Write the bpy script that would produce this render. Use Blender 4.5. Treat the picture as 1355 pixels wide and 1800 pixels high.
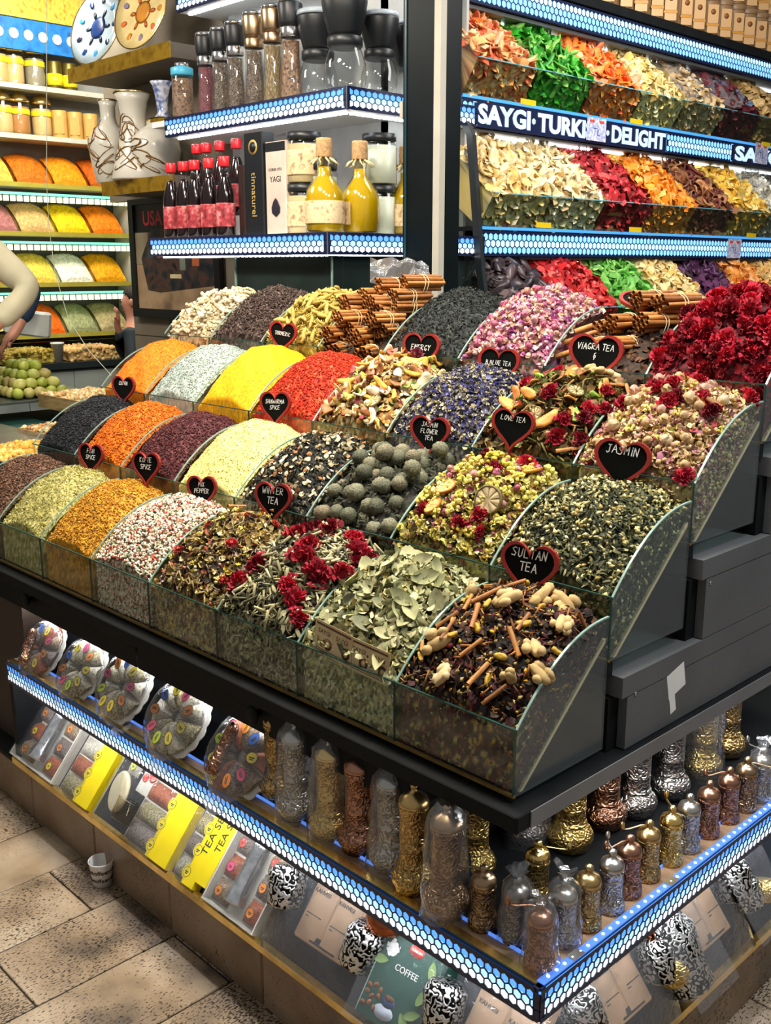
import bpy, math, random
import numpy as np
from mathutils import Vector, Matrix, noise as mnoise

for o in list(bpy.data.objects):
    bpy.data.objects.remove(o)
SC = bpy.context.scene
COL = SC.collection
random.seed(7)
rng = np.random.default_rng(11)

# ------------------------------------------------------------------ camera
FPX, PITCH, YAW = 1796.0, math.radians(13.53), math.radians(44.15)
CAM = np.array([0.952, -1.22, 1.6])
_h = np.array([-math.cos(YAW), math.sin(YAW), 0.0])
C_R = np.array([_h[1], -_h[0], 0.0])
C_F = _h * math.cos(PITCH) - np.array([0, 0, 1.0]) * math.sin(PITCH)
C_D = np.cross(C_F, C_R)
cd = bpy.data.cameras.new('camera')
cd.sensor_fit = 'HORIZONTAL'
cd.sensor_width = 36.0
cd.lens = FPX * 36.0 / 1355.0
cd.clip_start = 0.05
cam = bpy.data.objects.new('camera', cd)
COL.objects.link(cam)
m3 = Matrix((C_R, -C_D, -C_F)).transposed()
cam.matrix_world = Matrix.Translation(Vector(CAM)) @ m3.to_4x4()
SC.camera = cam


def at(u, v, ax, val):
    """world point seen at photo pixel (u, v) on the plane where coordinate ax equals val (used to measure the place)"""
    k = C_F * FPX + C_R * (u - 677.5) + C_D * (v - 900.0)
    return Vector(CAM + k * ((val - CAM[ax]) / k[ax]))


# ------------------------------------------------------------------ world, lamps, exposure
w = bpy.data.worlds.new('world')
SC.world = w
w.use_nodes = True
w.node_tree.nodes['Background'].inputs[0].default_value = (1.0, 0.96, 0.90, 1)
w.node_tree.nodes['Background'].inputs[1].default_value = 0.27
SC.view_settings.view_transform = 'Standard'
SC.view_settings.look = 'None'
SC.view_settings.exposure = 0.0
SC.view_settings.gamma = 1.0
SC.view_settings.use_curve_mapping = False
SC.cycles.use_denoising = True
SC.cycles.transparent_max_bounces = 40
SC.cycles.max_bounces = 8
SC.cycles.sample_clamp_indirect = 6.0


def area(name, loc, target, size, power, color, size_y=None, spread=None):
    l = bpy.data.lights.new(name, 'AREA')
    l.energy = power
    l.color = color
    l.size = size
    if size_y:
        l.shape = 'RECTANGLE'
        l.size_y = size_y
    if spread:
        l.spread = spread
    o = bpy.data.objects.new(name, l)
    COL.objects.link(o)
    o.location = loc
    o.rotation_euler = (Vector(target) - Vector(loc)).to_track_quat('-Z', 'Y').to_euler()
    return o


WARM = (1.0, 0.90, 0.74)
area('ceiling_lamp_a', (-1.75, 0.25, 3.0), (-1.75, 0.30, 1.0), 0.22, 36, WARM)
area('ceiling_lamp_b', (-0.95, 0.25, 3.0), (-0.95, 0.30, 1.0), 0.22, 36, WARM)
area('ceiling_lamp_c', (-0.15, 0.20, 3.0), (-0.15, 0.30, 1.0), 0.22, 37, WARM)
area('ceiling_lamp_d', (-1.55, 0.22, 3.1), (-1.5, -0.4, 0.0), 0.25, 18, (1.0, 0.90, 0.76))
area('ceiling_lamp_e', (0.9, 0.6, 3.1), (0.3, 0.7, 0.4), 0.5, 40, (0.92, 0.96, 1.0))
area('aisle_lamp', (-0.6, 2.6, 3.3), (-1.9, 3.0, 1.8), 0.8, 75, (1.0, 0.97, 0.92), 2.4)
area('far_shop_lamp', (-4.2, 1.6, 3.2), (-5.4, 2.1, 1.6), 0.8, 70, (1.0, 0.95, 0.82))
area('passage_lamp', (-3.4, 0.0, 3.1), (-3.2, 1.0, 1.6), 0.5, 30, (1.0, 0.92, 0.80))

# ------------------------------------------------------------------ mesh helpers


def mesh_np(name, V, T, cols=None, smooth=False):
    """triangle mesh from numpy arrays, optional colour per vertex"""
    me = bpy.data.meshes.new(name)
    V = np.asarray(V, dtype=np.float32)
    T = np.asarray(T, dtype=np.int32)
    me.vertices.add(len(V))
    me.vertices.foreach_set('co', V.ravel())
    me.loops.add(T.size)
    me.loops.foreach_set('vertex_index', T.ravel())
    me.polygons.add(len(T))
    me.polygons.foreach_set('loop_start', np.arange(0, T.size, 3, dtype=np.int32))
    if smooth:
        me.polygons.foreach_set('use_smooth', np.ones(len(T), dtype=bool))
    if cols is not None:
        a = me.color_attributes.new('Col', 'FLOAT_COLOR', 'POINT')
        c4 = np.ones((len(V), 4), dtype=np.float32)
        c4[:, :3] = cols
        a.data.foreach_set('color', c4.ravel())
    me.update()
    me.validate()
    return me


class MB:
    """collects simple shapes into one mesh"""

    def __init__(s):
        s.v, s.f, s.sm = [], [], []

    def add(s, vs, fs, smooth=False):
        b = len(s.v)
        s.v += [tuple(p) for p in vs]
        s.f += [tuple(b + i for i in f) for f in fs]
        s.sm += [smooth] * len(fs)
        return s

    def box(s, a, b):
        x0, y0, z0 = a
        x1, y1, z1 = b
        x0, x1 = min(x0, x1), max(x0, x1)
        y0, y1 = min(y0, y1), max(y0, y1)
        z0, z1 = min(z0, z1), max(z0, z1)
        return s.add([(x0, y0, z0), (x1, y0, z0), (x1, y1, z0), (x0, y1, z0), (x0, y0, z1), (x1, y0, z1), (x1, y1, z1), (x0, y1, z1)],
                     [(0, 3, 2, 1), (4, 5, 6, 7), (0, 1, 5, 4), (1, 2, 6, 5), (2, 3, 7, 6), (3, 0, 4, 7)])

    def dots(s, a, b, ax, step, duty=0.55):
        """row of short blocks along axis ax"""
        t = a[ax]
        while t < b[ax]:
            p, q = list(a), list(b)
            p[ax], q[ax] = t, min(t + step * duty, b[ax])
            s.box(p, q)
            t += step
        return s

    def bev(s, a, b, r):
        """box with chamfered vertical (z) edges and a softened rim"""
        x0, y0, z0 = a
        x1, y1, z1 = b
        def ring(d, z):
            q = r - d
            return [(x0 + d + q, y0 + d, z), (x1 - d - q, y0 + d, z), (x1 - d, y0 + d + q, z), (x1 - d, y1 - d - q, z),
                    (x1 - d - q, y1 - d, z), (x0 + d + q, y1 - d, z), (x0 + d, y1 - d - q, z), (x0 + d, y0 + d + q, z)]
        h = r * 0.5
        rings = [ring(h, z0), ring(0, z0 + h), ring(0, z1 - h), ring(h, z1)]
        vs = [p for g in rings for p in g]
        fs = [tuple(range(7, -1, -1)), tuple(range(24, 32))]
        for k in range(3):
            for i in range(8):
                j = (i + 1) % 8
                fs.append((k * 8 + i, k * 8 + j, k * 8 + 8 + j, k * 8 + 8 + i))
        return s.add(vs, fs)

    def prism(s, poly, ax, a, b):
        """polygon of 2-D points (counter-clockwise) extruded along axis ax from a to b"""
        def p3(p, t):
            return [(t, p[0], p[1]), (p[0], t, p[1]), (p[0], p[1], t)][ax]
        n = len(poly)
        vs = [p3(p, a) for p in poly] + [p3(p, b) for p in poly]
        fs = [tuple(range(n - 1, -1, -1)), tuple(range(n, 2 * n))]
        for i in range(n):
            j = (i + 1) % n
            fs.append((i, j, n + j, n + i))
        return s.add(vs, fs)

    def lathe(s, prof, n=16, c=(0, 0, 0), smooth=True, sx=1.0, sy=1.0, cap=True):
        """profile [(radius, z)] turned about z"""
        vs, fs = [], []
        m = len(prof)
        for r, z in prof:
            for i in range(n):
                t = 2 * math.pi * i / n
                vs.append((c[0] + r * sx * math.cos(t), c[1] + r * sy * math.sin(t), c[2] + z))
        for k in range(m - 1):
            for i in range(n):
                j = (i + 1) % n
                fs.append((k * n + i, k * n + j, (k + 1) * n + j, (k + 1) * n + i))
        if cap and prof[0][0] > 1e-6:
            fs.append(tuple(range(n - 1, -1, -1)))
        if cap and prof[-1][0] > 1e-6:
            fs.append(tuple((m - 1) * n + i for i in range(n)))
        return s.add(vs, fs, smooth)

    def tube(s, pts, r, n=8, smooth=True, flat=None):
        """tube along a polyline; r a number or one per point"""
        P = [Vector(p) for p in pts]
        rr = r if isinstance(r, (list, tuple)) else [r] * len(P)
        vs, fs = [], []
        up = None
        for i, p in enumerate(P):
            d = (P[min(i + 1, len(P) - 1)] - P[max(i - 1, 0)]).normalized()
            if up is None:
                up = Vector((0, 0, 1)) if abs(d.z) < 0.9 else Vector((1, 0, 0))
            a = d.cross(up).normalized()
            b = a.cross(d).normalized()
            up = b
            for k in range(n):
                t = 2 * math.pi * (k + 0.5) / n
                vs.append(p + a * (rr[i] * math.cos(t)) + b * (rr[i] * math.sin(t) * (flat or 1.0)))
        for i in range(len(P) - 1):
            for k in range(n):
                j = (k + 1) % n
                fs.append((i * n + k, i * n + j, (i + 1) * n + j, (i + 1) * n + k))
        fs.append(tuple(range(n - 1, -1, -1)))
        fs.append(tuple((len(P) - 1) * n + k for k in range(n)))
        return s.add(vs, fs, smooth)

    def ball(s, c, r, n=10, m=7, jit=0.0, rs=None):
        rx, ry, rz = r if isinstance(r, (list, tuple)) else (r, r, r)
        rs = rs or random
        vs, fs = [(c[0], c[1], c[2] - rz)], []
        for k in range(1, m):
            ph = math.pi * k / m
            for i in range(n):
                t = 2 * math.pi * i / n
                q = 1 + rs.uniform(-jit, jit)
                vs.append((c[0] + rx * q * math.sin(ph) * math.cos(t), c[1] + ry * q * math.sin(ph) * math.sin(t), c[2] - rz * q * math.cos(ph)))
        vs.append((c[0], c[1], c[2] + rz))
        L = len(vs) - 1
        for i in range(n):
            j = (i + 1) % n
            fs.append((0, 1 + j, 1 + i))
            for k in range(m - 2):
                a = 1 + k * n
                fs.append((a + i, a + j, a + n + j, a + n + i))
            a = 1 + (m - 2) * n
            fs.append((a + i, a + j, L))
        return s.add(vs, fs, True)

    def mesh(s, name, mat=None):
        me = bpy.data.meshes.new(name)
        me.from_pydata(s.v, [], s.f)
        me.polygons.foreach_set('use_smooth', s.sm)
        if mat:
            me.materials.append(mat)
        me.update()
        return me

    def build(s, name, mat, parent=None, loc=None, rot=None):
        o = bpy.data.objects.new(name, s.mesh(name, mat))
        COL.objects.link(o)
        if parent:
            o.parent = parent
        if loc is not None:
            o.location = loc
        if rot is not None:
            o.rotation_euler = rot
        return o


def tag(o, label=None, cat=None, group=None, kind=None):
    if label:
        o['label'] = label
    if cat:
        o['category'] = cat
    if group:
        o['group'] = group
    if kind:
        o['kind'] = kind
    return o


def thing(name, label, cat, loc=(0, 0, 0), rz=0.0, group=None, mw=None):
    o = bpy.data.objects.new(name, None)
    o.empty_display_size = 0.05
    COL.objects.link(o)
    o.location = loc
    o.rotation_euler = (0, 0, rz)
    if mw is not None:
        o.matrix_world = mw
    return tag(o, label, cat, group)


def inst(name, me, parent=None, loc=(0, 0, 0), rot=(0, 0, 0), scale=1.0, mw=None):
    """an object that shares mesh data"""
    o = bpy.data.objects.new(name, me)
    COL.objects.link(o)
    if parent:
        o.parent = parent
    if mw is not None:
        o.matrix_basis = mw
    else:
        o.location = loc
        o.rotation_euler = rot
        o.scale = scale if isinstance(scale, (list, tuple)) else (scale, scale, scale)
    return o


KIDS = {}


def dup(root, label=None, group=None, mw=None):
    """copy of a thing with copies of its parts and sub-parts"""
    def cp(o, parent):
        c = o.copy()
        COL.objects.link(c)
        c.parent = parent
        for ch in o.children:
            cp(ch, c)
        return c
    r = cp(root, None)
    if label:
        r['label'] = label
    if group:
        r['group'] = group
    if mw is not None:
        r.matrix_world = mw
    return r


def frame(origin, x, y, z):
    return Matrix.Translation(Vector(origin)) @ Matrix((Vector(x), Vector(y), Vector(z))).transposed().to_4x4()


# ------------------------------------------------------------------ materials
MATS = {}


def nt(name):
    m = bpy.data.materials.new(name)
    m.use_nodes = True
    t = m.node_tree
    b = t.nodes['Principled BSDF']
    return m, t, b


def rgba(c):
    return (c[0], c[1], c[2], 1.0)


def plain(name, col, rough=0.5, metal=0.0, var=0.12, scale=12.0, bump=0.0, bscale=None, spec=None, coat=0.0, trans=0.0):
    """principled surface with a little noise in colour and relief"""
    if name in MATS:
        return MATS[name]
    m, t, b = nt(name)
    b.inputs['Roughness'].default_value = rough
    b.inputs['Metallic'].default_value = metal
    if spec is not None:
        b.inputs['Specular IOR Level'].default_value = spec
    if coat:
        b.inputs['Coat Weight'].default_value = coat
    tc = t.nodes.new('ShaderNodeTexCoord')
    if var > 0:
        n = t.nodes.new('ShaderNodeTexNoise')
        n.inputs['Scale'].default_value = scale
        n.inputs['Detail'].default_value = 4
        t.links.new(tc.outputs['Object'], n.inputs['Vector'])
        r = t.nodes.new('ShaderNodeValToRGB')
        r.color_ramp.elements[0].position = 0.3
        r.color_ramp.elements[1].position = 0.7
        r.color_ramp.elements[0].color = rgba([c * (1 - var) for c in col])
        r.color_ramp.elements[1].color = rgba([min(1, c * (1 + var)) for c in col])
        t.links.new(n.outputs['Fac'], r.inputs['Fac'])
        t.links.new(r.outputs['Color'], b.inputs['Base Color'])
    else:
        b.inputs['Base Color'].default_value = rgba(col)
    if bump > 0:
        n2 = t.nodes.new('ShaderNodeTexNoise')
        n2.inputs['Scale'].default_value = bscale or scale * 4
        n2.inputs['Detail'].default_value = 3
        t.links.new(tc.outputs['Object'], n2.inputs['Vector'])
        bp = t.nodes.new('ShaderNodeBump')
        bp.inputs['Strength'].default_value = bump
        bp.inputs['Distance'].default_value = 0.004
        t.links.new(n2.outputs['Fac'], bp.inputs['Height'])
        t.links.new(bp.outputs['Normal'], b.inputs['Normal'])
    MATS[name] = m
    return m


def ramp_mat(name, cols, rough=0.6, scale=10.0, kind='noise', metal=0.0, bump=0.0, bscale=30.0, stretch=(1, 1, 1), const=False):
    """several colours laid out by a noise, cell or wave pattern"""
    if name in MATS:
        return MATS[name]
    m, t, b = nt(name)
    b.inputs['Roughness'].default_value = rough
    b.inputs['Metallic'].default_value = metal
    tc = t.nodes.new('ShaderNodeTexCoord')
    mp = t.nodes.new('ShaderNodeMapping')
    mp.inputs['Scale'].default_value = stretch
    t.links.new(tc.outputs['Object'], mp.inputs['Vector'])
    if kind == 'noise':
        n = t.nodes.new('ShaderNodeTexNoise')
        n.inputs['Scale'].default_value = scale
        n.inputs['Detail'].default_value = 5
        out = n.outputs['Fac']
    elif kind == 'cell':
        n = t.nodes.new('ShaderNodeTexVoronoi')
        n.inputs['Scale'].default_value = scale
        sp = t.nodes.new('ShaderNodeSeparateColor')
        t.links.new(n.outputs['Color'], sp.inputs[0])
        out = sp.outputs[0]
    else:
        n = t.nodes.new('ShaderNodeTexWave')
        n.inputs['Scale'].default_value = scale
        n.inputs['Distortion'].default_value = 6.0
        n.inputs['Detail'].default_value = 3
        out = n.outputs['Fac']
    t.links.new(mp.outputs['Vector'], n.inputs['Vector'])
    r = t.nodes.new('ShaderNodeValToRGB')
    if const:
        r.color_ramp.interpolation = 'CONSTANT'
    k = len(cols)
    lo, hi = (0.28, 0.72) if kind == 'noise' else (0.0, 1.0)
    while len(r.color_ramp.elements) < k:
        r.color_ramp.elements.new(0.5)
    for i, c in enumerate(cols):
        r.color_ramp.elements[i].position = lo + (hi - lo) * i / (k if const else max(1, k - 1))
        r.color_ramp.elements[i].color = rgba(c)
    t.links.new(out, r.inputs['Fac'])
    t.links.new(r.outputs['Color'], b.inputs['Base Color'])
    if bump:
        n2 = t.nodes.new('ShaderNodeTexNoise')
        n2.inputs['Scale'].default_value = bscale
        t.links.new(tc.outputs['Object'], n2.inputs['Vector'])
        bp = t.nodes.new('ShaderNodeBump')
        bp.inputs['Strength'].default_value = bump
        bp.inputs['Distance'].default_value = 0.004
        t.links.new(n2.outputs['Fac'], bp.inputs['Height'])
        t.links.new(bp.outputs['Normal'], b.inputs['Normal'])
    MATS[name] = m
    return m


def each(name, cols, rough=0.6, scale=60.0, var=0.35, bump=0.0, spec=None, metal=0.0, sss=0.0):
    """a colour picked per object, mottled by noise: for pieces that share a mesh"""
    if name in MATS:
        return MATS[name]
    m, t, b = nt(name)
    b.inputs['Roughness'].default_value = rough
    b.inputs['Metallic'].default_value = metal
    if spec is not None:
        b.inputs['Specular IOR Level'].default_value = spec
    if sss:
        b.inputs['Subsurface Weight'].default_value = sss
        b.inputs['Subsurface Radius'].default_value = (0.02, 0.012, 0.006)
    oi = t.nodes.new('ShaderNodeObjectInfo')
    r = t.nodes.new('ShaderNodeValToRGB')
    k = len(cols)
    while len(r.color_ramp.elements) < k:
        r.color_ramp.elements.new(0.5)
    for i, c in enumerate(cols):
        r.color_ramp.elements[i].position = i / max(1, k - 1)
        r.color_ramp.elements[i].color = rgba(c)
    t.links.new(oi.outputs['Random'], r.inputs['Fac'])
    tc = t.nodes.new('ShaderNodeTexCoord')
    n = t.nodes.new('ShaderNodeTexNoise')
    n.inputs['Scale'].default_value = scale
    n.inputs['Detail'].default_value = 4
    t.links.new(tc.outputs['Object'], n.inputs['Vector'])
    mr = t.nodes.new('ShaderNodeMapRange')
    mr.inputs[1].default_value = 0.3
    mr.inputs[2].default_value = 0.7
    mr.inputs[3].default_value = 1 - var
    mr.inputs[4].default_value = 1 + var * 0.6
    t.links.new(n.outputs['Fac'], mr.inputs[0])
    mx = t.nodes.new('ShaderNodeVectorMath')
    mx.operation = 'SCALE'
    t.links.new(r.outputs['Color'], mx.inputs[0])
    t.links.new(mr.outputs[0], mx.inputs['Scale'])
    t.links.new(mx.outputs[0], b.inputs['Base Color'])
    if bump:
        bp = t.nodes.new('ShaderNodeBump')
        bp.inputs['Strength'].default_value = bump
        bp.inputs['Distance'].default_value = 0.003
        t.links.new(n.outputs['Fac'], bp.inputs['Height'])
        t.links.new(bp.outputs['Normal'], b.inputs['Normal'])
    MATS[name] = m
    return m


def colattr(name='piece_colours', rough=0.7, spec=0.3):
    if name in MATS:
        return MATS[name]
    m, t, b = nt(name)
    a = t.nodes.new('ShaderNodeVertexColor')
    a.layer_name = 'Col'
    t.links.new(a.outputs['Color'], b.inputs['Base Color'])
    b.inputs['Roughness'].default_value = rough
    b.inputs['Specular IOR Level'].default_value = spec
    MATS[name] = m
    return m


def schlick(t, normal=None):
    """Fresnel reflectance of a thin sheet, the same from both sides"""
    lw = t.nodes.new('ShaderNodeLayerWeight')
    lw.inputs['Blend'].default_value = 0.5
    if normal is not None:
        t.links.new(normal, lw.inputs['Normal'])
    pw = t.nodes.new('ShaderNodeMath')
    pw.operation = 'POWER'
    pw.inputs[1].default_value = 5.0
    t.links.new(lw.outputs['Facing'], pw.inputs[0])
    ma = t.nodes.new('ShaderNodeMath')
    ma.operation = 'MULTIPLY_ADD'
    ma.inputs[1].default_value = 0.95
    ma.inputs[2].default_value = 0.045
    t.links.new(pw.outputs[0], ma.inputs[0])
    return ma


def glass(name, tint=(0.95, 0.985, 0.97), refl=1.0, rough=0.02, base=0.0):
    """thin clear pane: tinted transmission with Fresnel reflection"""
    if name in MATS:
        return MATS[name]
    m = bpy.data.materials.new(name)
    m.use_nodes = True
    t = m.node_tree
    t.nodes.remove(t.nodes['Principled BSDF'])
    out = t.nodes['Material Output']
    tr = t.nodes.new('ShaderNodeBsdfTransparent')
    tr.inputs[0].default_value = rgba(tint)
    gl = t.nodes.new('ShaderNodeBsdfGlossy')
    gl.inputs['Roughness'].default_value = rough
    fr = schlick(t)
    ml = t.nodes.new('ShaderNodeMath')
    ml.operation = 'MULTIPLY_ADD'
    ml.inputs[1].default_value = refl
    ml.inputs[2].default_value = base
    t.links.new(fr.outputs[0], ml.inputs[0])
    mx = t.nodes.new('ShaderNodeMixShader')
    t.links.new(ml.outputs[0], mx.inputs[0])
    t.links.new(tr.outputs[0], mx.inputs[1])
    t.links.new(gl.outputs[0], mx.inputs[2])
    t.links.new(mx.outputs[0], out.inputs[0])
    MATS[name] = m
    return m


def film(name, milky=0.04, refl=2.0, tint=(0.96, 0.97, 0.98), crinkle=0.6):
    """crinkled clear wrapping film"""
    if name in MATS:
        return MATS[name]
    m = bpy.data.materials.new(name)
    m.use_nodes = True
    t = m.node_tree
    t.nodes.remove(t.nodes['Principled BSDF'])
    out = t.nodes['Material Output']
    tc = t.nodes.new('ShaderNodeTexCoord')
    n = t.nodes.new('ShaderNodeTexNoise')
    n.inputs['Scale'].default_value = 45
    n.inputs['Detail'].default_value = 3
    n.inputs['Distortion'].default_value = 1.5
    t.links.new(tc.outputs['Object'], n.inputs['Vector'])
    bp = t.nodes.new('ShaderNodeBump')
    bp.inputs['Strength'].default_value = crinkle
    bp.inputs['Distance'].default_value = 0.006
    t.links.new(n.outputs['Fac'], bp.inputs['Height'])
    tr = t.nodes.new('ShaderNodeBsdfTransparent')
    tr.inputs[0].default_value = rgba(tint)
    df = t.nodes.new('ShaderNodeBsdfDiffuse')
    df.inputs[0].default_value = (0.9, 0.92, 0.95, 1)
    m1 = t.nodes.new('ShaderNodeMixShader')
    m1.inputs[0].default_value = milky
    t.links.new(tr.outputs[0], m1.inputs[1])
    t.links.new(df.outputs[0], m1.inputs[2])
    gl = t.nodes.new('ShaderNodeBsdfGlossy')
    gl.inputs['Roughness'].default_value = 0.12
    t.links.new(bp.outputs['Normal'], gl.inputs['Normal'])
    fr = schlick(t, bp.outputs['Normal'])
    ml = t.nodes.new('ShaderNodeMath')
    ml.operation = 'MULTIPLY'
    ml.use_clamp = True
    ml.inputs[1].default_value = refl
    t.links.new(fr.outputs[0], ml.inputs[0])
    mx = t.nodes.new('ShaderNodeMixShader')
    t.links.new(ml.outputs[0], mx.inputs[0])
    t.links.new(m1.outputs[0], mx.inputs[1])
    t.links.new(gl.outputs[0], mx.inputs[2])
    t.links.new(mx.outputs[0], out.inputs[0])
    MATS[name] = m
    return m


def glow(name, col, strength=1.0):
    if name in MATS:
        return MATS[name]
    m, t, b = nt(name)
    b.inputs['Base Color'].default_value = rgba([c * 0.5 for c in col])
    b.inputs['Emission Color'].default_value = rgba(col)
    b.inputs['Emission Strength'].default_value = strength
    MATS[name] = m
    return m


def chased(name, col, dark, scale=120.0, rough=0.3, depth=0.6, soft=True):
    """metal with a chased scroll pattern: bright raised scrolls on darker ground"""
    if name in MATS:
        return MATS[name]
    m, t, b = nt(name)
    b.inputs['Metallic'].default_value = 1.0
    b.inputs['Roughness'].default_value = rough
    tc = t.nodes.new('ShaderNodeTexCoord')
    n = t.nodes.new('ShaderNodeTexNoise')
    n.inputs['Scale'].default_value = scale * 0.8
    n.inputs['Detail'].default_value = 1.0
    t.links.new(tc.outputs['Object'], n.inputs['Vector'])
    ms = t.nodes.new('ShaderNodeMath')
    ms.operation = 'SINE'
    mm = t.nodes.new('ShaderNodeMath')
    mm.operation = 'MULTIPLY'
    mm.inputs[1].default_value = 26.0
    t.links.new(n.outputs['Fac'], mm.inputs[0])
    t.links.new(mm.outputs[0], ms.inputs[0])
    r = t.nodes.new('ShaderNodeValToRGB')
    r.color_ramp.elements[0].position = 0.35
    r.color_ramp.elements[1].position = 0.65
    r.color_ramp.elements[0].color = rgba([d_ + 0.3 * (c_ - d_) for c_, d_ in zip(col, dark)] if soft else dark)
    r.color_ramp.elements[1].color = rgba(col)
    mr = t.nodes.new('ShaderNodeMapRange')
    mr.inputs[1].default_value = -1
    mr.inputs[2].default_value = 1
    t.links.new(ms.outputs[0], mr.inputs[0])
    t.links.new(mr.outputs[0], r.inputs['Fac'])
    t.links.new(r.outputs['Color'], b.inputs['Base Color'])
    bp = t.nodes.new('ShaderNodeBump')
    bp.inputs['Strength'].default_value = depth
    bp.inputs['Distance'].default_value = 0.003
    t.links.new(mr.outputs[0], bp.inputs['Height'])
    t.links.new(bp.outputs['Normal'], b.inputs['Normal'])
    MATS[name] = m
    return m


black = plain('black_laminate', (0.008, 0.009, 0.010), 0.55, var=0.2, spec=0.10)
black_matte = plain('black_matte', (0.012, 0.013, 0.014), 0.8, var=0.2, spec=0.15)
grey_panel = plain('graphite_panel', (0.105, 0.108, 0.112), 0.5, var=0.12, scale=5, bump=0.15, bscale=120)
grey_edge = plain('graphite_edge', (0.15, 0.152, 0.155), 0.45, var=0.08)
gold = plain('polished_gold', (0.82, 0.60, 0.22), 0.25, 1.0, var=0.25, scale=18)
wood_tape = ramp_mat('brown_edge_tape', [(0.20, 0.12, 0.07), (0.38, 0.25, 0.15)], 0.55, 14, stretch=(1, 6, 6))
clear = glass('clear_glass')
greyed = film('reflection_haze_glass', 0.05, 0.8, (0.86, 0.92, 0.90), 0.05)  # milky diffuse share stands in for surroundings reflected in the end panes
edge_green = glass('green_glass_edge', (0.30, 0.52, 0.45), 0.6, base=0.04)
cloudy = glass('grey_glass', (0.70, 0.78, 0.76), 1.2)
board_mat = ramp_mat('birch_board', [(0.30, 0.20, 0.10), (0.42, 0.30, 0.16)], 0.6, 6, stretch=(1, 8, 1))
steel = plain('steel', (0.55, 0.56, 0.57), 0.3, 1.0, var=0.1)
white_board = plain('white_board', (0.72, 0.74, 0.76), 0.45, var=0.05)
paper_white = plain('white_paper', (0.80, 0.79, 0.76), 0.6, var=0.05)
wrap = film('clear_wrap')
wrap_soft = film('soft_wrap', 0.16, 1.2)
chalk = plain('chalk', (0.80, 0.80, 0.78), 0.9, var=0.1, scale=200)
ink = plain('black_ink', (0.02, 0.02, 0.02), 0.6, var=0)
VC = colattr()

# ------------------------------------------------------------------ floor of travertine slabs
def travertine(name, a, b2, pit):
    m, t, b = nt(name)
    b.inputs['Roughness'].default_value = 0.34
    tc = t.nodes.new('ShaderNodeTexCoord')
    oi = t.nodes.new('ShaderNodeObjectInfo')
    ad = t.nodes.new('ShaderNodeVectorMath')
    ad.operation = 'MULTIPLY_ADD'
    ad.inputs[1].default_value = (1, 1, 1)
    sc = t.nodes.new('ShaderNodeVectorMath')
    sc.operation = 'SCALE'
    sc.inputs['Scale'].default_value = 1.0
    cb = t.nodes.new('ShaderNodeCombineXYZ')
    ml = t.nodes.new('ShaderNodeMath')
    ml.operation = 'MULTIPLY'
    ml.inputs[1].default_value = 37.0
    t.links.new(oi.outputs['Random'], ml.inputs[0])
    t.links.new(ml.outputs[0], cb.inputs[0])
    t.links.new(ml.outputs[0], cb.inputs[1])
    t.links.new(tc.outputs['Object'], ad.inputs[0])
    t.links.new(cb.outputs[0], ad.inputs[2])
    n = t.nodes.new('ShaderNodeTexNoise')
    n.inputs['Scale'].default_value = 5.0
    n.inputs['Detail'].default_value = 8
    t.links.new(ad.outputs[0], n.inputs['Vector'])
    r = t.nodes.new('ShaderNodeValToRGB')
    r.color_ramp.elements[0].position = 0.32
    r.color_ramp.elements[1].position = 0.68
    r.color_ramp.elements[0].color = rgba(a)
    r.color_ramp.elements[1].color = rgba(b2)
    e_ = r.color_ramp.elements.new(0.46)
    e_.color = rgba(((a[0] + b2[0]) * 0.50, (a[1] + b2[1]) * 0.46, (a[2] + b2[2]) * 0.41))
    t.links.new(n.outputs['Fac'], r.inputs['Fac'])
    mp = t.nodes.new('ShaderNodeMapping')
    mp.inputs['Scale'].default_value = (1.6, 0.7, 1)
    t.links.new(ad.outputs[0], mp.inputs['Vector'])
    n2 = t.nodes.new('ShaderNodeTexNoise')
    n2.inputs['Scale'].default_value = 150.0
    n2.inputs['Detail'].default_value = 2.0
    t.links.new(mp.outputs[0], n2.inputs['Vector'])
    n3 = t.nodes.new('ShaderNodeTexNoise')
    n3.inputs['Scale'].default_value = 7.0
    t.links.new(ad.outputs[0], n3.inputs['Vector'])
    mu = t.nodes.new('ShaderNodeMath')
    mu.operation = 'MULTIPLY_ADD'
    mu.inputs[1].default_value = 0.35
    t.links.new(n3.outputs['Fac'], mu.inputs[0])
    t.links.new(n2.outputs['Fac'], mu.inputs[2])
    r2 = t.nodes.new('ShaderNodeValToRGB')
    r2.color_ramp.elements[0].position = pit
    r2.color_ramp.elements[1].position = pit + 0.05
    r2.color_ramp.elements[0].color = (1, 1, 1, 1)
    r2.color_ramp.elements[1].color = (0.16, 0.14, 0.12, 1)
    rv = t.nodes.new('ShaderNodeMath')
    rv.operation = 'MULTIPLY_ADD'
    rv.inputs[1].default_value = 0.16
    rv.inputs[2].default_value = -0.10
    t.links.new(oi.outputs['Random'], rv.inputs[0])
    rw = t.nodes.new('ShaderNodeMath')
    rw.operation = 'ADD'
    t.links.new(rv.outputs[0], rw.inputs[0])
    t.links.new(mu.outputs[0], rw.inputs[1])
    t.links.new(rw.outputs[0], r2.inputs['Fac'])
    mx = t.nodes.new('ShaderNodeVectorMath')
    mx.operation = 'MULTIPLY'
    t.links.new(r.outputs['Color'], mx.inputs[0])
    t.links.new(r2.outputs['Color'], mx.inputs[1])
    t.links.new(mx.outputs[0], b.inputs['Base Color'])
    bp = t.nodes.new('ShaderNodeBump')
    bp.inputs['Strength'].default_value = 0.5
    bp.inputs['Distance'].default_value = 0.004
    t.links.new(r2.outputs['Color'], bp.inputs['Height'])
    t.links.new(bp.outputs['Normal'], b.inputs['Normal'])
    MATS[name] = m
    return m


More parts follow.
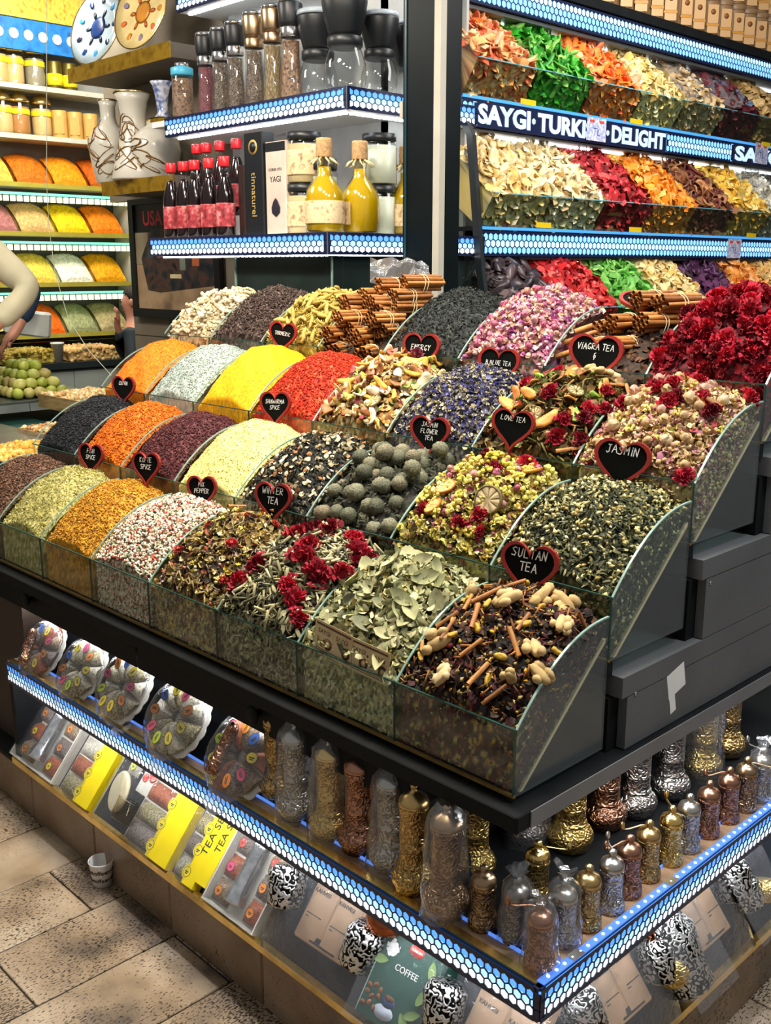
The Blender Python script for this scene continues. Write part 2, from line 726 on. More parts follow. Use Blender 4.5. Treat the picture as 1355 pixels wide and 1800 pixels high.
def S(hx):
    """sRGB hex colour to linear"""
    out = []
    for i in (0, 2, 4):
        c = int(hx[i:i + 2], 16) / 255.0
        out.append(c / 12.92 if c <= 0.04045 else ((c + 0.055) / 1.055) ** 2.4)
    return tuple(out)


trav = travertine('travertine', S('5a4f43'), S('b4a48e'), 0.73)
trav_dark = travertine('plinth_marble', S('5a4a3c'), S('8e7a66'), 0.78)
grout = plain('grout', S('2e2822'), 0.9)

fl = MB().box((-8, -3, -0.06), (4, 7, -0.006)).build('floor', grout)
tag(fl, kind='structure')
CW = 0.235
slab_me = {}
for ci in range(-19, 10):
    x0 = -0.99 + CW * ci
    off = (0.21 * ci * 1.7) % 0.62
    yk = -1.3 + off - 0.62
    while yk < 3.2:
        x1, y1 = x0 + CW, yk + 0.62
        vis = not (x0 > -2.3 and x1 < 0.05 and yk > 0.0) and x0 > -5.4 and not (x0 > 0.6 and yk > 1.6)
        if vis:
            g = 0.0022
            key = 0
            if key not in slab_me:
                slab_me[key] = MB().bev((g, g, -0.03), (CW - g, 0.62 - g, 0.0), 0.004).mesh('travertine_slab', trav)
            inst('travertine_slab', slab_me[key], fl, (x0, yk, random.uniform(-0.0012, 0.0)))
        yk += 0.62

# ------------------------------------------------------------------ hexagon light strips
navy = plain('glow_tinted_grille', (0.006, 0.012, 0.05), 0.35, var=0.0)  # black grille, with the blue glow falling on it put into its colour
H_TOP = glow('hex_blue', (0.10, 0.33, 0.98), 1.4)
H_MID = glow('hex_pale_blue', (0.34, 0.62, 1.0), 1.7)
H_LOW = glow('hex_white', (0.78, 0.92, 1.0), 2.2)  # white to blue row colours paint the diode glow fading upward
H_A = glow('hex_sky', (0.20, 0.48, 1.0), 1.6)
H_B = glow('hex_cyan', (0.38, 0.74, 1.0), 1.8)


def hex_grille(L, rows, p, depth=0.0018, rim=0.006, inner=0.87, ysc=1.0):
    """honeycomb grille in the local x-y plane, real holes, face at +z"""
    mb = MB()
    R = p / math.sqrt(3)
    rp = 1.5 * R * ysc
    Hh = rows * rp + 0.5 * R * ysc
    zf, zb = depth, 0.0
    ncol = int(L / p) + 1
    ang = [math.radians(90 + 60 * k) for k in range(6)]
    out = [(R * math.cos(a), R * ysc * math.sin(a)) for a in ang]
    for r in range(rows):
        cy = rim + R * ysc + r * rp
        for c in range(-1, ncol + 1):
            cx = (c + (0.5 if r % 2 else 0.0)) * p + p * 0.5
            if cx < p * 0.45 or cx > L - p * 0.45:
                continue
            vs = [(cx + x, cy + y, zf) for x, y in out] + [(cx + x * inner, cy + y * inner, zf) for x, y in out] + [(cx + x * inner, cy + y * inner, zb) for x, y in out]
            fs = []
            for k in range(6):
                j = (k + 1) % 6
                fs.append((k, j, 6 + j, 6 + k))
                fs.append((6 + k, 6 + j, 12 + j, 12 + k))
            if r == rows - 1:
                t0 = len(vs)
                vs += [(cx - p / 2, Hh + 2 * rim, zf), (cx + p / 2, Hh + 2 * rim, zf), (cx, Hh + 2 * rim, zf)]
                fs += [(1, 0, t0 + 2, t0), (0, 5, t0 + 1, t0 + 2)]
            if r == 0:
                t0 = len(vs)
                vs += [(cx - p / 2, 0, zf), (cx + p / 2, 0, zf), (cx, 0, zf)]
                fs += [(2, t0, t0 + 2, 3), (3, t0 + 2, t0 + 1, 4)]
            mb.add(vs, fs)
    for r in range(rows):   # close the half cells at both ends
        cy = rim + R * ysc + r * rp
        e = p * 0.55 if r % 2 else p * 0.06
        mb.box((0, cy - rp / 2 - 0.001, zb), (e, cy + rp / 2 + 0.001, zf))
        mb.box((L - p * 0.6, cy - rp / 2 - 0.001, zb), (L, cy + rp / 2 + 0.001, zf))
    return mb, Hh + 2 * rim, rim, R * ysc, rp


def hex_strip(parent, mw, L, rows, p, glows, name='light_strip', ysc=1.0):
    """lit strip: housing, a light panel per row of cells, honeycomb grille in front"""
    mb, Hh, rim, R, rp = hex_grille(L, rows, p, ysc=ysc)
    st = MB().box((0, 0, -0.014), (L, Hh, -0.004)).build(name, navy, parent)
    st.matrix_basis = mw
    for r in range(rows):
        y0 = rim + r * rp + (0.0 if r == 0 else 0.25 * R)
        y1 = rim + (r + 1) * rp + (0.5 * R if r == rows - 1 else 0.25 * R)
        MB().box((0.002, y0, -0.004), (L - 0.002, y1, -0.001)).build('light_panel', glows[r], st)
    mb.build('grille', navy, st)
    return st, Hh


# ------------------------------------------------------------------ the stepped display counter
counter = thing('display_counter', 'stepped black and graphite spice display counter with a marble plinth', 'counter')
XL = -2.34
FY, SX = -0.07, 0.12      # front and side planes of the lit shelf
# plinth slabs, front and side
x = 0.10
first = True
while x > XL:
    wdt = 0.37 if not first else 0.37
    MB().bev((max(x - wdt, XL) + 0.0015, -0.055, 0.0), (x - 0.0015, -0.02, 0.148), 0.004).build('plinth_slab', trav_dark, counter)
    x -= wdt
    first = False
y = -0.015
while y < 1.5:
    MB().bev((0.07, y + 0.0015, 0.0), (0.105, y + 0.45 - 0.0015, 0.148), 0.004).build('plinth_slab', trav_dark, counter)
    y += 0.45
MB().box((XL, -0.02, 0.0), (0.07, 1.5, 0.15)).build('plinth_core', black_matte, counter)
MB().box((XL, FY + 0.006, 0.148), (SX - 0.006, 0.0, 0.160)).box((0.0, 0.0, 0.148), (SX - 0.006, 1.5, 0.160)).build('plinth_rail', black, counter)
MB().box((-1.83, FY - 0.004, 0.158), (SX + 0.004, FY + 0.012, 0.176)).build('gold_trim', gold, counter)
MB().box((SX - 0.012, FY + 0.012, 0.158), (SX + 0.004, 1.5, 0.176)).build('gold_trim', gold, counter)
# sloping lower display boards
navy_board = plain('dark_blue_board', S('0c1420'), 0.4)
MB().prism([(-0.055, 0.162), (-0.04, 0.150), (0.165, 0.40), (0.150, 0.412)], 0, -1.81, -0.05).build('sloping_board', navy_board, counter)
MB().prism([(0.105, 0.162), (-0.10, 0.412), (-0.115, 0.40), (0.09, 0.150)], 1, 0.05, 1.5).build('sloping_board', navy_board, counter)
# shelf with the light strip
ZS = 0.482
MB().box((-1.815, FY + 0.012, ZS - 0.018), (SX - 0.012, 1.5, ZS)).build('lit_shelf', black, counter)
MB().box((-1.815, FY + 0.004, ZS + 0.0005), (SX - 0.012, FY + 0.022, ZS + 0.0045)).build('gold_edging', gold, counter)
MB().box((-1.815, FY + 0.0225, ZS + 0.0005), (SX - 0.045, FY + 0.045, ZS + 0.0030)).build('edge_tape', wood_tape, counter)
MB().box((SX - 0.045, FY + 0.0225, ZS + 0.0005), (SX - 0.0165, 1.5, ZS + 0.0030)).build('edge_tape', wood_tape, counter)
acr = glow('lit_acrylic_edge', (0.12, 0.30, 1.0), 0.8)
MB().box((-1.815, FY + 0.046, ZS + 0.0005), (SX - 0.047, FY + 0.0485, ZS + 0.008)).build('acrylic_edge', acr, counter)
MB().box((SX - 0.0485, FY + 0.05, ZS + 0.0005), (SX - 0.046, 1.5, ZS + 0.008)).build('acrylic_edge', acr, counter)
mw = frame((-1.815, FY, ZS - 0.062), (1, 0, 0), (0, 0, 1), (0, -1, 0))
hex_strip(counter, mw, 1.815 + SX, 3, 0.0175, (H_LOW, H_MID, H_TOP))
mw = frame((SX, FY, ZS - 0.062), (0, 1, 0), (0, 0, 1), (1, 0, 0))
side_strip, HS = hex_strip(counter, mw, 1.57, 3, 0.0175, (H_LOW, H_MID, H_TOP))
# strip of light diodes lying on the side rim
tape = glow('blue_tape', (0.08, 0.24, 0.95), 0.9)
dot = glow('diode', (0.75, 0.9, 1.0), 6.0)
tp = MB().box((SX - 0.015, FY + 0.01, ZS + 0.004), (SX - 0.0005, 1.5, ZS + 0.0065)).build('diode_tape', tape, counter)
dme = MB().lathe([(0.0030, 0), (0.0030, 0.0010), (0.0, 0.0015)], 6).mesh('diode', dot)
yy = FY + 0.03
while yy < 1.15:
    inst('diode', dme, tp, (SX - 0.0075, yy, ZS + 0.0066))
    yy += 0.022
for yb in (0.02, 0.32):
    MB().box((SX - 0.0165, yb, ZS + 0.0068), (SX + 0.0005, yb + 0.03, ZS + 0.0078)).build('tape_clip', steel, tp)
# downlights under the lit shelf: diode bars that light the lower goods
led_w = glow('white_diode_bar', (0.95, 0.97, 1.0), 72.0)
led_u = glow('white_diode_bar_soft', (0.95, 0.97, 1.0), 52.0)
MB().box((-1.80, FY + 0.018, ZS - 0.024), (SX - 0.03, FY + 0.028, ZS - 0.019)).build('diode_bar', led_w, counter)
MB().box((SX - 0.028, FY + 0.03, ZS - 0.024), (SX - 0.018, 1.4, ZS - 0.019)).build('diode_bar', led_w, counter)
# inner carcass, end panel, fascia
MB().box((-1.80, 0.17, 0.15), (-0.24, 1.45, ZS - 0.018)).build('inner_carcass', black_matte, counter)
MB().box((-2.30, 0.125, ZS + 0.0005), (-0.24, 1.45, 0.703)).build('inner_carcass', black_matte, counter)
MB().box((-1.835, FY + 0.012, 0.15), (-1.815, 0.9, 0.47)).build('end_panel', black, counter)
MB().box((-2.34, 0.0, 0.15), (-1.84, 0.9, 0.70)).build('end_panel', plain('brown_side', S('3a2c22'), 0.7), counter)
for xa, xb in ((-0.225, -1.17), (-1.176, -2.34)):
    f = MB().box((xb, -0.012, 0.634), (xa, 0.006, 0.7035)).build('fascia', black, counter)
    kx = (xa + xb) / 2 + 0.02
    MB().lathe([(0.016, 0), (0.020, 0.004), (0.020, 0.008), (0.015, 0.013), (0.007, 0.016), (0.007, 0.026)], 18).build('knob', black, f, (kx, -0.037, 0.678), (-math.pi / 2, 0, 0))
MB().box((-0.233, 0.006, 0.634), (-0.223, 0.12, 0.7035)).build('fascia', black, counter)
# white diode bar behind the fascia that lights the grinders
MB().box((-2.2, 0.008, 0.640), (-0.26, 0.016, 0.646)).build('diode_bar', led_u, counter)
MB().box((0.018, 0.06, 0.699), (0.028, 1.25, 0.7035)).build('diode_bar', led_u, counter)
# counter top board and steps
NB, BW, RD, RZ = 8, 0.28, 0.26, 0.167
Z0 = 0.745
MB().bev((XL, -0.035, 0.704), (0.035, 1.3, 0.735), 0.004).build('top_board', black, counter)
MB().box((0.0352, 0.0, 0.7045), (0.0375, 1.3, 0.7345)).build('board_edge', grey_edge, counter)
for k in range(1, 4):
    ya = RD * k + 0.03
    zt = Z0 + RZ * k - 0.030
    zb = 0.737 if k == 1 else Z0 + RZ * (k - 1) - 0.028
    MB().box((0.004, ya + 0.004, zb), (0.022, 1.30, zt - 0.042)).build('side_panel', grey_panel, counter)
    MB().box((XL, ya - 0.015, zt - 0.040), (0.0225, 1.30, zt)).build('step_board', grey_panel, counter)
    MB().box((-0.02, ya - 0.028, zb), (0.003, ya + 0.02, zt - 0.042)).build('upright', black, counter)
    MB().lathe([(0.004, 0), (0.004, 0.001), (0.0, 0.0015)], 10).build('bolt', steel, counter, (0.0225, ya + 0.02 if k > 1 else ya + 0.03, (zb + zt) / 2 + 0.03), (0, math.pi / 2, 0))
    MB().box((XL, RD * k - 0.004, Z0 + RZ * (k - 1)), (-0.005, RD * k + 0.002, Z0 + RZ * k - 0.072)).build('riser', black_matte, counter)
    MB().box((XL, RD * k - 0.006, Z0 + RZ * k - 0.03), (0.0, ya - 0.016, Z0 + RZ * k - 0.004)).build('tray_ledge', black, counter)
MB().box((XL, 1.05, 0.70), (0.0, 1.07, Z0 + RZ * 3 + 0.20)).build('back_panel', black_matte, counter)
st = MB().box((0, 0, 0), (0.0006, 0.062, 0.052)).build('torn_sticker', paper_white, counter, (0.0222, 0.44, 0.79), (0.25, 0, 0))
MB().box((0, 0, -0.04), (0.0005, 0.02, 0.0)).build('sticker_shred', paper_white, st, (0, 0.002, 0.005))

# ------------------------------------------------------------------ glass trays
FH, BH, BD = 0.120, 0.254, 0.252


def curve_z(y):
    t = np.clip(np.asarray(y) / BD, 0, 1)
    return FH + (BH - FH) * (1 - (1 - t) ** 2.2)


cy = np.concatenate([np.linspace(0, 0.06, 7), np.linspace(0.08, BD, 10)])
poly = [(0.0, 0.0), (BD, 0.0)] + [(float(yv), float(curve_z(yv))) for yv in cy[::-1]]
div_me = MB().prism(poly, 0, -0.002, 0.002).mesh('divider', clear)
end_me = MB().prism(poly, 0, -0.002, 0.002).mesh('divider', greyed)
rib = MB()
for i in range(len(cy) - 1):
    a, b = cy[i], cy[i + 1]
    za, zb = float(curve_z(a)), float(curve_z(b))
    rib.add([(-0.0022, a, za - 0.0025), (0.0022, a, za - 0.0025), (0.0022, a, za + 0.0006), (-0.0022, a, za + 0.0006),
             (-0.0022, b, zb - 0.0025), (0.0022, b, zb - 0.0025), (0.0022, b, zb + 0.0006), (-0.0022, b, zb + 0.0006)],
            [(0, 4, 5, 1), (1, 5, 6, 2), (2, 6, 7, 3), (3, 7, 4, 0), (0, 1, 2, 3), (4, 7, 6, 5)])
edge_pale = plain('pale_glass_edge', S('7f9a90'), 0.25, var=0.2, scale=30)
edge_dark = plain('green_glass_edge_line', S('2a4a42'), 0.2, var=0.2)
rib_me = rib.mesh('divider_edge', edge_pale)
pane_me = MB().box((-BW + 0.0012, -0.002, 0.0), (-0.0012, 0.002, FH)).mesh('front_pane', clear)
pedge_me = MB().box((-BW + 0.0012, -0.0022, FH - 0.0012), (-0.0012, 0.0022, FH + 0.0012)).box((-0.0022, -0.0024, 0.0), (-0.0002, 0.0024, FH)).mesh('pane_edge', edge_dark)
row_words = ['lowest', 'second lowest', 'third', 'topmost']
trays = []
for k in range(4):
    tr = thing('glass_tray', 'long clear glass tray with eight compartments, %s step of the counter' % row_words[k], 'tray', (0, RD * k, Z0 + RZ * k), group='glass trays')
    trays.append(tr)
    for c in range(NB):
        p = inst('front_pane', pane_me, tr, (-BW * c, 0, 0))
        inst('pane_edge', pedge_me, p)
    for c in range(NB + 1):
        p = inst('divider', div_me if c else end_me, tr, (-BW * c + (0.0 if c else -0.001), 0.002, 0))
        inst('divider_edge', rib_me, p)
    MB().prism([(0.018, 0.002), (0.026, 0.002), (0.250, 0.205), (0.250, 0.213)], 0, -BW * NB, -0.003).build('inclined_board', board_mat, tr)
    MB().prism([(0.018, 0.002), (0.026, 0.002), (0.250, 0.205), (0.250, 0.213)], 0, -0.0029, -0.0021).build('board_edge', plain('pale_board_edge', S('d8c8a4'), .6), tr)
    MB().box((-BW * NB, -0.002, -0.004), (0, BD, 0.0)).build('base_pane', clear, tr)
    MB().box((-BW * NB, -0.003, -0.0015), (0.001, 0.004, 0.003)).build('base_seal', ramp_mat('amber_seal', [S('8a6a2e'), S('5a4a24')], 0.4, 20), tr)

# ------------------------------------------------------------------ loose goods: particle shapes
def shp(vs, fs):
    T = []
    for f in fs:
        for i in range(1, len(f) - 1):
            T.append((f[0], f[i], f[i + 1]))
    return np.array(vs, float), np.array(T, int)


def shape_lib():
    L = {}
    L['grain'] = shp([(0.5, 0, 0), (-0.5, 0, 0), (0, 0.3, 0), (0, -0.3, 0), (0, 0, 0.28), (0, 0, -0.28)],
                     [(0, 2, 4), (2, 1, 4), (1, 3, 4), (3, 0, 4), (2, 0, 5), (1, 2, 5), (3, 1, 5), (0, 3, 5)])
    t = (1 + 5 ** .5) / 2
    v = np.array([(-1, t, 0), (1, t, 0), (-1, -t, 0), (1, -t, 0), (0, -1, t), (0, 1, t), (0, -1, -t), (0, 1, -t), (t, 0, -1), (t, 0, 1), (-t, 0, -1), (-t, 0, 1)]) / 1.9 * 0.5
    f = [(0, 11, 5), (0, 5, 1), (0, 1, 7), (0, 7, 10), (0, 10, 11), (1, 5, 9), (5, 11, 4), (11, 10, 2), (10, 7, 6), (7, 1, 8), (3, 9, 4), (3, 4, 2), (3, 2, 6), (3, 6, 8), (3, 8, 9), (4, 9, 5), (2, 4, 11), (6, 2, 10), (8, 6, 7), (9, 8, 1)]
    L['blob'] = (v, np.array(f))
    L['needle'] = shp([(-0.5, -0.09, 0), (-0.5, 0.09, 0), (-0.15, -0.13, 0.09), (-0.15, 0.13, 0.11), (0.2, -0.12, 0.05), (0.2, 0.12, 0.08), (0.5, 0, -0.06)],
                      [(0, 2, 3, 1), (2, 4, 5, 3), (4, 6, 5)])
    L['flake'] = shp([(-0.5, -0.2, 0.05), (-0.1, -0.42, -0.06), (0.45, -0.25, 0.1), (0.5, 0.2, -0.02), (0.05, 0.40, 0.1), (-0.4, 0.3, -0.08), (0, 0, 0.12)],
                     [(0, 1, 6), (1, 2, 6), (2, 3, 6), (3, 4, 6), (4, 5, 6), (5, 0, 6)])
    L['stick'] = shp([(-0.5, -0.05, -0.05), (-0.5, 0.05, -0.05), (-0.5, 0.05, 0.05), (-0.5, -0.05, 0.05), (0.5, -0.05, -0.04), (0.5, 0.05, -0.04), (0.5, 0.05, 0.06), (0.5, -0.05, 0.06)],
                     [(0, 1, 2, 3), (4, 7, 6, 5), (0, 4, 5, 1), (1, 5, 6, 2), (2, 6, 7, 3), (3, 7, 4, 0)])
    vs, fs = [], []
    for i in range(3):
        for j in range(3):
            x, y = i - 1, j - 1
            wd = 0.5 if i == 1 else 0.28
            vs.append((x * 0.5, y * wd, 0.22 * (x * x + 0.7 * y * y) - 0.12))
    for i in range(2):
        for j in range(2):
            a = i * 3 + j
            fs.append((a, a + 3, a + 4, a + 1))
    L['petal'] = shp(vs, fs)
    vs, fs = [], []
    n = 8
    for i in range(n):
        t_ = math.pi * 2 * i / n
        vs.append((0.5 * math.cos(t_), 0.29 * math.sin(t_), 0.06 * math.cos(2 * t_)))
    vs.append((0.0, 0.0, 0.07))
    fs = [(i, (i + 1) % n, n) for i in range(n)]
    L['leaf'] = shp(vs, fs)
    return L


SHP = shape_lib()


def pick(pal, n):
    cols = np.array([S(p[0]) if isinstance(p[0], str) else p[0] for p in pal])
    wts = np.array([p[1] for p in pal], float)
    idx = rng.choice(len(pal), n, p=wts / wts.sum())
    return cols[idx] * rng.uniform(0.6, 1.25, (n, 1))


class Heap:
    """sloping heap in a compartment: local x across, y back, z up"""

    def __init__(s, w, crown=0.025, edge=-0.012, y0=0.008, y1=0.247, prof=None, lump=0.006, seed=0, z_back=0.19, skew=0.0):
        s.w, s.crown, s.edge, s.y0, s.y1, s.lump, s.seed, s.skew = w, crown, edge, y0, y1, lump, seed, skew
        s.prof = prof or curve_z
        s.m = 0.006
        s.zb = z_back
        q = np.random.default_rng(seed + 77)
        s.ph = q.uniform(0, 6.28, 8)
        s.fr = q.uniform(0.7, 1.4, 8)

    def z(s, x, y):
        u = np.clip(x / s.w, 0, 1)
        t = np.clip((y - s.y0) / (s.y1 - s.y0), 0, 1)
        c = 1 - np.abs(2 * u - 1 + s.skew * (1 - t)) ** 2.2
        z = s.prof(y) + s.edge + (s.crown - s.edge) * c * (0.35 + 0.65 * np.sin(np.pi * np.clip(t * 0.82 + 0.08, 0, 1)) ** 0.8)
        p, f = s.ph, s.fr
        z = z + s.lump * (np.sin(x * 42 * f[0] + p[0]) * np.sin(y * 47 * f[1] + p[1]) + 0.6 * np.sin(x * 90 * f[2] + p[2] + y * 60) * np.sin(y * 80 * f[3] + p[3]))
        return z

    def top(s, n, ylo=None, yhi=None):
        x = rng.uniform(s.m, s.w - s.m, n)
        y = rng.uniform(ylo or s.y0, yhi or s.y1, n)
        return s.point(x, y)

    def point(s, x, y):
        x, y = np.asarray(x, float), np.asarray(y, float)
        z = s.z(x, y)
        e = 0.003
        dx = (s.z(x + e, y) - s.z(x - e, y)) / (2 * e)
        dy = (s.z(x, y + e) - s.z(x, y - e)) / (2 * e)
        N = np.stack([-dx, -dy, np.ones_like(dx)], -1)
        N /= np.linalg.norm(N, axis=-1, keepdims=True)
        return np.stack([x, y, z], -1), N

    def front(s, n):
        x = rng.uniform(s.m, s.w - s.m, n)
        zt = s.z(x, np.full(n, s.y0))
        z = rng.uniform(0.004, 1.0, n) * zt
        P = np.stack([x, np.full(n, s.y0 + 0.0005), z], -1)
        N = np.tile([0, -1.0, 0], (n, 1))
        return P, N

    def body(s, nx=46, ny=46, pal=None, jit=0.0008, fpal=None):
        xs = np.linspace(s.m, s.w - s.m, nx)
        ys = np.linspace(s.y0, s.y1, ny)
        X, Y = np.meshgrid(xs, ys)
        Zt = s.z(X, Y)
        Zt = Zt + rng.normal(0, jit, Zt.shape)
        rows = []
        nf = 14
        for i in range(nf):
            q = i / nf
            rows.append(np.stack([xs, np.full(nx, s.y0) + np.abs(rng.normal(0, jit * 0.6, nx)), 0.003 + (Zt[0] - 0.003) * q], -1))
        for j in range(ny):
            rows.append(np.stack([X[j], Y[j], Zt[j]], -1))
        rows.append(np.stack([xs, np.full(nx, s.y1 + 0.001), np.full(nx, s.zb)], -1))
        rows.append(np.stack([xs, np.full(nx, s.y0 + 0.014), np.full(nx, 0.003)], -1))
        V = np.array(rows)
        nr = len(rows)
        V = V.reshape(-1, 3)
        i = np.arange(nr - 1)[:, None] * nx + np.arange(nx - 1)[None, :]
        a, b, c, d = i.ravel(), (i + 1).ravel(), (i + nx + 1).ravel(), (i + nx).ravel()
        T = np.concatenate([np.stack([a, b, c], -1), np.stack([a, c, d], -1)])
        caps = []
        for col in (0, nx - 1):   # close both ends as a fan
            ids = [r * nx + col for r in range(nr)]
            cen = len(V) + (0 if col == 0 else 1)
            for q in range(len(ids)):
                e1, e2 = ids[q], ids[(q + 1) % len(ids)]
                caps.append((cen, e2, e1) if col == 0 else (cen, e1, e2))
        c0 = V[[r * nx for r in range(nr)]].mean(0)
        c1 = V[[r * nx + nx - 1 for r in range(nr)]].mean(0)
        V = np.concatenate([V, [c0, c1]])
        T = np.concatenate([T, np.array(caps)])
        C = pick(pal, len(V))
        nfv = nf * nx
        C[:nfv] = pick(fpal or pal, nfv)
        C[-2:] = pick(fpal or pal, 2)
        for r_ in range(nr):
            C[r_ * nx] = pick(fpal or pal, 1)[0]
            C[r_ * nx + nx - 1] = pick(fpal or pal, 1)[0]
        return V, T, C


def spread(P, N, shape, smin, smax, pal, tilt=0.5, lift=0.0, flat=1.0, colpal=None):
    """copies of one particle shape laid on surface points"""
    n = len(P)
    v, t = SHP[shape]
    spin = rng.uniform(0, 2 * np.pi, n)
    ref = np.where(np.abs(N[:, :1]) < 0.8, np.array([[1.0, 0, 0]]), np.array([[0, 1.0, 0]]))
    nn = N + rng.normal(0, tilt, (n, 3))
    nn /= np.linalg.norm(nn, axis=1, keepdims=True)
    a = np.cross(ref, nn)
    a /= np.linalg.norm(a, axis=1, keepdims=True)
    b = np.cross(nn, a)
    ca, sa = np.cos(spin)[:, None], np.sin(spin)[:, None]
    e1 = a * ca + b * sa
    e2 = -a * sa + b * ca
    sc = rng.uniform(smin, smax, n)[:, None, None]
    q = v[None, :, :] * sc
    q = q * np.stack([np.ones(n), rng.uniform(0.75, 1.25, n), rng.uniform(0.7, 1.3, n) * flat], -1)[:, None, :]
    W = q[..., :1] * e1[:, None, :] + q[..., 1:2] * e2[:, None, :] + q[..., 2:3] * nn[:, None, :] + (P + N * lift)[:, None, :]
    V = W.reshape(-1, 3)
    T = (t[None] + (np.arange(n) * len(v))[:, None, None]).reshape(-1, 3)
    C = np.repeat(pick(pal, n), len(v), axis=0)
    return V, T, C


def join(parts):
    Vs, Ts, Cs, o = [], [], [], 0
    for V, T, C in parts:
        Vs.append(V)
        Ts.append(T + o)
        Cs.append(C)
        o += len(V)
    return np.concatenate(Vs), np.concatenate(Ts), np.concatenate(Cs)


def heap_obj(name, label, cat, mw, hp, pal, layers, jit=0.0008, nx=46, ny=46, mat=None, ends=False):
    fp_ = [q for l in layers for q in (l[5] or pal)] + list(pal)
    parts = [hp.body(nx, ny, pal, jit, fp_)]
    for (shape, n, nf, s0, s1, lp, tilt, lift) in layers:
        P, N = hp.top(int(n * 1.25))
        P = P + N * (rng.uniform(-.1, 1, (len(P), 1)) * (s1 * .32))
        parts.append(spread(P, N, shape, s0 * 1.05, s1 * 1.15, lp or pal, tilt * 1.15, lift))
        if nf:
            P, N = hp.front(nf)
            Vf, Tf, Cf = spread(P, N, shape, s0, s1, lp or pal, min(tilt, 0.25), -0.001)
            Vf[:, 1] = np.maximum(Vf[:, 1], hp.y0 - 0.0045)
            parts.append((Vf, Tf, Cf))
            if ends:
                m_ = int(nf * 1.2)
                yq = rng.uniform(hp.y0 + .01, hp.y1 - .02, m_)
                zt = hp.z(np.full(m_, hp.w), yq)
                zl = np.clip((yq - .02) * .9, 0.004, .2)
                P = np.stack([np.full(m_, hp.w - hp.m), yq, zl + (zt - zl) * rng.uniform(0, 1, m_)], -1)
                Ve, Te, Ce = spread(P, np.tile([1.0, 0, 0], (m_, 1)), shape, s0, s1, lp or pal, .25, 0.0)
                Ve[:, 0] = np.minimum(Ve[:, 0], hp.w - .001)
                parts.append((Ve, Te, Ce))
    V, T, C = join(parts)
    keep = mesh_np(name, V, T, C)
    keep.materials.append(mat or VC)
    o = bpy.data.objects.new(name, keep)
    COL.objects.link(o)
    o.matrix_world = mw
    tag(o, label, cat, None, 'stuff')
    return o


def put(name, me, hp, mw, x, y, label, cat, group, size=1.0, lift=0.0, tilt=0.35, spin=None, up=None, mat_axis=None):
    """one piece laid on a heap"""
    P, N = hp.point([x], [y])
    n = Vector(N[0]) + Vector((random.gauss(0, tilt), random.gauss(0, tilt), random.gauss(0, tilt)))
    n.normalize()
    if up is not None:
        n = Vector(up)
    ref = Vector((1, 0, 0)) if abs(n.x) < 0.9 else Vector((0, 1, 0))
    a = n.cross(ref).normalized()
    b = n.cross(a)
    t = random.uniform(0, 2 * math.pi) if spin is None else spin
    e1 = a * math.cos(t) + b * math.sin(t)
    e2 = n.cross(e1)
    loc = Vector(P[0]) + n * lift
    M = frame(loc, e1, e2, n) @ Matrix.Scale(size, 4)
    o = inst(name, me, mw=mw @ M)
    return tag(o, label, cat, group)


def stratified(hp, n, ylo=None, yhi=None, jit=0.45):
    """about n evenly spread spots on a heap"""
    ylo = hp.y0 + 0.008 if ylo is None else ylo
    yhi = hp.y1 - 0.008 if yhi is None else yhi
    ar = (hp.w - 0.03) / ((yhi - ylo) * 1.3)
    ny = max(1, int(round(math.sqrt(n / ar))))
    nx = max(1, int(math.ceil(n / ny)))
    out = []
    for j in range(ny):
        for i in range(nx):
            x = 0.015 + (hp.w - 0.03) * (i + 0.5 + (0.5 if j % 2 else 0) * 0.6 + random.uniform(-jit, jit)) / (nx + 0.3)
            y = ylo + (yhi - ylo) * (j + 0.5 + random.uniform(-jit, jit)) / ny
            out.append((min(max(x, 0.012), hp.w - 0.012), min(max(y, ylo), yhi)))
    return out


# ------------------------------------------------------------------ piece meshes
def piece_np(mb, jit, seed):
    rs = random.Random(seed)
    mb.v = [(x + rs.uniform(-jit, jit), y + rs.uniform(-jit, jit), z + rs.uniform(-jit, jit)) for x, y, z in mb.v]
    return mb


def m_carnation(mat, seed=0, r=0.018, layers=4):
    """ruffled flower head"""
    rs = random.Random(seed)
    mb = MB()
    mb.ball((0, 0, 0.001), (r * 0.55, r * 0.55, r * 0.5), 8, 5)
    for k in range(layers):
        n = 9 - k
        el = 0.15 + 0.36 * k
        for i in range(n):
            t = 2 * math.pi * (i + 0.5 * (k % 2)) / n + rs.uniform(-0.4, 0.4)
            d = Vector((math.cos(t) * math.cos(el), math.sin(t) * math.cos(el), math.sin(el)))
            s_ = Vector((-math.sin(t), math.cos(t), 0))
            u_ = s_.cross(d) * -1
            R1 = r * rs.uniform(0.68, 1.18) * (1 - 0.07 * k)
            wv = r * 0.42
            vs = [d * r * 0.2]
            for q, a in enumerate((-1, -0.45, 0.05, 0.5, 1)):
                vs.append(d * (R1 * (0.93 if abs(a) > 0.8 else 1.03)) + s_ * wv * a + u_ * (r * 0.12 * (1 if q % 2 else -1) + rs.uniform(-1, 1) * r * 0.14))
            mb.add(vs, [(0, 1, 2), (0, 2, 3), (0, 3, 4), (0, 4, 5)])
    return mb.mesh('carnation', mat)


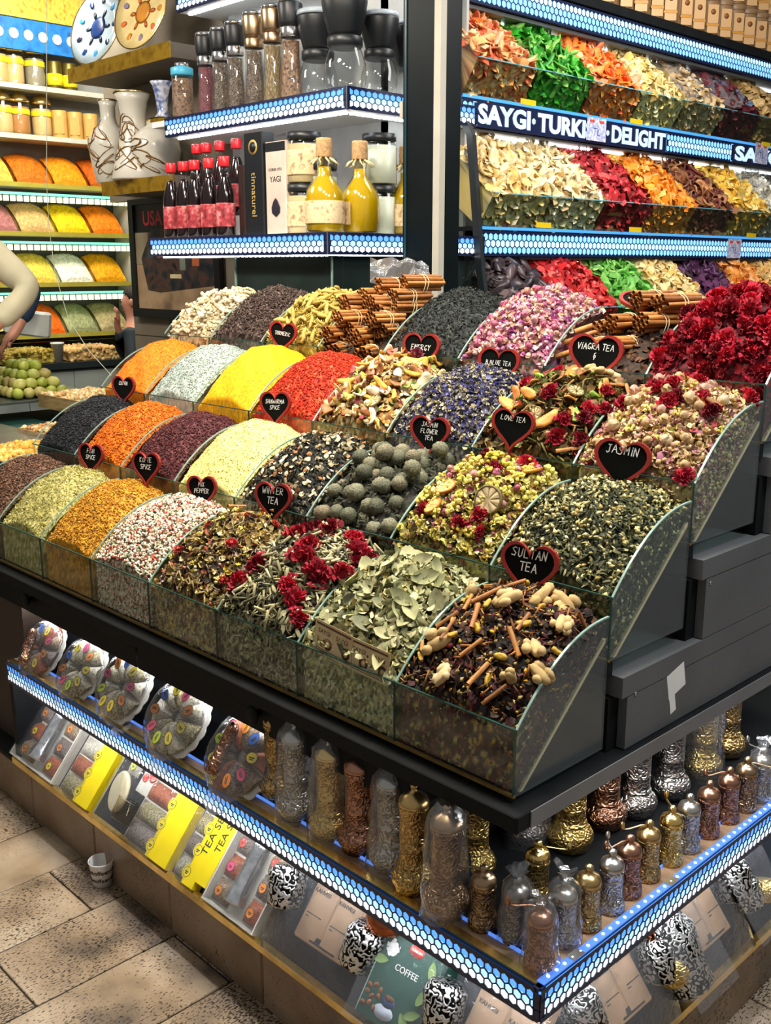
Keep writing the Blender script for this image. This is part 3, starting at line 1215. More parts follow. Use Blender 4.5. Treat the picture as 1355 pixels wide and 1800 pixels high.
def m_rosebud(mat, seed=0, r=0.009):
    rs = random.Random(seed)
    mb = MB()
    mb.lathe([(0.0, -r), (r * 0.7, -r * 0.6), (r, 0), (r * 0.8, r * 0.7), (r * 0.35, r * 1.2), (0, r * 1.25)], 8)
    for i in range(6):
        t = 2 * math.pi * i / 6 + rs.uniform(-.2, .2)
        c, s_ = math.cos(t), math.sin(t)
        c2, s2 = math.cos(t + 0.9), math.sin(t + 0.9)
        mb.add([(c * r * .6, s_ * r * .6, -r * .6), (c2 * r * .6, s2 * r * .6, -r * .6), (c2 * r * 1.15, s2 * r * 1.15, r * .4), (c * r * 1.2, s_ * r * 1.2, r * .9)], [(0, 1, 2, 3)])
    return mb.mesh('rosebud', mat)


def m_quill(mat, L=0.08, r=0.006, turns=1.3, seed=0):
    """cinnamon quill: a rolled bark scroll along x"""
    rs = random.Random(seed)
    mb = MB()
    n = 14
    secs = 3
    vs, fs = [], []
    for s_ in range(secs):
        x = -L / 2 + L * s_ / (secs - 1)
        for i in range(n):
            a = turns * 2 * math.pi * i / (n - 1)
            rr = r * (1.0 - 0.36 * i / (n - 1))
            vs.append((x, rr * math.cos(a) + rs.uniform(-1, 1) * r * .04, rr * math.sin(a) + rs.uniform(-1, 1) * r * .04))
    for s_ in range(secs - 1):
        for i in range(n - 1):
            fs.append((s_ * n + i, s_ * n + i + 1, (s_ + 1) * n + i + 1, (s_ + 1) * n + i))
    mb.add(vs, fs, True)
    me = mb.mesh('quill', mat)
    return me


def m_ginger(mat, seed=0, s=0.02):
    rs = random.Random(seed)
    mb = MB()
    mb.ball((0, 0, 0), (s * 1.1, s * 0.45, s * 0.4), 10, 7, 0.14, rs)
    for k in range(5):
        t = rs.uniform(0, 6.28)
        d = rs.uniform(0.6, 1.15) * s
        mb.ball((d * math.cos(t), d * math.sin(t) * 0.8, rs.uniform(-.2, .3) * s), (s * rs.uniform(.35, .6), s * rs.uniform(.3, .45), s * rs.uniform(.3, .42)), 8, 6, 0.12, rs)
    return mb.mesh('ginger', mat)


def m_slice(mat_r, mat_f, r=0.02, th=0.003, n=18, seg=9, name='slice'):
    """citrus slice: rind ring, pulp disc with raised segments"""
    mb = MB()
    mb.lathe([(r * 0.86, th), (r * 0.93, th * 1.25), (r, th * 0.6), (r, -th * 0.4), (r * 0.86, -th * .6)], n, cap=False)
    me = mb
    f0 = len(me.f)
    mb.lathe([(0.0, th * 0.55), (r * 0.87, th * 0.55)], n, smooth=False)
    mb.lathe([(0.0, -th * 0.5), (r * 0.87, -th * 0.5)], n, smooth=False)
    for i in range(seg):
        t0 = 2 * math.pi * (i + 0.1) / seg
        t1 = 2 * math.pi * (i + 0.9) / seg
        tm = (t0 + t1) / 2
        mb.add([(r * .12 * math.cos(tm), r * .12 * math.sin(tm), th * 0.8), (r * .8 * math.cos(t0), r * .8 * math.sin(t0), th * 0.8), (r * .84 * math.cos(tm), r * .84 * math.sin(tm), th * 1.05), (r * .8 * math.cos(t1), r * .8 * math.sin(t1), th * 0.8)], [(0, 1, 2, 3)])
    m = mb.mesh(name, mat_r)
    m.materials.append(mat_f)
    for p in m.polygons:
        if p.index >= f0:
            p.material_index = 1
    return m


def m_chip(mat, a=0.02, b=0.012, th=0.003, bend=0.004, seed=0, name='chip', hole=0.0, n=10):
    """curved irregular slice, optional hole"""
    rs = random.Random(seed)
    ra = [rs.uniform(0.85, 1.12) for _ in range(n)]
    vs, fs = [], []
    for lev, zz in enumerate((0.0, th)):
        for ring, q in enumerate((1.0, max(hole, 0.5))):
            for i in range(n):
                t = 2 * math.pi * i / n
                x, y = a * q * ra[i] * math.cos(t), b * q * ra[i] * math.sin(t)
                z = zz + bend * ((x / a) ** 2 * 1.0 - (y / b) ** 2 * 0.5) + rs.uniform(-1, 1) * th * 0.15
                vs.append((x, y, z))
    def idx(lev, ring, i):
        return lev * 2 * n + ring * n + (i % n)
    for i in range(n):
        fs.append((idx(1, 0, i), idx(1, 0, i + 1), idx(1, 1, i + 1), idx(1, 1, i)))
        fs.append((idx(0, 0, i + 1), idx(0, 0, i), idx(0, 1, i), idx(0, 1, i + 1)))
        fs.append((idx(0, 0, i), idx(0, 0, i + 1), idx(1, 0, i + 1), idx(1, 0, i)))
        if hole:
            fs.append((idx(0, 1, i + 1), idx(0, 1, i), idx(1, 1, i), idx(1, 1, i + 1)))
    if not hole:
        fs.append(tuple(idx(1, 1, i) for i in range(n)))
        fs.append(tuple(idx(0, 1, n - 1 - i) for i in range(n)))
    return MB().add(vs, fs, True).mesh(name, mat)


def m_teaball(mat, seed=0, r=0.02):
    rs = random.Random(seed)
    mb = MB()
    n, m = 22, 12
    vs, fs = [(0, 0, -r)], []
    ph0 = rs.uniform(0, 6)
    for k in range(1, m):
        ph = math.pi * k / m
        for i in range(n):
            t = 2 * math.pi * i / n
            q = 1 + 0.075 * (1 if (i + k // 2) % 2 else -1) * math.sin(ph) + rs.uniform(-.025, .025)
            vs.append((r * q * math.sin(ph) * math.cos(t + 0.25 * math.sin(ph * 2 + ph0)), r * q * math.sin(ph) * math.sin(t + 0.25 * math.sin(ph * 2 + ph0)), -r * q * math.cos(ph) * 0.95))
    vs.append((0, 0, r * 0.93))
    L = len(vs) - 1
    for i in range(n):
        j = (i + 1) % n
        fs.append((0, 1 + j, 1 + i))
        for k in range(m - 2):
            a = 1 + k * n
            fs.append((a + i, a + j, a + n + j, a + n + i))
        a = 1 + (m - 2) * n
        fs.append((a + i, a + j, L))
    mb.add(vs, fs, True)
    return mb.mesh('tea_ball', mat)


def m_cluster(mat, seed=0, r=0.012, n=9):
    rs = random.Random(seed)
    mb = MB()
    for _ in range(n):
        a = Vector((rs.gauss(0, 1), rs.gauss(0, 1), abs(rs.gauss(0, .7)))).normalized() * r * rs.uniform(.4, .9)
        q = r * rs.uniform(.22, .36)
        v, t = SHP['blob']
        mb.add([(a.x + p[0] * 2 * q, a.y + p[1] * 2 * q, a.z + p[2] * 2 * q) for p in v], [tuple(f) for f in t])
    return mb.mesh('cluster', mat)


def m_leaf(mat, L=0.03, wd=0.012, seed=0):
    rs = random.Random(seed)
    vs, fs = [], []
    cu = rs.uniform(0.1, 0.5)
    for i in range(6):
        t = i / 5
        wv = wd * math.sin(math.pi * min(1, t * 0.92 + 0.06)) ** 0.8
        z = cu * L * (t - 0.5) ** 2 * 1.6 + rs.uniform(-1, 1) * 0.0006
        vs += [(L * (t - .5), -wv * .5, z + wv * 0.25), (L * (t - .5), 0, z), (L * (t - .5), wv * .5, z + wv * 0.3)]
    for i in range(5):
        a = i * 3
        fs += [(a, a + 3, a + 4, a + 1), (a + 1, a + 4, a + 5, a + 2)]
    n = len(vs)
    vs += [(x, y, z - 0.0006) for x, y, z in vs]
    fs += [tuple(n + q for q in f[::-1]) for f in fs]
    return MB().add(vs, fs, True).mesh('leaf', mat)


red_fl = each('red_petals', [S('66081a'), S('a81030'), S('c41c38'), S('8a0c20')], 0.75, 90, 0.45)
red_fl2 = each('faded_red_petals', [S('a83028'), S('c04a38'), S('b82838')], 0.75, 90, 0.5)
cin_mat = each('cinnamon_bark', [S('8a5424'), S('b07438'), S('c88a48')], 0.6, 70, 0.3)
cin_dark = each('cinnamon_bark_dark', [S('6e4a28'), S('94683a'), S('7c5430')], 0.65, 70, 0.3)
gin_mat = each('ginger_skin', [S('c8ac78'), S('b89860'), S('d8c090')], 0.75, 60, 0.25, bump=0.4)
rind = each('citrus_rind', [S('c87a18'), S('d89428'), S('b86a10')], 0.5, 80, 0.3)
pulp = each('citrus_pulp', [S('e8b848'), S('d89a30'), S('f0cc78')], 0.5, 90, 0.3)
lime_r = each('dry_lime_rind', [S('6a5830'), S('7c6a3a')], 0.6, 80, 0.3)
lime_p = each('dry_lime_pulp', [S('c8b488'), S('b49c6a')], 0.6, 90, 0.35)
bud_mat = each('pink_bud', [S('c87890'), S('a85070'), S('d8a8a8'), S('b88a78')], 0.75, 120, 0.4)
buff_bud = each('buff_bud', [S('c8a878'), S('b89468'), S('d8c09a'), S('c08c80')], 0.75, 120, 0.4)
yel_fl = each('yellow_blossom', [S('d8c850'), S('e8dc7c'), S('c8b840')], 0.8, 100, 0.3)
ball_mat = each('tea_ball_leaf', [S('4a4c38'), S('5c5e48'), S('7c7a60'), S('786c54')], 0.7, 240, 0.6, bump=0.8)
leaf_mat = each('dried_leaf', [S('a8a878'), S('8a8c60'), S('c0bc8c'), S('70745a')], 0.75, 60, 0.35)
CARN = [m_carnation(red_fl, s) for s in range(3)]
CARN2 = [m_carnation(red_fl2, s + 9, 0.015, 3) for s in range(2)]
BUDS = [m_rosebud(bud_mat, s) for s in range(3)]
BUFF = [m_rosebud(buff_bud, s + 5, 0.010) for s in range(3)]
YEL = [m_cluster(yel_fl, s) for s in range(3)]
QUILL = [m_quill(cin_mat, 0.055, 0.005, 1.25, s) for s in range(3)]
QSMALL = [m_quill(cin_dark, 0.045, 0.0045, 1.2, s) for s in range(2)]
GING = [m_ginger(gin_mat, s) for s in range(4)]
ORNG = m_slice(rind, pulp, 0.019)
LIME = m_slice(lime_r, lime_p, 0.021)
TBALL = [m_teaball(ball_mat, s) for s in range(4)]
LEAF = [m_leaf(leaf_mat, 0.034, 0.020, s) for s in range(4)]

# ------------------------------------------------------------------ the thirty-two compartments
IW = BW - 0.006


def bin_mw(k, c):
    return Matrix.Translation((-BW * (c + 1) + 0.003, RD * k + 0.003, Z0 + RZ * k))


HP = {}


def make_bin(k, c, name, label, pal, layers, crown=0.032, edge=-0.026, lump=0.004, jit=0.0008, cat='spice', nx=46, ny=46, skew=0.0):
    hp = Heap(IW, crown, edge, lump=lump, seed=k * 10 + c, skew=skew)
    HP[k, c] = hp
    return heap_obj(name, label, cat, bin_mw(k, c), hp, pal, layers, jit, nx, ny, None, c == 0)


def P_(*a):
    return [(a[i], a[i + 1]) for i in range(0, len(a), 2)]


# --- lowest tray
pal = P_('5c4030', 3, '7a5844', 2, '3c2a20', 2, '946c52', 1)
make_bin(0, 7, 'brown_seed_heap', 'heap of coarse dark brown seeds at the far end of the lowest tray', pal, [('grain', 2600, 300, 0.005, 0.008, None, 0.6, 0.0005)], 0.028)
pal = P_('b4ac62', 3, '98924c', 2, 'cfc88a', 2, '7c7838', 1)
make_bin(0, 6, 'herb_heap', 'heap of pale olive green dried herb in the lowest tray', pal, [('needle', 3200, 400, 0.005, 0.009, None, 0.6, 0.0006)], 0.03)
pal = P_('c48a1c', 3, 'a87018', 2, 'dca434', 2, '8a5c14', 0.6)
make_bin(0, 5, 'curry_heap', 'heap of ochre curry coloured spice in the lowest tray', pal, [('grain', 3200, 400, 0.004, 0.008, None, 0.6, 0.0005)], 0.032)
pal = P_('d8ccb0', 4, 'b0483c', 1.3, 'ece4d4', 3, '38382a', 1.2, '8c8c64', 1.2, 'c46a58', .8)
make_bin(0, 4, 'mixed_pepper_heap', 'heap of mixed white, red and black peppercorns', P_('6a6048', 2, '8c8060', 1, '3c3828', 1), [('blob', 3600, 900, 0.0055, 0.0075, pal, 0.3, 0.0012)], 0.026, edge=-0.012)
mixpal = P_('c8b06a', 3, '8a7440', 2, 'd8c890', 2, '4c3a2a', 2.4, '2a221c', 2, 'a8543c', .7, 'd8b83c', .5, 'b09488', 1)
make_bin(0, 3, 'winter_tea_heap', 'loose winter tea of yellow petals, herbs and bark below the WINTER TEA heart', P_('2a231a', 2, '4c4028', 1, '6c5c38', .6),
         [('petal', 900, 240, 0.008, 0.016, mixpal, 0.6, 0.002), ('stick', 260, 90, 0.012, 0.03, P_('a08c58', 1, '6c5434', 1), 0.4, 0.002), ('blob', 420, 60, 0.004, 0.008, mixpal, .5, .002)], 0.03, lump=0.007, cat='tea')
stempal = P_('a8a078', 3, '7c7a54', 2, '504e38', 1.4, 'c8c09a', 1.6)
make_bin(0, 2, 'stem_tea_heap', 'dark berry tea with pale stems and red carnation heads', P_('16130f', 3, '2c241a', 1, '3c3422', .6),
         [('blob', 500, 60, 0.007, 0.013, P_('17141a', 3, '241c20', 1, '3a2a28', .5), .4, 0.003), ('stick', 620, 240, 0.018, 0.042, stempal, 0.35, 0.005), ('needle', 500, 160, 0.014, 0.03, stempal, .5, .005)], 0.032, lump=0.008, cat='tea')
leafpal = P_('b0ae80', 3, '8c9064', 3, 'd0cca0', 2, '5c6044', 1.5, '8c7c4a', 1)
make_bin(0, 1, 'green_leaf_tea_heap', 'heap of pale green dried senna leaves in the lowest tray', P_('4c4c34', 2, '6c6c4a', 1, '2c2c20', 1),
         [('leaf', 1150, 300, 0.012, 0.026, leafpal, 0.5, 0.003), ('petal', 420, 80, 0.007, 0.013, P_('d8d09a', 2, 'c8b868', 1), .6, .004)], 0.032, lump=0.007, cat='tea')
sulpal = P_('1c1410', 4, '35241c', 2, '4a2026', 1.2, '5c4028', 1)
make_bin(0, 0, 'sultan_tea_heap', 'dark Sultan tea with ginger and cinnamon at the corner of the lowest tray', P_('150f0c', 3, '2c1c14', 1),
         [('flake', 1150, 200, 0.010, 0.020, sulpal, 0.6, 0.002), ('stick', 260, 80, 0.012, 0.028, P_('a87440', 1, '7c5028', 1), .45, .003), ('grain', 340, 40, 0.008, 0.013, P_('c8b070', 2, 'c89a20', 1, '9c8c50', 1), .5, .004), ('blob', 160, 20, .006, .011, P_('5c1424', 1, '7a2c30', 1), .4, .003)], 0.03, lump=0.007, cat='tea')

# --- second tray
pal = P_('121418', 4, '23262c', 2, '363a40', 1)
make_bin(1, 7, 'black_seed_heap', 'heap of black cumin seed at the far end of the second tray', pal, [('grain', 3000, 100, 0.005, 0.008, None, .6, .0005)], .026)
pal = P_('d06a08', 3, 'b85606', 2, 'e48420', 1.5)
make_bin(1, 6, 'orange_flake_heap', 'heap of coarse orange pepper flakes between black seed and dark red sumac', pal, [('grain', 3000, 100, .004, .008, None, .6, .0005)], .032)
pal = P_('4c1c22', 3, '5e2a2e', 2, '74403e', 1, '34141a', 1)
make_bin(1, 5, 'sumac_heap', 'heap of dark wine red sumac', pal, [('grain', 3000, 100, .004, .008, None, .6, .0005)], .028)
pal = P_('d8d07c', 3, 'e0da98', 2, 'c8bf68', 1)
make_bin(1, 4, 'cream_powder_heap', 'tall heap of pale cream yellow powder', pal, [('grain', 1500, 60, .003, .005, None, .6, .0003)], .04, jit=0.0007, nx=80, ny=80)
pal = P_('1c1e1a', 4, '2e3028', 3, 'c8b894', 1, '8c7c5a', .8, 'b0703c', .5, 'd8c8a0', .6)
make_bin(1, 3, 'black_tea_mix_heap', 'black leaf tea flecked with pale nut and orange peel pieces', P_('17181a', 3, '2a2c26', 1), [('needle', 2000, 100, .008, .014, P_('1c1e1a', 3, '33352c', 2, '4c4c40', 1), .6, .0015), ('flake', 420, 20, .007, .015, P_('c8b894', 2, '8c7c5a', 2, 'b0703c', .8, 'e0d4b4', 1), .5, .003)], .03, lump=.006, cat='tea')
make_bin(1, 2, 'dark_bedding_heap', 'dark bed of loose leaf under the green tea balls', P_('14150f', 3, '24251a', 1), [('needle', 700, 150, .01, .02, P_('2c2e20', 2, '44462f', 1), .5, .001)], 0.004, -0.022, lump=.003, cat='tea')
flpal = P_('d8c868', 3, 'e8dea0', 2, 'a89a50', 2, '6c6a40', 1.6, '3c3828', 1.6, 'a84c6c', .7, 'b88a70', 1)
make_bin(1, 1, 'flower_tea_heap', 'tea of yellow blossoms, rose petals and citrus slices below the LOVE TEA heart', P_('3a3420', 2, '6c6238', 1, '221e14', 1), [('petal', 1500, 260, .008, .016, flpal, .6, .003), ('blob', 500, 60, .005, .009, P_('d8c850', 2, 'e8dc7c', 1, 'a06078', .5), .4, .004)], .034, lump=.008, cat='tea')
jaspal = P_('3c4028', 4, '585c3c', 3, '7c7a50', 2, '24281a', 2, 'a8a070', 1)
make_bin(1, 0, 'jasmine_tea_heap', 'green jasmine leaf tea with small cream buds below the JASMIN heart', P_('22251a', 3, '3c3f2a', 1), [('needle', 3600, 500, .009, .017, jaspal, .6, .0018), ('grain', 380, 50, .009, .016, P_('d0c080', 2, 'b89c58', 1, 'e0d8a8', 1), .4, .003)], .034, lump=.005, cat='tea')

# --- third tray
pal = P_('d87408', 3, 'c86806', 1, 'e08414', 1)
make_bin(2, 7, 'orange_powder_heap', 'heap of bright orange powder at the far end of the third tray', pal, [('grain', 700, 30, .003, .0045, None, .6, .0002)], .034, jit=.0006, nx=80, ny=80)
pal = P_('a4b0a8', 3, '929f98', 1, 'b8c4bc', 1, '9cacA2'.lower(), .4)
make_bin(2, 6, 'white_salt_heap', 'heap of greyish white salt grains', pal, [('grain', 2600, 60, .003, .006, None, .6, .0004)], .032, nx=70, ny=70)
pal = P_('e8a800', 3, 'dc9c00', 1, 'f0b40a', 1)
make_bin(2, 5, 'turmeric_heap', 'smooth heap of vivid yellow turmeric powder', pal, [], .048, jit=.0005, nx=90, ny=90)
pal = P_('c02808', 3, 'd44018', 2, '981806', 1.5, 'e06434', .6)
make_bin(2, 4, 'chilli_heap', 'heap of bright red chilli flakes', pal, [('grain', 3200, 60, .004, .008, None, .7, .0006)], .04)
make_bin(2, 3, 'fruit_tea_bed', 'bed of small dried apple and peel bits below the ENERGY heart', P_('6c5028', 2, 'a88448', 1, '3c2c1a', 1), [('flake', 900, 80, .010, .018, P_('d8b878', 2, 'b8843c', 2, 'e8d8b0', 2, '7c4c2a', 1, '9c3a4a', .4, '7c9a4c', .4), .6, .002)], .04, lump=.006, cat='tea')
blpal = P_('4c4a80', 2.4, '38386a', 2, '6c6ca0', 1, 'c8c0a0', 3, 'a89c78', 2, '2c2c44', 1.2)
make_bin(2, 2, 'blue_tea_heap', 'blue and cream flower tea below the B. BLUE TEA heart', P_('2c2a3c', 2, '5c5850', 1), [('petal', 3000, 150, .006, .011, blpal, .7, .0018)], .034, lump=.004, cat='tea')
vpal = P_('5c4a28', 2, '8c6c38', 2, '3a2c1a', 2, 'b8a070', 1, '6c7c34', 1, 'b03030', .6)
make_bin(2, 1, 'fruit_spice_tea_heap', 'mixed fruit, ginger and leaf tea below the largest heart chalkboard', P_('2c2214', 3, '54401f', 1), [('petal', 900, 80, .010, .02, vpal, .6, .003), ('stick', 200, 10, .015, .035, P_('9c7c48', 1, '6c6a34', 1), .4, .004)], .034, lump=.007, cat='tea')
rpal = P_('c8a878', 3, 'd8c49a', 3, 'b88c80', 2, 'd8c860', 1.5, '8c6c44', 1.5, 'a83c48', .8, 'b87890', 1)
make_bin(2, 0, 'rosebud_tea_heap', 'tea of buff rosebuds, yellow petals and red flowers at the end of the third tray', P_('5c4628', 2, '8c6c44', 1, '3c2c1c', 1), [('petal', 1700, 260, .008, .016, rpal, .6, .003), ('blob', 700, 120, .008, .012, rpal, .4, .003)], .036, lump=.007, cat='tea')

# --- topmost tray
make_bin(3, 7, 'ginger_bed', 'bed of small pale ginger bits at the far end of the topmost tray', P_('8c7c60', 2, 'a89878', 1), [('blob', 500, 20, .008, .014, P_('d8c8a8', 2, 'b8a480', 1), .5, .002)], .02, lump=.005)
pal = P_('4c3a34', 3, '62504a', 2, '30241f', 2, '7c6a60', 1)
make_bin(3, 6, 'clove_heap', 'heap of dark brown cloves next to the white ginger roots', pal, [('stick', 1700, 60, .011, .018, pal, .7, .002), ('blob', 500, 10, .005, .008, pal, .5, .003)], .036, lump=.005)
make_bin(3, 5, 'turmeric_root_bed', 'bed of broken yellow root bits behind the TURMERIC heart', P_('8c7830', 2, '6c5a20', 1), [('stick', 500, 20, .015, .025, P_('b89c44', 2, 'd0b85c', 1), .5, .002)], .024, lump=.005)
make_bin(3, 4, 'cinnamon_crumb_bed', 'dark crumbs of bark under the cinnamon bundles', P_('24160c', 2, '3a2414', 1), [('flake', 300, 40, .008, .016, P_('3c2616', 1, '583820', 1), .5, .001)], -0.03, -0.06, lump=.002)
pal = P_('1a1f1e', 4, '2c312e', 2, '454a46', 1)
make_bin(3, 3, 'black_tea_heap', 'tall heap of plain black tea behind the ENERGY heart', pal, [('needle', 3000, 100, .007, .012, None, .7, .0012)], .05, lump=.004, cat='tea')
pkpal = P_('d8a8b8', 2.5, 'a8508c', 1.6, 'c8a080', 2.5, 'ecd8c0', 2, '8a3a78', 1, 'c87c94', 2)
make_bin(3, 2, 'pink_petal_heap', 'heap of small pink and purple rose buds and petals', P_('7c5c54', 2, 'a8848c', 1), [('petal', 1500, 60, .009, .016, pkpal, .7, .003), ('blob', 420, 30, .009, .013, pkpal, .4, .003)], .05, lump=.005, cat='flowers')
make_bin(3, 1, 'bark_crumb_bed', 'dark bark crumbs under the cinnamon bundle by the roses', P_('24160c', 2, '3a2414', 1), [('flake', 300, 40, .008, .016, P_('3c2616', 1, '583820', 1), .5, .001)], -0.02, -0.05, lump=.002)
make_bin(3, 0, 'rose_petal_bed', 'bed of dark crimson petals under the red roses', P_('5a0814', 2, '3c0610', 1), [('petal', 700, 200, .012, .02, P_('8a0f22', 2, 'b01830', 1, '5c0a18', 1), .6, .003)], .04, lump=.008, cat='flowers')

# ------------------------------------------------------------------ single pieces lying on the heaps
def strew(k, c, name, meshes, n, label, cat, group, size=(0.85, 1.15), lift=0.006, tilt=0.35, spots=None, ylo=None, yhi=None):
    hp = HP[k, c]
    mw = bin_mw(k, c)
    for i, (x, y) in enumerate(spots or stratified(hp, n, ylo, yhi)):
        put(name, meshes[i % len(meshes)], hp, mw, x, y, label, cat, group, random.uniform(*size), lift + .007, tilt)


# winter tea
strew(0, 3, 'dried_carnation', CARN2, 0, 'small faded red flower head in the winter tea', 'flower', 'red flowers in the winter tea', (0.7, 1.0), .007, spots=[(.05, .06), (.20, .10), (.15, .17), (.22, .20), (.10, .12), (.24, .05)])
strew(0, 3, 'cinnamon_stick', QUILL, 0, 'cinnamon stick lying on the winter tea', 'cinnamon', 'cinnamon sticks on the winter tea', (.9, 1.2), .008, spots=[(.07, .21), (.17, .225), (.12, .19)])
strew(0, 3, 'yellow_blossom', YEL, 12, 'small yellow blossom cluster on the winter tea', 'flower', 'yellow blossoms on the winter tea', (.6, .9), .005)


def stand(k, c, xs, label, group):
    """short sticks standing upright behind the front pane"""
    for xq in xs:
        M = bin_mw(k, c) @ Matrix.Translation((xq, 0.016 + random.uniform(0, .006), 0.105 + random.uniform(-.012, .012))) @ Matrix.Rotation(math.pi / 2 + random.uniform(-.12, .12), 4, 'Y') @ Matrix.Rotation(random.uniform(-.1, .1), 4, 'Z') @ Matrix.Scale(1.35, 4)
        tag(inst('cinnamon_stick', random.choice(QSMALL), mw=M), label, 'cinnamon', group)


stand(0, 3, (.02, .06, .11, .16, .21), 'cinnamon stick standing behind the front glass of the winter tea', 'upright sticks in the winter tea')
stand(0, 0, (.03, .075, .12, .165, .21), 'cinnamon stick standing behind the front glass of the Sultan tea', 'upright sticks in the Sultan tea')
stand(1, 1, (.04, .10, .16, .22), 'cinnamon stick standing behind the front glass of the yellow flower tea', 'upright sticks in the yellow flower tea')
# carnation tea
strew(0, 2, 'dried_carnation', CARN, 0, 'deep red carnation head on the dark berry tea', 'flower', 'red carnations on the dark berry tea', (1.1, 1.85), .008,
      spots=[(.06, .20), (.10, .215), (.15, .205), (.20, .215), (.235, .20), (.25, .17), (.09, .15), (.15, .14), (.22, .10), (.26, .13), (.05, .09), (.04, .05), (.19, .06), (.22, .045), (.25, .035), (.13, .18), (.25, .22), (.17, .10)])
strew(0, 2, 'black_berry', [m_cluster(plain('berry_skin', S('1a1418'), 0.45, var=.3, scale=90), s, .012, 11) for s in range(2)], 14, 'wrinkled black mulberry in the dark berry tea', 'berry', 'black mulberries', (.8, 1.1), .006)
# senna leaves
strew(0, 1, 'senna_leaf', LEAF, 42, 'broad pale green dried leaf on the senna heap', 'leaf', 'large senna leaves', (1.0, 1.7), .006, .5)
# sultan tea
strew(0, 0, 'ginger_root', GING, 0, 'knobbly cream ginger root on the Sultan tea', 'ginger', 'ginger roots on the Sultan tea', (1.0, 1.5), .01, spots=[(.235, .10), (.255, .07), (.22, .06), (.15, .14), (.06, .06), (.11, .02), (.17, .20), (.20, .215), (.045, .17), (.24, .16)])
strew(0, 0, 'cinnamon_stick', QUILL, 0, 'cinnamon stick lying on the Sultan tea', 'cinnamon', 'cinnamon sticks on the Sultan tea', (.8, 1.1), .008, .25, spots=[(.04, .10), (.07, .07), (.10, .10), (.05, .14), (.07, .18), (.09, .20), (.11, .20), (.19, .12), (.20, .09), (.17, .03), (.21, .03), (.02, .06), (.25, .19), (.13, .06), (.09, .15)])
strew(0, 0, 'turmeric_finger', [m_chip(each('yellow_root', [S('c89a20'), S('d8b040'), S('b88a18')], .6, 60, .3), .013, .006, .006, .002, s, 'turmeric_finger') for s in range(2)], 14, 'small yellow turmeric finger on the Sultan tea', 'spice', 'turmeric fingers on the Sultan tea', (.8, 1.1), .005)

# tea balls
TB = HP[1, 2]
i = 0
for jr in range(7):
    for ic in range(7):
        x = 0.026 + 0.0375 * (ic + (0.5 if jr % 2 else 0.0)) + random.uniform(-.004, .004)
        y = 0.022 + 0.0345 * jr + random.uniform(-.004, .004)
        if x > IW - .022 or y > .245:
            continue
        put('tea_ball', TBALL[i % 4], TB, bin_mw(1, 2), x, y, 'grey green hand-tied tea ball in the second tray', 'tea ball', 'tied tea balls', random.uniform(.85, 1.05), .018, 1.5)
        i += 1
for (x, y) in ((.09, .10), (.15, .14), (.12, .18), (.20, .12), (.17, .19), (.21, .20)):
    put('tea_ball', TBALL[i % 4], TB, bin_mw(1, 2), x, y, 'grey green hand-tied tea ball in the second tray', 'tea ball', 'tied tea balls', random.uniform(.85, 1.05), .046, 1.5)
    i += 1
# yellow flower tea
strew(1, 1, 'yellow_blossom', YEL, 40, 'yellow blossom cluster on the flower tea', 'flower', 'yellow blossoms on the flower tea', (1.1, 1.7), .007)
strew(1, 1, 'dried_carnation', CARN, 0, 'deep red flower head on the yellow flower tea', 'flower', 'red flowers on the yellow flower tea', (.85, 1.15), .009, spots=[(.10, .20), (.07, .05), (.15, .15), (.17, .04), (.23, .04), (.18, .225), (.20, .06)])
strew(1, 1, 'lemon_slice', [ORNG], 0, 'bright yellow dried citrus slice on the flower tea', 'citrus slice', 'yellow citrus slices on the flower tea', (1.1, 1.3), .008, .25, spots=[(.08, .09), (.09, .045), (.22, .20), (.13, .23)])
strew(1, 1, 'lime_slice', [LIME], 0, 'large brown dried lime slice by the jasmine tea', 'citrus slice', None, (1.5, 1.5), .011, .12, spots=[(.205, .085)])
strew(1, 1, 'rosebud', BUDS, 16, 'small purple rosebud on the flower tea', 'flower', 'rosebuds on the flower tea', (.8, 1.1), .007)
# energy fruit tea
chipc = {'apple_chip': ([S('e0c890'), S('f0e4c4'), S('d0a860')], 'pale dried apple slice on the fruit tea', .020, .013, 34),
         'mango_strip': ([S('e0a838'), S('d89420'), S('e8c060')], 'orange yellow dried mango strip on the fruit tea', .024, .009, 24),
         'papaya_cube': ([S('c05a48'), S('d87a68'), S('a83c3c')], 'reddish dried papaya piece on the fruit tea', .014, .010, 9),
         'kiwi_piece': ([S('8aa83c'), S('a8c04c')], 'green candied fruit piece on the fruit tea', .012, .009, 6),
         'peel_curl': ([S('a86a38'), S('8c5428'), S('c08850')], 'brown curled fruit peel on the fruit tea', .020, .012, 16)}
for nm, (cl, lb, a, b, n) in chipc.items():
    mt = each(nm + '_flesh', cl, .55, 50, .3)
    strew(2, 3, nm, [m_chip(mt, a, b, .003, .007, s, nm) for s in range(3)], n, lb, 'dried fruit', nm.replace('_', ' ') + 's on the fruit tea', (.8, 1.25), .008, .6)
strew(2, 3, 'rose_flower', [m_carnation(each('rust_petals', [S('a8502c'), S('7c2c4c')], .7, 60, .5), 3, .02)], 0, 'rust and purple flower on top of the fruit tea', 'flower', None, (1.1, 1.1), .012, spots=[(.16, .215)])
strew(2, 3, 'lime_slice', [LIME], 0, 'dark dried fruit slice low on the fruit tea', 'citrus slice', None, (1.1, 1.1), .010, .2, spots=[(.20, .04)])
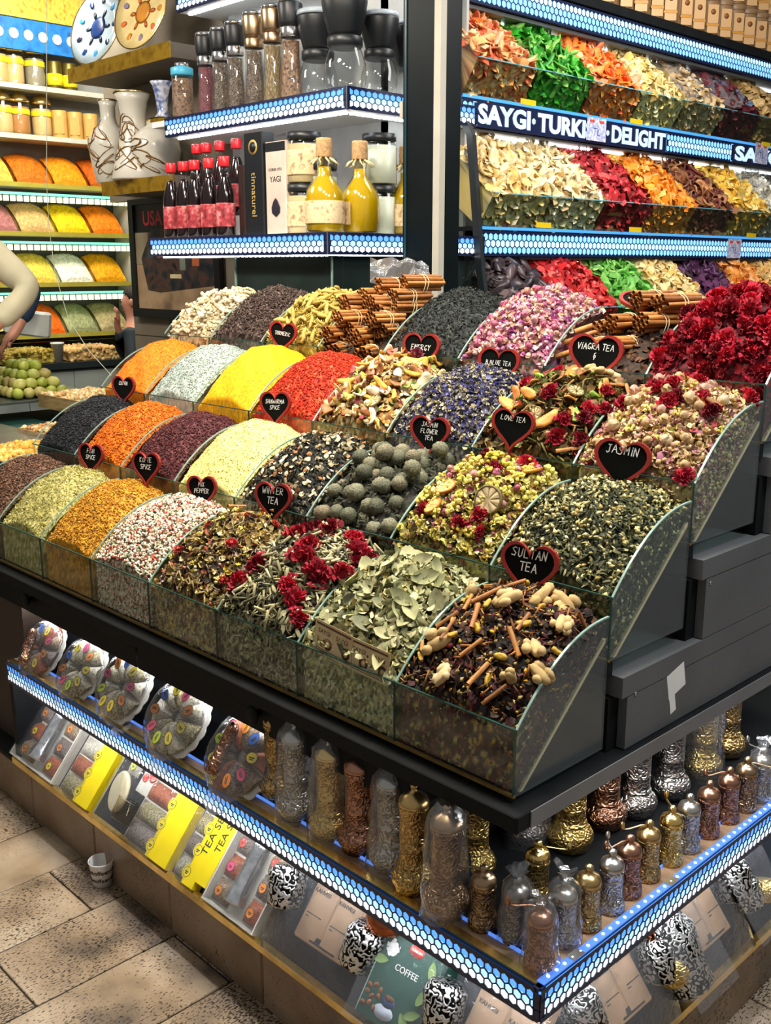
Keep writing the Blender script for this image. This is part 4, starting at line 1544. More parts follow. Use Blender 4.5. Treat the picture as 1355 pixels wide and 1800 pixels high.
# viagra tea
for nm, cl, lb, n, a, b in (('papaya_slice', [S('d8842c'), S('e09a48'), S('c86a20')], 'orange dried papaya slice on the ginger fruit tea', 14, .026, .013), ('kiwi_piece', [S('6a9a2c'), S('88b040')], 'green candied piece on the ginger fruit tea', 7, .018, .008), ('fig_slice', [S('6a4424'), S('8c6034')], 'brown dried fruit slice on the ginger fruit tea', 12, .019, .014)):
    mt = each(nm + '_flesh2', cl, .5, 50, .3)
    strew(2, 1, nm, [m_chip(mt, a, b, .003, .006, s, nm) for s in range(2)], n, lb, 'dried fruit', nm.replace('_', ' ') + 's on the ginger fruit tea', (.8, 1.2), .009, .5)
strew(2, 1, 'ginger_root', GING, 0, 'cream ginger root on the mixed fruit tea', 'ginger', 'ginger roots on the mixed fruit tea', (.9, 1.15), .014, spots=[(.17, .20), (.20, .19), (.14, .215), (.21, .215)])
strew(2, 1, 'dried_carnation', CARN, 0, 'deep red flower head on the ginger fruit tea', 'flower', 'red flowers on the ginger fruit tea', (.9, 1.3), .01, spots=[(.03, .17), (.21, .05), (.24, .07), (.25, .045), (.22, .03), (.15, .10), (.24, .16), (.26, .12), (.10, .20), (.235, .095)])
strew(2, 1, 'cinnamon_stick', QUILL, 0, 'cinnamon stick on the ginger fruit tea', 'cinnamon', 'cinnamon sticks on the ginger fruit tea', (.8, 1.0), .01, .2, spots=[(.24, .20), (.26, .21), (.25, .02), (.06, .21)])
strew(2, 1, 'lime_slice', [LIME], 0, 'brown dried lime slice on the ginger fruit tea', 'citrus slice', 'lime slices on the ginger fruit tea', (.85, 1.0), .009, .25, spots=[(.19, .11), (.14, .06)])
# rosebud tea
strew(2, 0, 'rosebud', BUFF, 46, 'buff dried rosebud on the end flower tea', 'flower', 'buff rosebuds on the end flower tea', (.9, 1.35), .007, .8)
strew(2, 0, 'dried_carnation', CARN, 0, 'deep red flower head on the rosebud tea', 'flower', 'red flowers on the rosebud tea', (.9, 1.3), .01, spots=[(.09, .15), (.12, .13), (.14, .145), (.16, .125), (.15, .105), (.08, .20), (.16, .19), (.24, .12), (.25, .215), (.05, .11), (.11, .23), (.25, .01), (.19, .14)])
strew(2, 0, 'yellow_blossom', YEL, 14, 'yellow blossom cluster on the rosebud tea', 'flower', 'yellow blossoms on the rosebud tea', (.8, 1.1), .007)
strew(2, 0, 'cinnamon_stick', QUILL, 0, 'cinnamon stick on the rosebud tea', 'cinnamon', 'cinnamon sticks on the rosebud tea', (.9, 1.2), .012, .15, spots=[(.20, .12), (.16, .165), (.11, .17), (.22, .135)])
# topmost tray
strew(3, 7, 'ginger_root', [m_ginger(each('pale_ginger', [S('e0d2b4'), S('c8b48c'), S('ece2cc')], .8, 60, .25), s, .015) for s in range(4)], 80, 'small white ginger root at the far end of the topmost tray', 'ginger', 'white ginger roots', (.8, 1.15), .008, 1.2)
fing = [m_ginger(each('root_finger', [S('b89a44'), S('ccb05c'), S('a08434')], .75, 60, .3), s + 20, .009) for s in range(2)]
fing2 = []
for s_ in range(3):
    rs = random.Random(s_)
    mbq = MB().tube([(-.022, 0, 0), (-.008, rs.uniform(-.003, .003), .001), (.008, rs.uniform(-.003, .003), 0), (.022, 0, .002)], [.0035, .0058, .0056, .003], 7)
    fing2.append(mbq.mesh('turmeric_finger', each('root_finger', [], .7)))
strew(3, 5, 'turmeric_finger', fing2, 85, 'yellow turmeric root finger in the topmost tray', 'spice', 'turmeric root fingers', (.85, 1.2), .007, .35)
strew(3, 0, 'red_rose', [m_carnation(each('crimson_petals', [S('a00c24'), S('c81838'), S('7c0a1c'), S('d82c48')], .75, 60, .5), s + 30, .022, 5) for s in range(4)], 62, 'dried crimson rose head at the end of the topmost tray', 'flower', 'crimson roses', (.9, 1.3), .010, .6)
strew(3, 2, 'rosebud', BUDS, 60, 'pink dried rosebud in the topmost tray', 'flower', 'pink rosebuds', (.8, 1.15), .006, .9)

# cinnamon bundles: quills tied with a band
string_mat = plain('raffia', S('d8c49a'), .8)
bundle_q = [m_quill(cin_mat, .125, .0066, 1.2, s) for s in range(3)]
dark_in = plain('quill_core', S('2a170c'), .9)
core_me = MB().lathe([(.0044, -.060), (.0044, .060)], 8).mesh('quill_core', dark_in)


def bundle(mw, label, n=11, group=None):
    b = thing('cinnamon_bundle', label, 'cinnamon', mw=mw, group=group)
    spots = [(0, 0)] + [(.0126 * math.cos(t), .0126 * math.sin(t)) for t in [k * math.pi / 3 for k in range(6)]] + [(.0245 * math.cos(t), .0245 * math.sin(t)) for t in [k * math.pi / 6 + .26 for k in range(12)]]
    for i, (y, z) in enumerate(spots[:n]):
        q = inst('cinnamon_stick', bundle_q[i % 3], b, (random.uniform(-.006, .006), y, z), (random.uniform(0, 6.28), random.uniform(-.03, .03), random.uniform(-.03, .03)))
        inst('quill_core', core_me, q, (0, 0, 0), (0, math.pi / 2, 0))
    rr = .0145 if n <= 7 else (.031 if n > 13 else .028)
    for xs in (-.006, .004):
        ring = MB().tube([(xs + .003 * math.sin(3 * t), rr * 1.12 * math.cos(t), rr * 1.12 * math.sin(t)) for t in [k * 2 * math.pi / 16 for k in range(17)]], .0011, 5)
        ring.build('raffia_tie', string_mat, b)
    return b


B4 = bin_mw(3, 4)
B1 = bin_mw(3, 1)
n_th = ['first', 'second', 'third', 'fourth', 'fifth', 'sixth', 'seventh', 'eighth', 'ninth', 'tenth', 'eleventh', 'twelfth', 'thirteenth', 'fourteenth', 'fifteenth', 'sixteenth', 'seventeenth']
lay = []
for lv, (ys_, zq) in enumerate((((.035, .085, .135), .105), ((.06, .11, .16), .152), ((.09, .14, .19), .198), ((.14, .19), .243))):
    for r_, yq in enumerate(ys_):
        for c_, xq in enumerate((.03, .15) if (r_ + lv) % 2 else (.06, .19)):
            lay.append((xq, yq, zq + .018 * r_, lv, r_, c_))
for q_, (x, y, z, lv, r_, c_) in enumerate(lay):
    bundle(B4 @ Matrix.Translation((x, y, z)) @ Matrix.Rotation((1.9, 1.8, 1.6, 1.4)[lv] + random.uniform(-.2, .2), 4, 'Z'), 'tied cinnamon bundle, %s from the bottom in the stack behind the chilli' % ['lowest layer', 'second layer', 'third layer', 'upper layer'][lv], 13, 'stacked cinnamon bundles, ' + ['lowest', 'second', 'third', 'upper'][lv] + ' layer')
bundle(B4 @ Matrix.Translation((.20, .235, .300)) @ Matrix.Rotation(1.25, 4, 'Z'), 'uppermost tied cinnamon bundle next to the black tea', 13)
bundle(B4 @ Matrix.Translation((.10, .225, .290)) @ Matrix.Rotation(1.3, 4, 'Z'), 'topmost tied cinnamon bundle under the crumpled clear wrap', 13)
for (x, y, z, a, wh) in ((.10, .09, .16, .1, 'lowest front'), (.17, .10, .165, -.1, 'lowest rear'), (.13, .15, .215, .0, 'middle front'), (.20, .16, .22, .1, 'middle rear'), (.16, .205, .268, .05, 'upper front'), (.08, .17, .20, .2, 'half sunken'), (.22, .21, .262, 0, 'upper rear')):
    bundle(B1 @ Matrix.Translation((x, y, z)) @ Matrix.Rotation(1.35 + a, 4, 'Z'), '%s tied cinnamon bundle of the stack beside the crimson roses' % wh, 13, 'cinnamon bundles by the roses')
for i_, (x, y, z, a) in enumerate(((.03, .10, .185, .4), (.045, .14, .215, .55), (.02, .07, .15, .3))):
    tag(inst('cinnamon_stick', m_quill(cin_mat, .11, .008, 1.2, 5), mw=B1 @ Matrix.Translation((x, y, z)) @ Matrix.Rotation(a, 4, 'Z') @ Matrix.Rotation(-.35, 4, 'Y')), 'thick loose cinnamon quill lying by the pink rosebuds', 'cinnamon', 'loose thick quills')

# crumpled clear wrap on top of the cinnamon stack
rsw = random.Random(4)
vs, fs = [], []
for j_ in range(7):
    for i_ in range(9):
        vs.append((-.09 + .0225 * i_, -.04 + .016 * j_, .03 * math.sin(math.pi * i_ / 8) * math.sin(math.pi * j_ / 6) + rsw.uniform(-.022, .022)))
for j_ in range(6):
    for i_ in range(8):
        a_ = j_ * 9 + i_
        fs.append((a_, a_ + 1, a_ + 10, a_ + 9))
o = MB().add(vs, fs, False).build('crumpled_wrap', film('shiny_wrap', .12, 3.0))
o.matrix_world = B4 @ Matrix.Translation((.09, .25, .335)) @ Matrix.Rotation(.8, 4, 'Z') @ Matrix.Rotation(.5, 4, 'X')
tag(o, 'crumpled shiny clear wrap on top of the cinnamon stack', 'wrap')

# ------------------------------------------------------------------ lettering
_txt = {}


def text_mesh(s, size, mat, bold=0.0, ext=0.0004, align='CENTER', sx=1.0):
    c = bpy.data.curves.new('lettering', 'FONT')
    c.body = s
    c.size = size
    c.offset = bold
    c.extrude = ext
    c.resolution_u = 3
    c.align_x = align
    c.align_y = 'CENTER'
    o = bpy.data.objects.new('lettering', c)
    COL.objects.link(o)
    dg = bpy.context.evaluated_depsgraph_get()
    me = bpy.data.meshes.new_from_object(o.evaluated_get(dg))
    bpy.data.objects.remove(o)
    bpy.data.curves.remove(c)
    me.materials.clear()
    me.materials.append(mat)
    if sx != 1.0:
        me.transform(Matrix.Diagonal((sx, 1, 1, 1)))
    me.name = 'lettering'
    return me


STROKES = {
    'A': [[(0, 0), (.3, 1), (.6, 0)], [(.12, .38), (.48, .38)]], 'B': [[(0, 0), (0, 1), (.4, .9), (.42, .6), (0, .52), (.5, .42), (.48, .1), (0, 0)]],
    'C': [[(.55, .85), (.3, 1), (.02, .6), (.1, .1), (.4, 0), (.58, .15)]], 'E': [[(.5, 1), (0, 1), (0, 0), (.5, 0)], [(0, .5), (.4, .52)]],
    'F': [[(.5, 1), (0, 1), (0, 0)], [(0, .52), (.4, .52)]], 'G': [[(.55, .85), (.3, 1), (.02, .6), (.1, .1), (.4, 0), (.58, .3), (.35, .35)]],
    'H': [[(0, 0), (0, 1)], [(.5, 0), (.5, 1)], [(0, .5), (.5, .5)]], 'I': [[(.1, 0), (.1, .75)], [(.1, .95), (.12, 1.0)]],
    'J': [[(.1, 1), (.5, 1)], [(.35, 1), (.35, .15), (.15, 0), (0, .15)]], 'K': [[(0, 0), (0, 1)], [(.5, 1), (0, .45), (.5, 0)]],
    'L': [[(0, 1), (0, 0), (.5, 0)]], 'M': [[(0, 0), (.05, 1), (.3, .4), (.55, 1), (.62, 0)]], 'N': [[(0, 0), (.02, 1), (.5, 0), (.5, 1)]],
    'O': [[(.3, 1), (.02, .6), (.1, .1), (.35, 0), (.58, .4), (.5, .9), (.3, 1)]], 'P': [[(0, 0), (0, 1), (.45, .9), (.45, .55), (0, .45)]],
    'R': [[(0, 0), (0, 1), (.45, .9), (.45, .58), (0, .48), (.5, 0)]], 'S': [[(.5, .9), (.25, 1), (.02, .78), (.2, .55), (.48, .35), (.35, .02), (0, .08)]],
    'T': [[(0, 1), (.6, 1)], [(.3, 1), (.3, 0)]], 'U': [[(0, 1), (.03, .2), (.25, 0), (.48, .2), (.5, 1)]], 'V': [[(0, 1), (.28, 0), (.55, 1)]],
    'W': [[(0, 1), (.15, 0), (.35, .6), (.55, 0), (.7, 1)]], 'X': [[(0, 0), (.5, 1)], [(0, 1), (.5, 0)]], 'Y': [[(0, 1), (.28, .5), (.55, 1)], [(.28, .5), (.25, 0)]],
    'D': [[(0, 0), (0, 1), (.4, .85), (.52, .45), (.38, .1), (0, 0)]], '.': [[(.1, 0), (.14, .05)]], '&': [[(.45, 1), (.2, .9), (.2, .6), (.45, .55)], [(.3, .6), (.15, .5), (.2, .2), (.45, .25), (.45, .5), (.25, .52)], [(.3, .2), (.25, -.1)]], ' ': []}


def chalk_text(lines, height, rs):
    """hand-written chalk strokes in the x-y plane, centred"""
    mb = MB()
    n = len(lines)
    for li, s in enumerate(lines):
        hgt = height
        x = 0.0
        adv = []
        for ch in s:
            wv = 0.35 if ch in 'I. ' else (0.85 if ch in 'MW' else 0.75)
            adv.append(wv)
        tot = sum(adv) * hgt
        x = -tot / 2
        y0 = (n - 1) * hgt * 0.75 - li * hgt * 1.5 - hgt / 2
        for ch, wv in zip(s, adv):
            jy = rs.uniform(-.08, .08) * hgt
            for st in STROKES.get(ch, []):
                pts = [(x + (px + 0.12 * py) * hgt * .95 + rs.uniform(-.03, .03) * hgt, y0 + jy + py * hgt, 0.0) for px, py in st]
                for a, b in zip(pts[:-1], pts[1:]):
                    d = Vector((b[0] - a[0], b[1] - a[1], 0))
                    if d.length < 1e-6:
                        continue
                    nrm = Vector((-d.y, d.x, 0)).normalized() * hgt * 0.055
                    d = d.normalized() * hgt * 0.04
                    A, B = Vector(a) - d, Vector(b) + d
                    up = Vector((0, 0, .0006))
                    mb.add([A - nrm, B - nrm, B + nrm, A + nrm, A - nrm + up, B - nrm + up, B + nrm + up, A + nrm + up], [(4, 5, 6, 7), (0, 1, 5, 4), (1, 2, 6, 5), (2, 3, 7, 6), (3, 0, 4, 7)])
            x += wv * hgt
    return mb


# ------------------------------------------------------------------ chalkboard hearts
def heart_pts(wd, n=36):
    pts = []
    for i in range(n):
        t = 2 * math.pi * i / n
        x = 16 * math.sin(t) ** 3
        y = 13 * math.cos(t) - 5 * math.cos(2 * t) - 2 * math.cos(3 * t) - math.cos(4 * t)
        pts.append((x / 32 * wd, y / 32 * wd))
    return pts[::-1]


red_rim = plain('red_lacquer', S('8c221c'), .45, var=.15, scale=40)
slate = plain('blackboard', S('080a09'), .8, var=.3, scale=30, spec=0.08)
HW = 0.118
h_out = heart_pts(HW)
h_in = [(x * .86, y * .86 + .0008) for x, y in h_out]
hb = MB().prism(h_in, 2, -.003, .0015)
heart_board = hb.mesh('board', slate)
hr = MB()
n_ = len(h_out)
for z0_, z1_ in ((-.004, .004),):
    vs = [(x, y, z0_) for x, y in h_out] + [(x, y, z1_) for x, y in h_out] + [(x, y, z1_) for x, y in h_in] + [(x, y, z0_) for x, y in h_in]
    fs = []
    for i in range(n_):
        j = (i + 1) % n_
        fs += [(i, j, n_ + j, n_ + i), (n_ + i, n_ + j, 2 * n_ + j, 2 * n_ + i), (2 * n_ + i, 2 * n_ + j, 3 * n_ + j, 3 * n_ + i), (3 * n_ + i, 3 * n_ + j, j, i)]
    hr.add(vs, fs)
heart_rim = hr.mesh('rim', red_rim)
stake_me = MB().box((-.004, -.10, -.0035), (.004, -.045, -.0015)).mesh('stake', red_rim)
hearts = [
    (930, 990, .243, ['SULTAN', 'TEA'], .019, 1.0, -.03, 'SULTAN TEA'), (1093, 806, .503, ['JASMIN', ''], .019, 1.0, -.06, 'JASMIN'),
    (901, 745, .503, ['LOVE TEA', ''], .014, .88, -.06, 'LOVE TEA'), (755, 765, .503, ['JASMIN', 'FLOWER', 'TEA'], .013, .92, -.02, 'JASMIN FLOWER TEA'),
    (480, 874, .243, ['WINTER', 'TEA'], .019, .95, .02, 'WINTER TEA'), (355, 860, .243, ['MIX', 'PEPPER'], .015, .88, .08, 'MIX PEPPER'),
    (257, 818, .243, ['KOFTE', 'SPICE'], .016, .92, .06, 'KOFTE SPICE'), (160, 801, .243, ['FISH', 'SPICE'], .016, .92, .0, 'FISH SPICE'),
    (217, 681, .503, ['CUMIN', ''], .015, .92, .0, 'CUMIN'), (484, 717, .503, ['SHAWARMA', 'SPICE'], .0135, .92, .05, 'SHAWARMA SPICE'),
    (497, 592, .763, ['TURMERIC'], .0135, .92, -.08, 'TURMERIC'), (740, 617, .763, ['ENERGY'], .016, .98, -.02, 'ENERGY'),
    (876, 645, .763, ['B.BLUE TEA'], .0125, .98, -.04, 'B. BLUE TEA'), (1046, 623, .763, ['VIAGRA TEA', '&'], .014, 1.12, -.05, 'VIAGRA TEA')]
for hi, (u, v, Y, lines, hgt, sc, rl, nm) in enumerate(hearts):
    dn = .004 if nm in ('FISH SPICE', 'KOFTE SPICE', 'MIX PEPPER', 'CUMIN', 'VIAGRA TEA') else (-.004 if nm in ('ENERGY', 'B. BLUE TEA', 'JASMIN FLOWER TEA', 'TURMERIC', 'SHAWARMA SPICE') else .007)
    c = at(u, v, 1, Y - .008)
    c.z -= dn
    face = Vector((.22, -1, .12)).normalized()
    up = Vector((0, 0, 1)) - face * face.z
    up.normalize()
    rt = up.cross(face)
    M = frame(c, rt, up, face) @ Matrix.Rotation(rl, 4, 'Z') @ Matrix.Scale(sc, 4)
    h = thing('heart_sign', ('red rimmed heart chalkboard reading %s' % nm) if hi != 13 else 'largest heart chalkboard, with a small symbol below its two words', 'sign', mw=M, group='heart chalkboards')
    inst('rim', heart_rim, h)
    b = inst('board', heart_board, h)
    inst('stake', stake_me, h)
    chalk_text(lines, hgt * .86, random.Random(hi)).build('chalk_writing', chalk, b, (0, .008 + dn * .5, .0016))
c = at(1137, 531, 1, .985)
M = frame(c, Vector((.72, .69, .02)).normalized(), Vector((-.62, .62, .48)).normalized(), Vector((.33, -.36, .87)).normalized()) @ Matrix.Scale(1.1, 4)
h = thing('heart_sign', 'red rimmed heart chalkboard reading CINNAMON, lying tilted on the bundles', 'sign', mw=M, group='heart chalkboards')
inst('rim', heart_rim, h)
b = inst('board', heart_board, h)
chalk_text(['CINNAMON'], .014, random.Random(50)).build('chalk_writing', chalk, b, (0, .012, .0016))

# printed cards tucked behind the front glass of the leaf tea
card_m = ramp_mat('cream_card', [S('b89868'), S('d8c094'), S('cbb080')], .55, 9)
card_b = plain('card_brown', S('5c3620'), .6)
for i, (u, v) in enumerate(((585, 1130), (648, 1162))):
    c = at(u, v, 1, .0055 + .0008 * i)
    cdm = thing('printed_card', ['cream printed card tucked behind the glass beside the red carnations', 'cream printed card tucked behind the glass beside the Sultan tea'][i], 'card', mw=frame(c, (1, 0, 0), (0, .05, 1), (0, -1, .05)) @ Matrix.Rotation(-.10 + .05 * i, 4, 'Z'))
    MB().bev((-.055, -.033, -.0003), (.055, .033, .0003), .0005).build('sheet', card_m, cdm)
    MB().box((-.050, .024, .0004), (.050, .028, .0006)).box((-.052, -.028, .0004), (.052, -.0265, .0006)).box((-.052, -.0245, .0004), (.052, -.0235, .0006)).build('printed_rule', card_b, cdm)
    for q in (-.026, .026):
        inst('lettering', text_mesh('SAYGI', .013, card_b), cdm, (q, .012, .0004))
        MB().lathe([(.012, 0), (.012, .0003)], 16).build('printed_seal', card_b, cdm, (q + .012, -.010, .0003))
        MB().lathe([(.006, 0), (.006, .0003)], 12).build('printed_seal', card_m, cdm, (q + .012, -.010, .0005))

# ------------------------------------------------------------------ metal hand grinders
METAL = {
    'brass': chased('chased_brass', (0.62, 0.42, 0.16), (0.20, 0.12, 0.04)),
    'gold': chased('chased_gold', (0.80, 0.58, 0.20), (0.34, 0.22, 0.06)),
    'silver': chased('chased_silver', (0.60, 0.57, 0.52), (0.18, 0.17, 0.15)),
    'copper': chased('chased_copper', (0.52, 0.27, 0.17), (0.10, 0.05, 0.04)),
    'bronze': chased('chased_bronze', (0.46, 0.31, 0.18), (0.13, 0.08, 0.05)),
    'pewter': chased('chased_pewter', (0.34, 0.31, 0.29), (0.12, 0.11, 0.10)),
}
SMOOTH = {
    'brass': plain('smooth_brass', (0.58, 0.40, 0.17), .3, 1.0), 'gold': plain('smooth_gold', (0.80, 0.58, 0.2), .22, 1.0), 'silver': plain('smooth_silver', (0.56, 0.54, 0.5), .28, 1.0),
    'copper': plain('smooth_copper', (0.44, 0.23, 0.15), .3, 1.0), 'bronze': plain('smooth_bronze', (0.40, 0.28, 0.17), .3, 1.0), 'pewter': plain('smooth_pewter', (0.3, 0.28, 0.26), .3, 1.0)}
_gm = {}


def g_mesh(kind, part, metal):
    key = (kind, part, metal)
    if key in _gm:
        return _gm[key]
    if kind == 'large':
        prof = {'base': [(.024, 0), (.029, .003), (.030, .010), (.0355, .020), (.0362, .029), (.032, .039), (.0255, .046), (.0240, .049)],
                'barrel': [(.0245, .049), (.0253, .050), (.0253, .053), (.0236, .0545), (.0226, .060), (.0224, .080), (.0232, .081), (.0224, .083), (.0226, .150), (.0243, .151), (.0243, .156), (.0236, .158)],
                'cap': [(.0240, .158), (.0246, .160), (.0246, .164), (.0225, .170), (.0165, .176), (.009, .181), (.0045, .184), (.0045, .188), (.0060, .190), (.0055, .194), (0, .196)]}
    else:
        prof = {'base': [(.019, 0), (.0215, .002), (.0222, .010), (.021, .020), (.0185, .026), (.0178, .028)],
                'barrel': [(.0182, .028), (.0186, .030), (.0180, .032), (.0176, .034), (.0174, .070), (.0184, .071), (.0184, .075), (.0174, .076)],
                'cap': [(.0180, .076), (.0186, .078), (.0183, .084), (.0160, .090), (.0105, .094), (.0058, .096), (.0050, .100), (.0066, .103), (.0060, .107), (.0030, .110), (0, .1105)]}
    m = (SMOOTH if part == 'cap' else METAL)[metal]
    _gm[key] = MB().lathe(prof[part], 26).mesh(part, m)
    if part == 'barrel':   # raised bands on the barrel
        pass
    return _gm[key]


def crank(metal, hgt, L, parent):
    mb = MB().tube([(0, 0, hgt), (.3 * L, 0, hgt + .002), (.75 * L, .1 * L, hgt - .001), (L, .12 * L, hgt - .001)], [.0022, .0020, .0018, .0018], 6, flat=.6)
    c = mb.build('crank', SMOOTH[metal], parent)
    MB().lathe([(.0025, 0), (.0038, .004), (.0035, .012), (0, .015)], 10).build('crank_knob', SMOOTH[metal], c, (L, .12 * L, hgt - .001))


def sleeve(parent, hgt, r, rs, tuft=True):
    """loose clear bag around a grinder"""
    n, m = 18, 9
    vs, fs = [], []
    for k in range(m):
        t = k / (m - 1)
        z = .001 + hgt * t
        for i in range(n):
            a = 2 * math.pi * i / n
            rr = r * (1.12 - .30 * t - (.45 if (k == m - 1) else 0)) * (1 + rs.uniform(-.09, .09))
            vs.append((rr * math.cos(a), rr * math.sin(a), z))
    for k in range(m - 1):
        for i in range(n):
            j = (i + 1) % n
            fs.append((k * n + i, k * n + j, (k + 1) * n + j, (k + 1) * n + i))
    mb = MB().add(vs, fs, True)
    if tuft:
        for q in range(7):
            a = rs.uniform(0, 6.28)
            w_ = r * .5
            base = Vector((rs.uniform(-.2, .2) * r, rs.uniform(-.2, .2) * r, hgt * .98))
            tip = base + Vector((math.cos(a) * r * .7, math.sin(a) * r * .7, r * rs.uniform(.4, 1.0)))
            sd = Vector((-math.sin(a), math.cos(a), 0)) * w_ * .6
            mid = (base + tip) / 2 + Vector((0, 0, r * .2))
            mb.add([base - sd * .5, base + sd * .5, mid + sd, mid - sd, tip + sd * .7, tip - sd * .7], [(0, 1, 2, 3), (3, 2, 4, 5)])
    mb.build('plastic_bag', wrap, parent)


def grinder(kind, metal, u, v, label, group, bag=False, cr=False, sc=1.0, rz=None, seed=0, back=0.0):
    rs = random.Random(seed)
    p = at(u, v, 2, ZS + .001)
    d = Vector((C_F[0], C_F[1], 0)).normalized()
    r = (.030 if kind == 'large' else .021) * sc
    p = p + d * (r * .75 + back)
    g = thing('hand_grinder', label, 'grinder', p, rs.uniform(0, 6.28) if rz is None else rz, group)
    g.scale = (sc, sc, min(sc, 1.09))
    for part in ('base', 'barrel', 'cap'):
        inst(part, g_mesh(kind, part, metal), g)
    if cr:
        crank(metal, .099 if kind == 'small' else .186, .045, g)
    if bag:
        sleeve(g, .199 if kind == 'large' else .112, .036 if kind == 'large' else .025, rs, kind == 'small')
    return g


FG, SG, MG = 'tall grinders along the front of the lit shelf', 'tall grinders along the side of the lit shelf', 'small grinders along the side of the lit shelf'
grinder('large', 'brass', 486, 1414, 'tall bronze brown grinder half hidden by the last spice pack', FG, sc=1.2, seed=1, back=.01)
grinder('large', 'silver', 520, 1446, 'tall silver grinder in a clear bag beside the spice packs', FG, True, sc=1.2, seed=2)
grinder('large', 'gold', 580, 1480, 'tall gold grinder in a clear bag on the front shelf', FG, True, sc=1.2, seed=3)
grinder('large', 'copper', 631, 1506, 'tall dark copper grinder with scroll relief, no bag', FG, sc=1.2, seed=4)
grinder('large', 'silver', 688, 1538, 'tall grey silver grinder in a crumpled bag under the fascia corner', FG, True, sc=1.2, seed=5)
grinder('large', 'brass', 727, 1577, 'tall brass grinder partly behind the big bagged one', FG, sc=1.15, seed=6)
grinder('large', 'bronze', 784, 1622, 'biggest bagged bronze grinder, front of the shelf near the corner', FG, True, sc=1.2, seed=7)
grinder('large', 'gold', 838, 1562, 'bright gold grinder with domed lid behind the bagged ones', FG, sc=1.1, seed=8, back=.02)
grinder('large', 'pewter', 930, 1490, 'dark pewter grinder with round belly in a bag below the counter corner', SG, True, sc=1.3, seed=9)
grinder('large', 'gold', 1005, 1502, 'tall gold grinder next to the dark pewter one', SG, sc=1.3, seed=10)
grinder('large', 'copper', 1066, 1462, 'tall dark copper grinder in the rear rank on the side shelf', SG, sc=1.3, seed=11)
grinder('large', 'silver', 1120, 1440, 'tall silver grinder beside the rear copper one', SG, sc=1.3, seed=12)
grinder('large', 'silver', 1180, 1408, 'tall silver grinder with polished neck, fifth in the rear rank', SG, sc=1.3, seed=13)
grinder('large', 'gold', 1238, 1372, 'tall bagged gold grinder, sixth in the rear rank', SG, True, sc=1.3, seed=14)
grinder('large', 'brass', 1281, 1334, 'tall brass grinder at the end of the rear rank', SG, sc=1.3, seed=15)
for i, (mt, u, v, bag, cr, lb) in enumerate((
        ('bronze', 850, 1640, False, True, 'small bronze grinder with crank behind the bagged ones'),
        ('pewter', 908, 1664, True, False, 'small dark pewter grinder tied in a clear bag'),
        ('gold', 945, 1592, False, True, 'small gold grinder with a wide crank behind the bags'),
        ('copper', 950, 1712, True, True, 'small copper grinder in a bag, right at the shelf corner'),
        ('silver', 992, 1668, True, False, 'small silver grinder in a bag beside the corner copper one'),
        ('brass', 1034, 1640, False, False, 'small brass grinder next to the bagged silver one'),
        ('silver', 1075, 1610, False, True, 'small silver grinder with bent crank'),
        ('copper', 1106, 1582, False, True, 'small dark copper grinder behind the cranked silver one'),
        ('brass', 1140, 1553, False, True, 'small brass grinder in the middle of the side row'),
        ('gold', 1180, 1525, False, True, 'small bright gold grinder with raised crank'),
        ('silver', 1211, 1502, False, False, 'small silver grinder after the bright gold one'),
        ('copper', 1246, 1476, False, False, 'small copper grinder, third from the row end without bag'),
        ('copper', 1281, 1450, False, True, 'small dark copper grinder with scrolls near the row end'),
        ('bronze', 1312, 1430, False, True, 'small reddish bronze grinder beside the last bagged one'),
        ('silver', 1340, 1412, True, True, 'last small silver grinder of the side row, in a bag'))):
    grinder('small', mt, u, v, lb, MG, bag, cr, 1.2, rz=(2.2 if cr and i in (6, 9) else None), seed=30 + i)

# ------------------------------------------------------------------ fan-shaped spice gift packs on the lit shelf
def pouch_mesh(a0, a1, r0, r1, th, pal, seed, n=7, m=7):
    rs = np.random.default_rng(seed)
    V, C = [], []
    for k in range(m):
        rr = r0 + (r1 - r0) * k / (m - 1)
        for i in range(n):
            a = a0 + (a1 - a0) * i / (n - 1)
            e = math.sin(math.pi * i / (n - 1)) ** .5 * math.sin(math.pi * (k + .25) / (m - .5)) ** .5
            V.append((rr * math.cos(a), rr * math.sin(a), .002 + th * e + rs.normal(0, th * .05)))
    T = []
    for k in range(m - 1):
        for i in range(n - 1):
            a = k * n + i
            T += [(a, a + n, a + n + 1), (a, a + n + 1, a + 1)]
    V = np.array(V)
    nb = len(V)
    Vb = V.copy()
    Vb[:, 2] = .001
    return np.concatenate([V, Vb]), T + [(q[0] + nb, q[2] + nb, q[1] + nb) for q in T], None


STICK = {k: plain('sticker_' + k, S(h), .35, var=.05) for k, h in (('yellow', 'f0d820'), ('orange', 'f08c1c'), ('pink', 'e8487c'), ('blue', '2c6cc8'), ('lime', 'c8e020'), ('green', '38b060'), ('red', 'e84830'))}
_sm = {}


def sticker(parent, loc, colr, rx=.011, ry=.008, rot=0.0, nrm=None):
    if (colr, rx, ry) not in _sm:
        _sm[colr, rx, ry] = (MB().lathe([(rx, 0), (rx, .0006)], 18, sy=ry / rx, smooth=False).mesh('sticker', STICK[colr]),
                             MB().lathe([(rx * 1.10, 0), (rx * 1.10, .0004)], 18, sy=ry / rx, smooth=False).mesh('sticker_rim', ink),
                             MB().box((-rx * .55, -ry * .10, .0006), (rx * .55, ry * .14, .0007)).box((-rx * .4, -ry * .42, .0006), (rx * .4, -ry * .22, .0007)).mesh('sticker_print', ink))
    a, b, c = _sm[colr, rx, ry]
    o = inst('sticker', a, parent, loc, (0, 0, rot))
    inst('sticker_rim', b, o)
    inst('sticker_print', c, o)
    return o


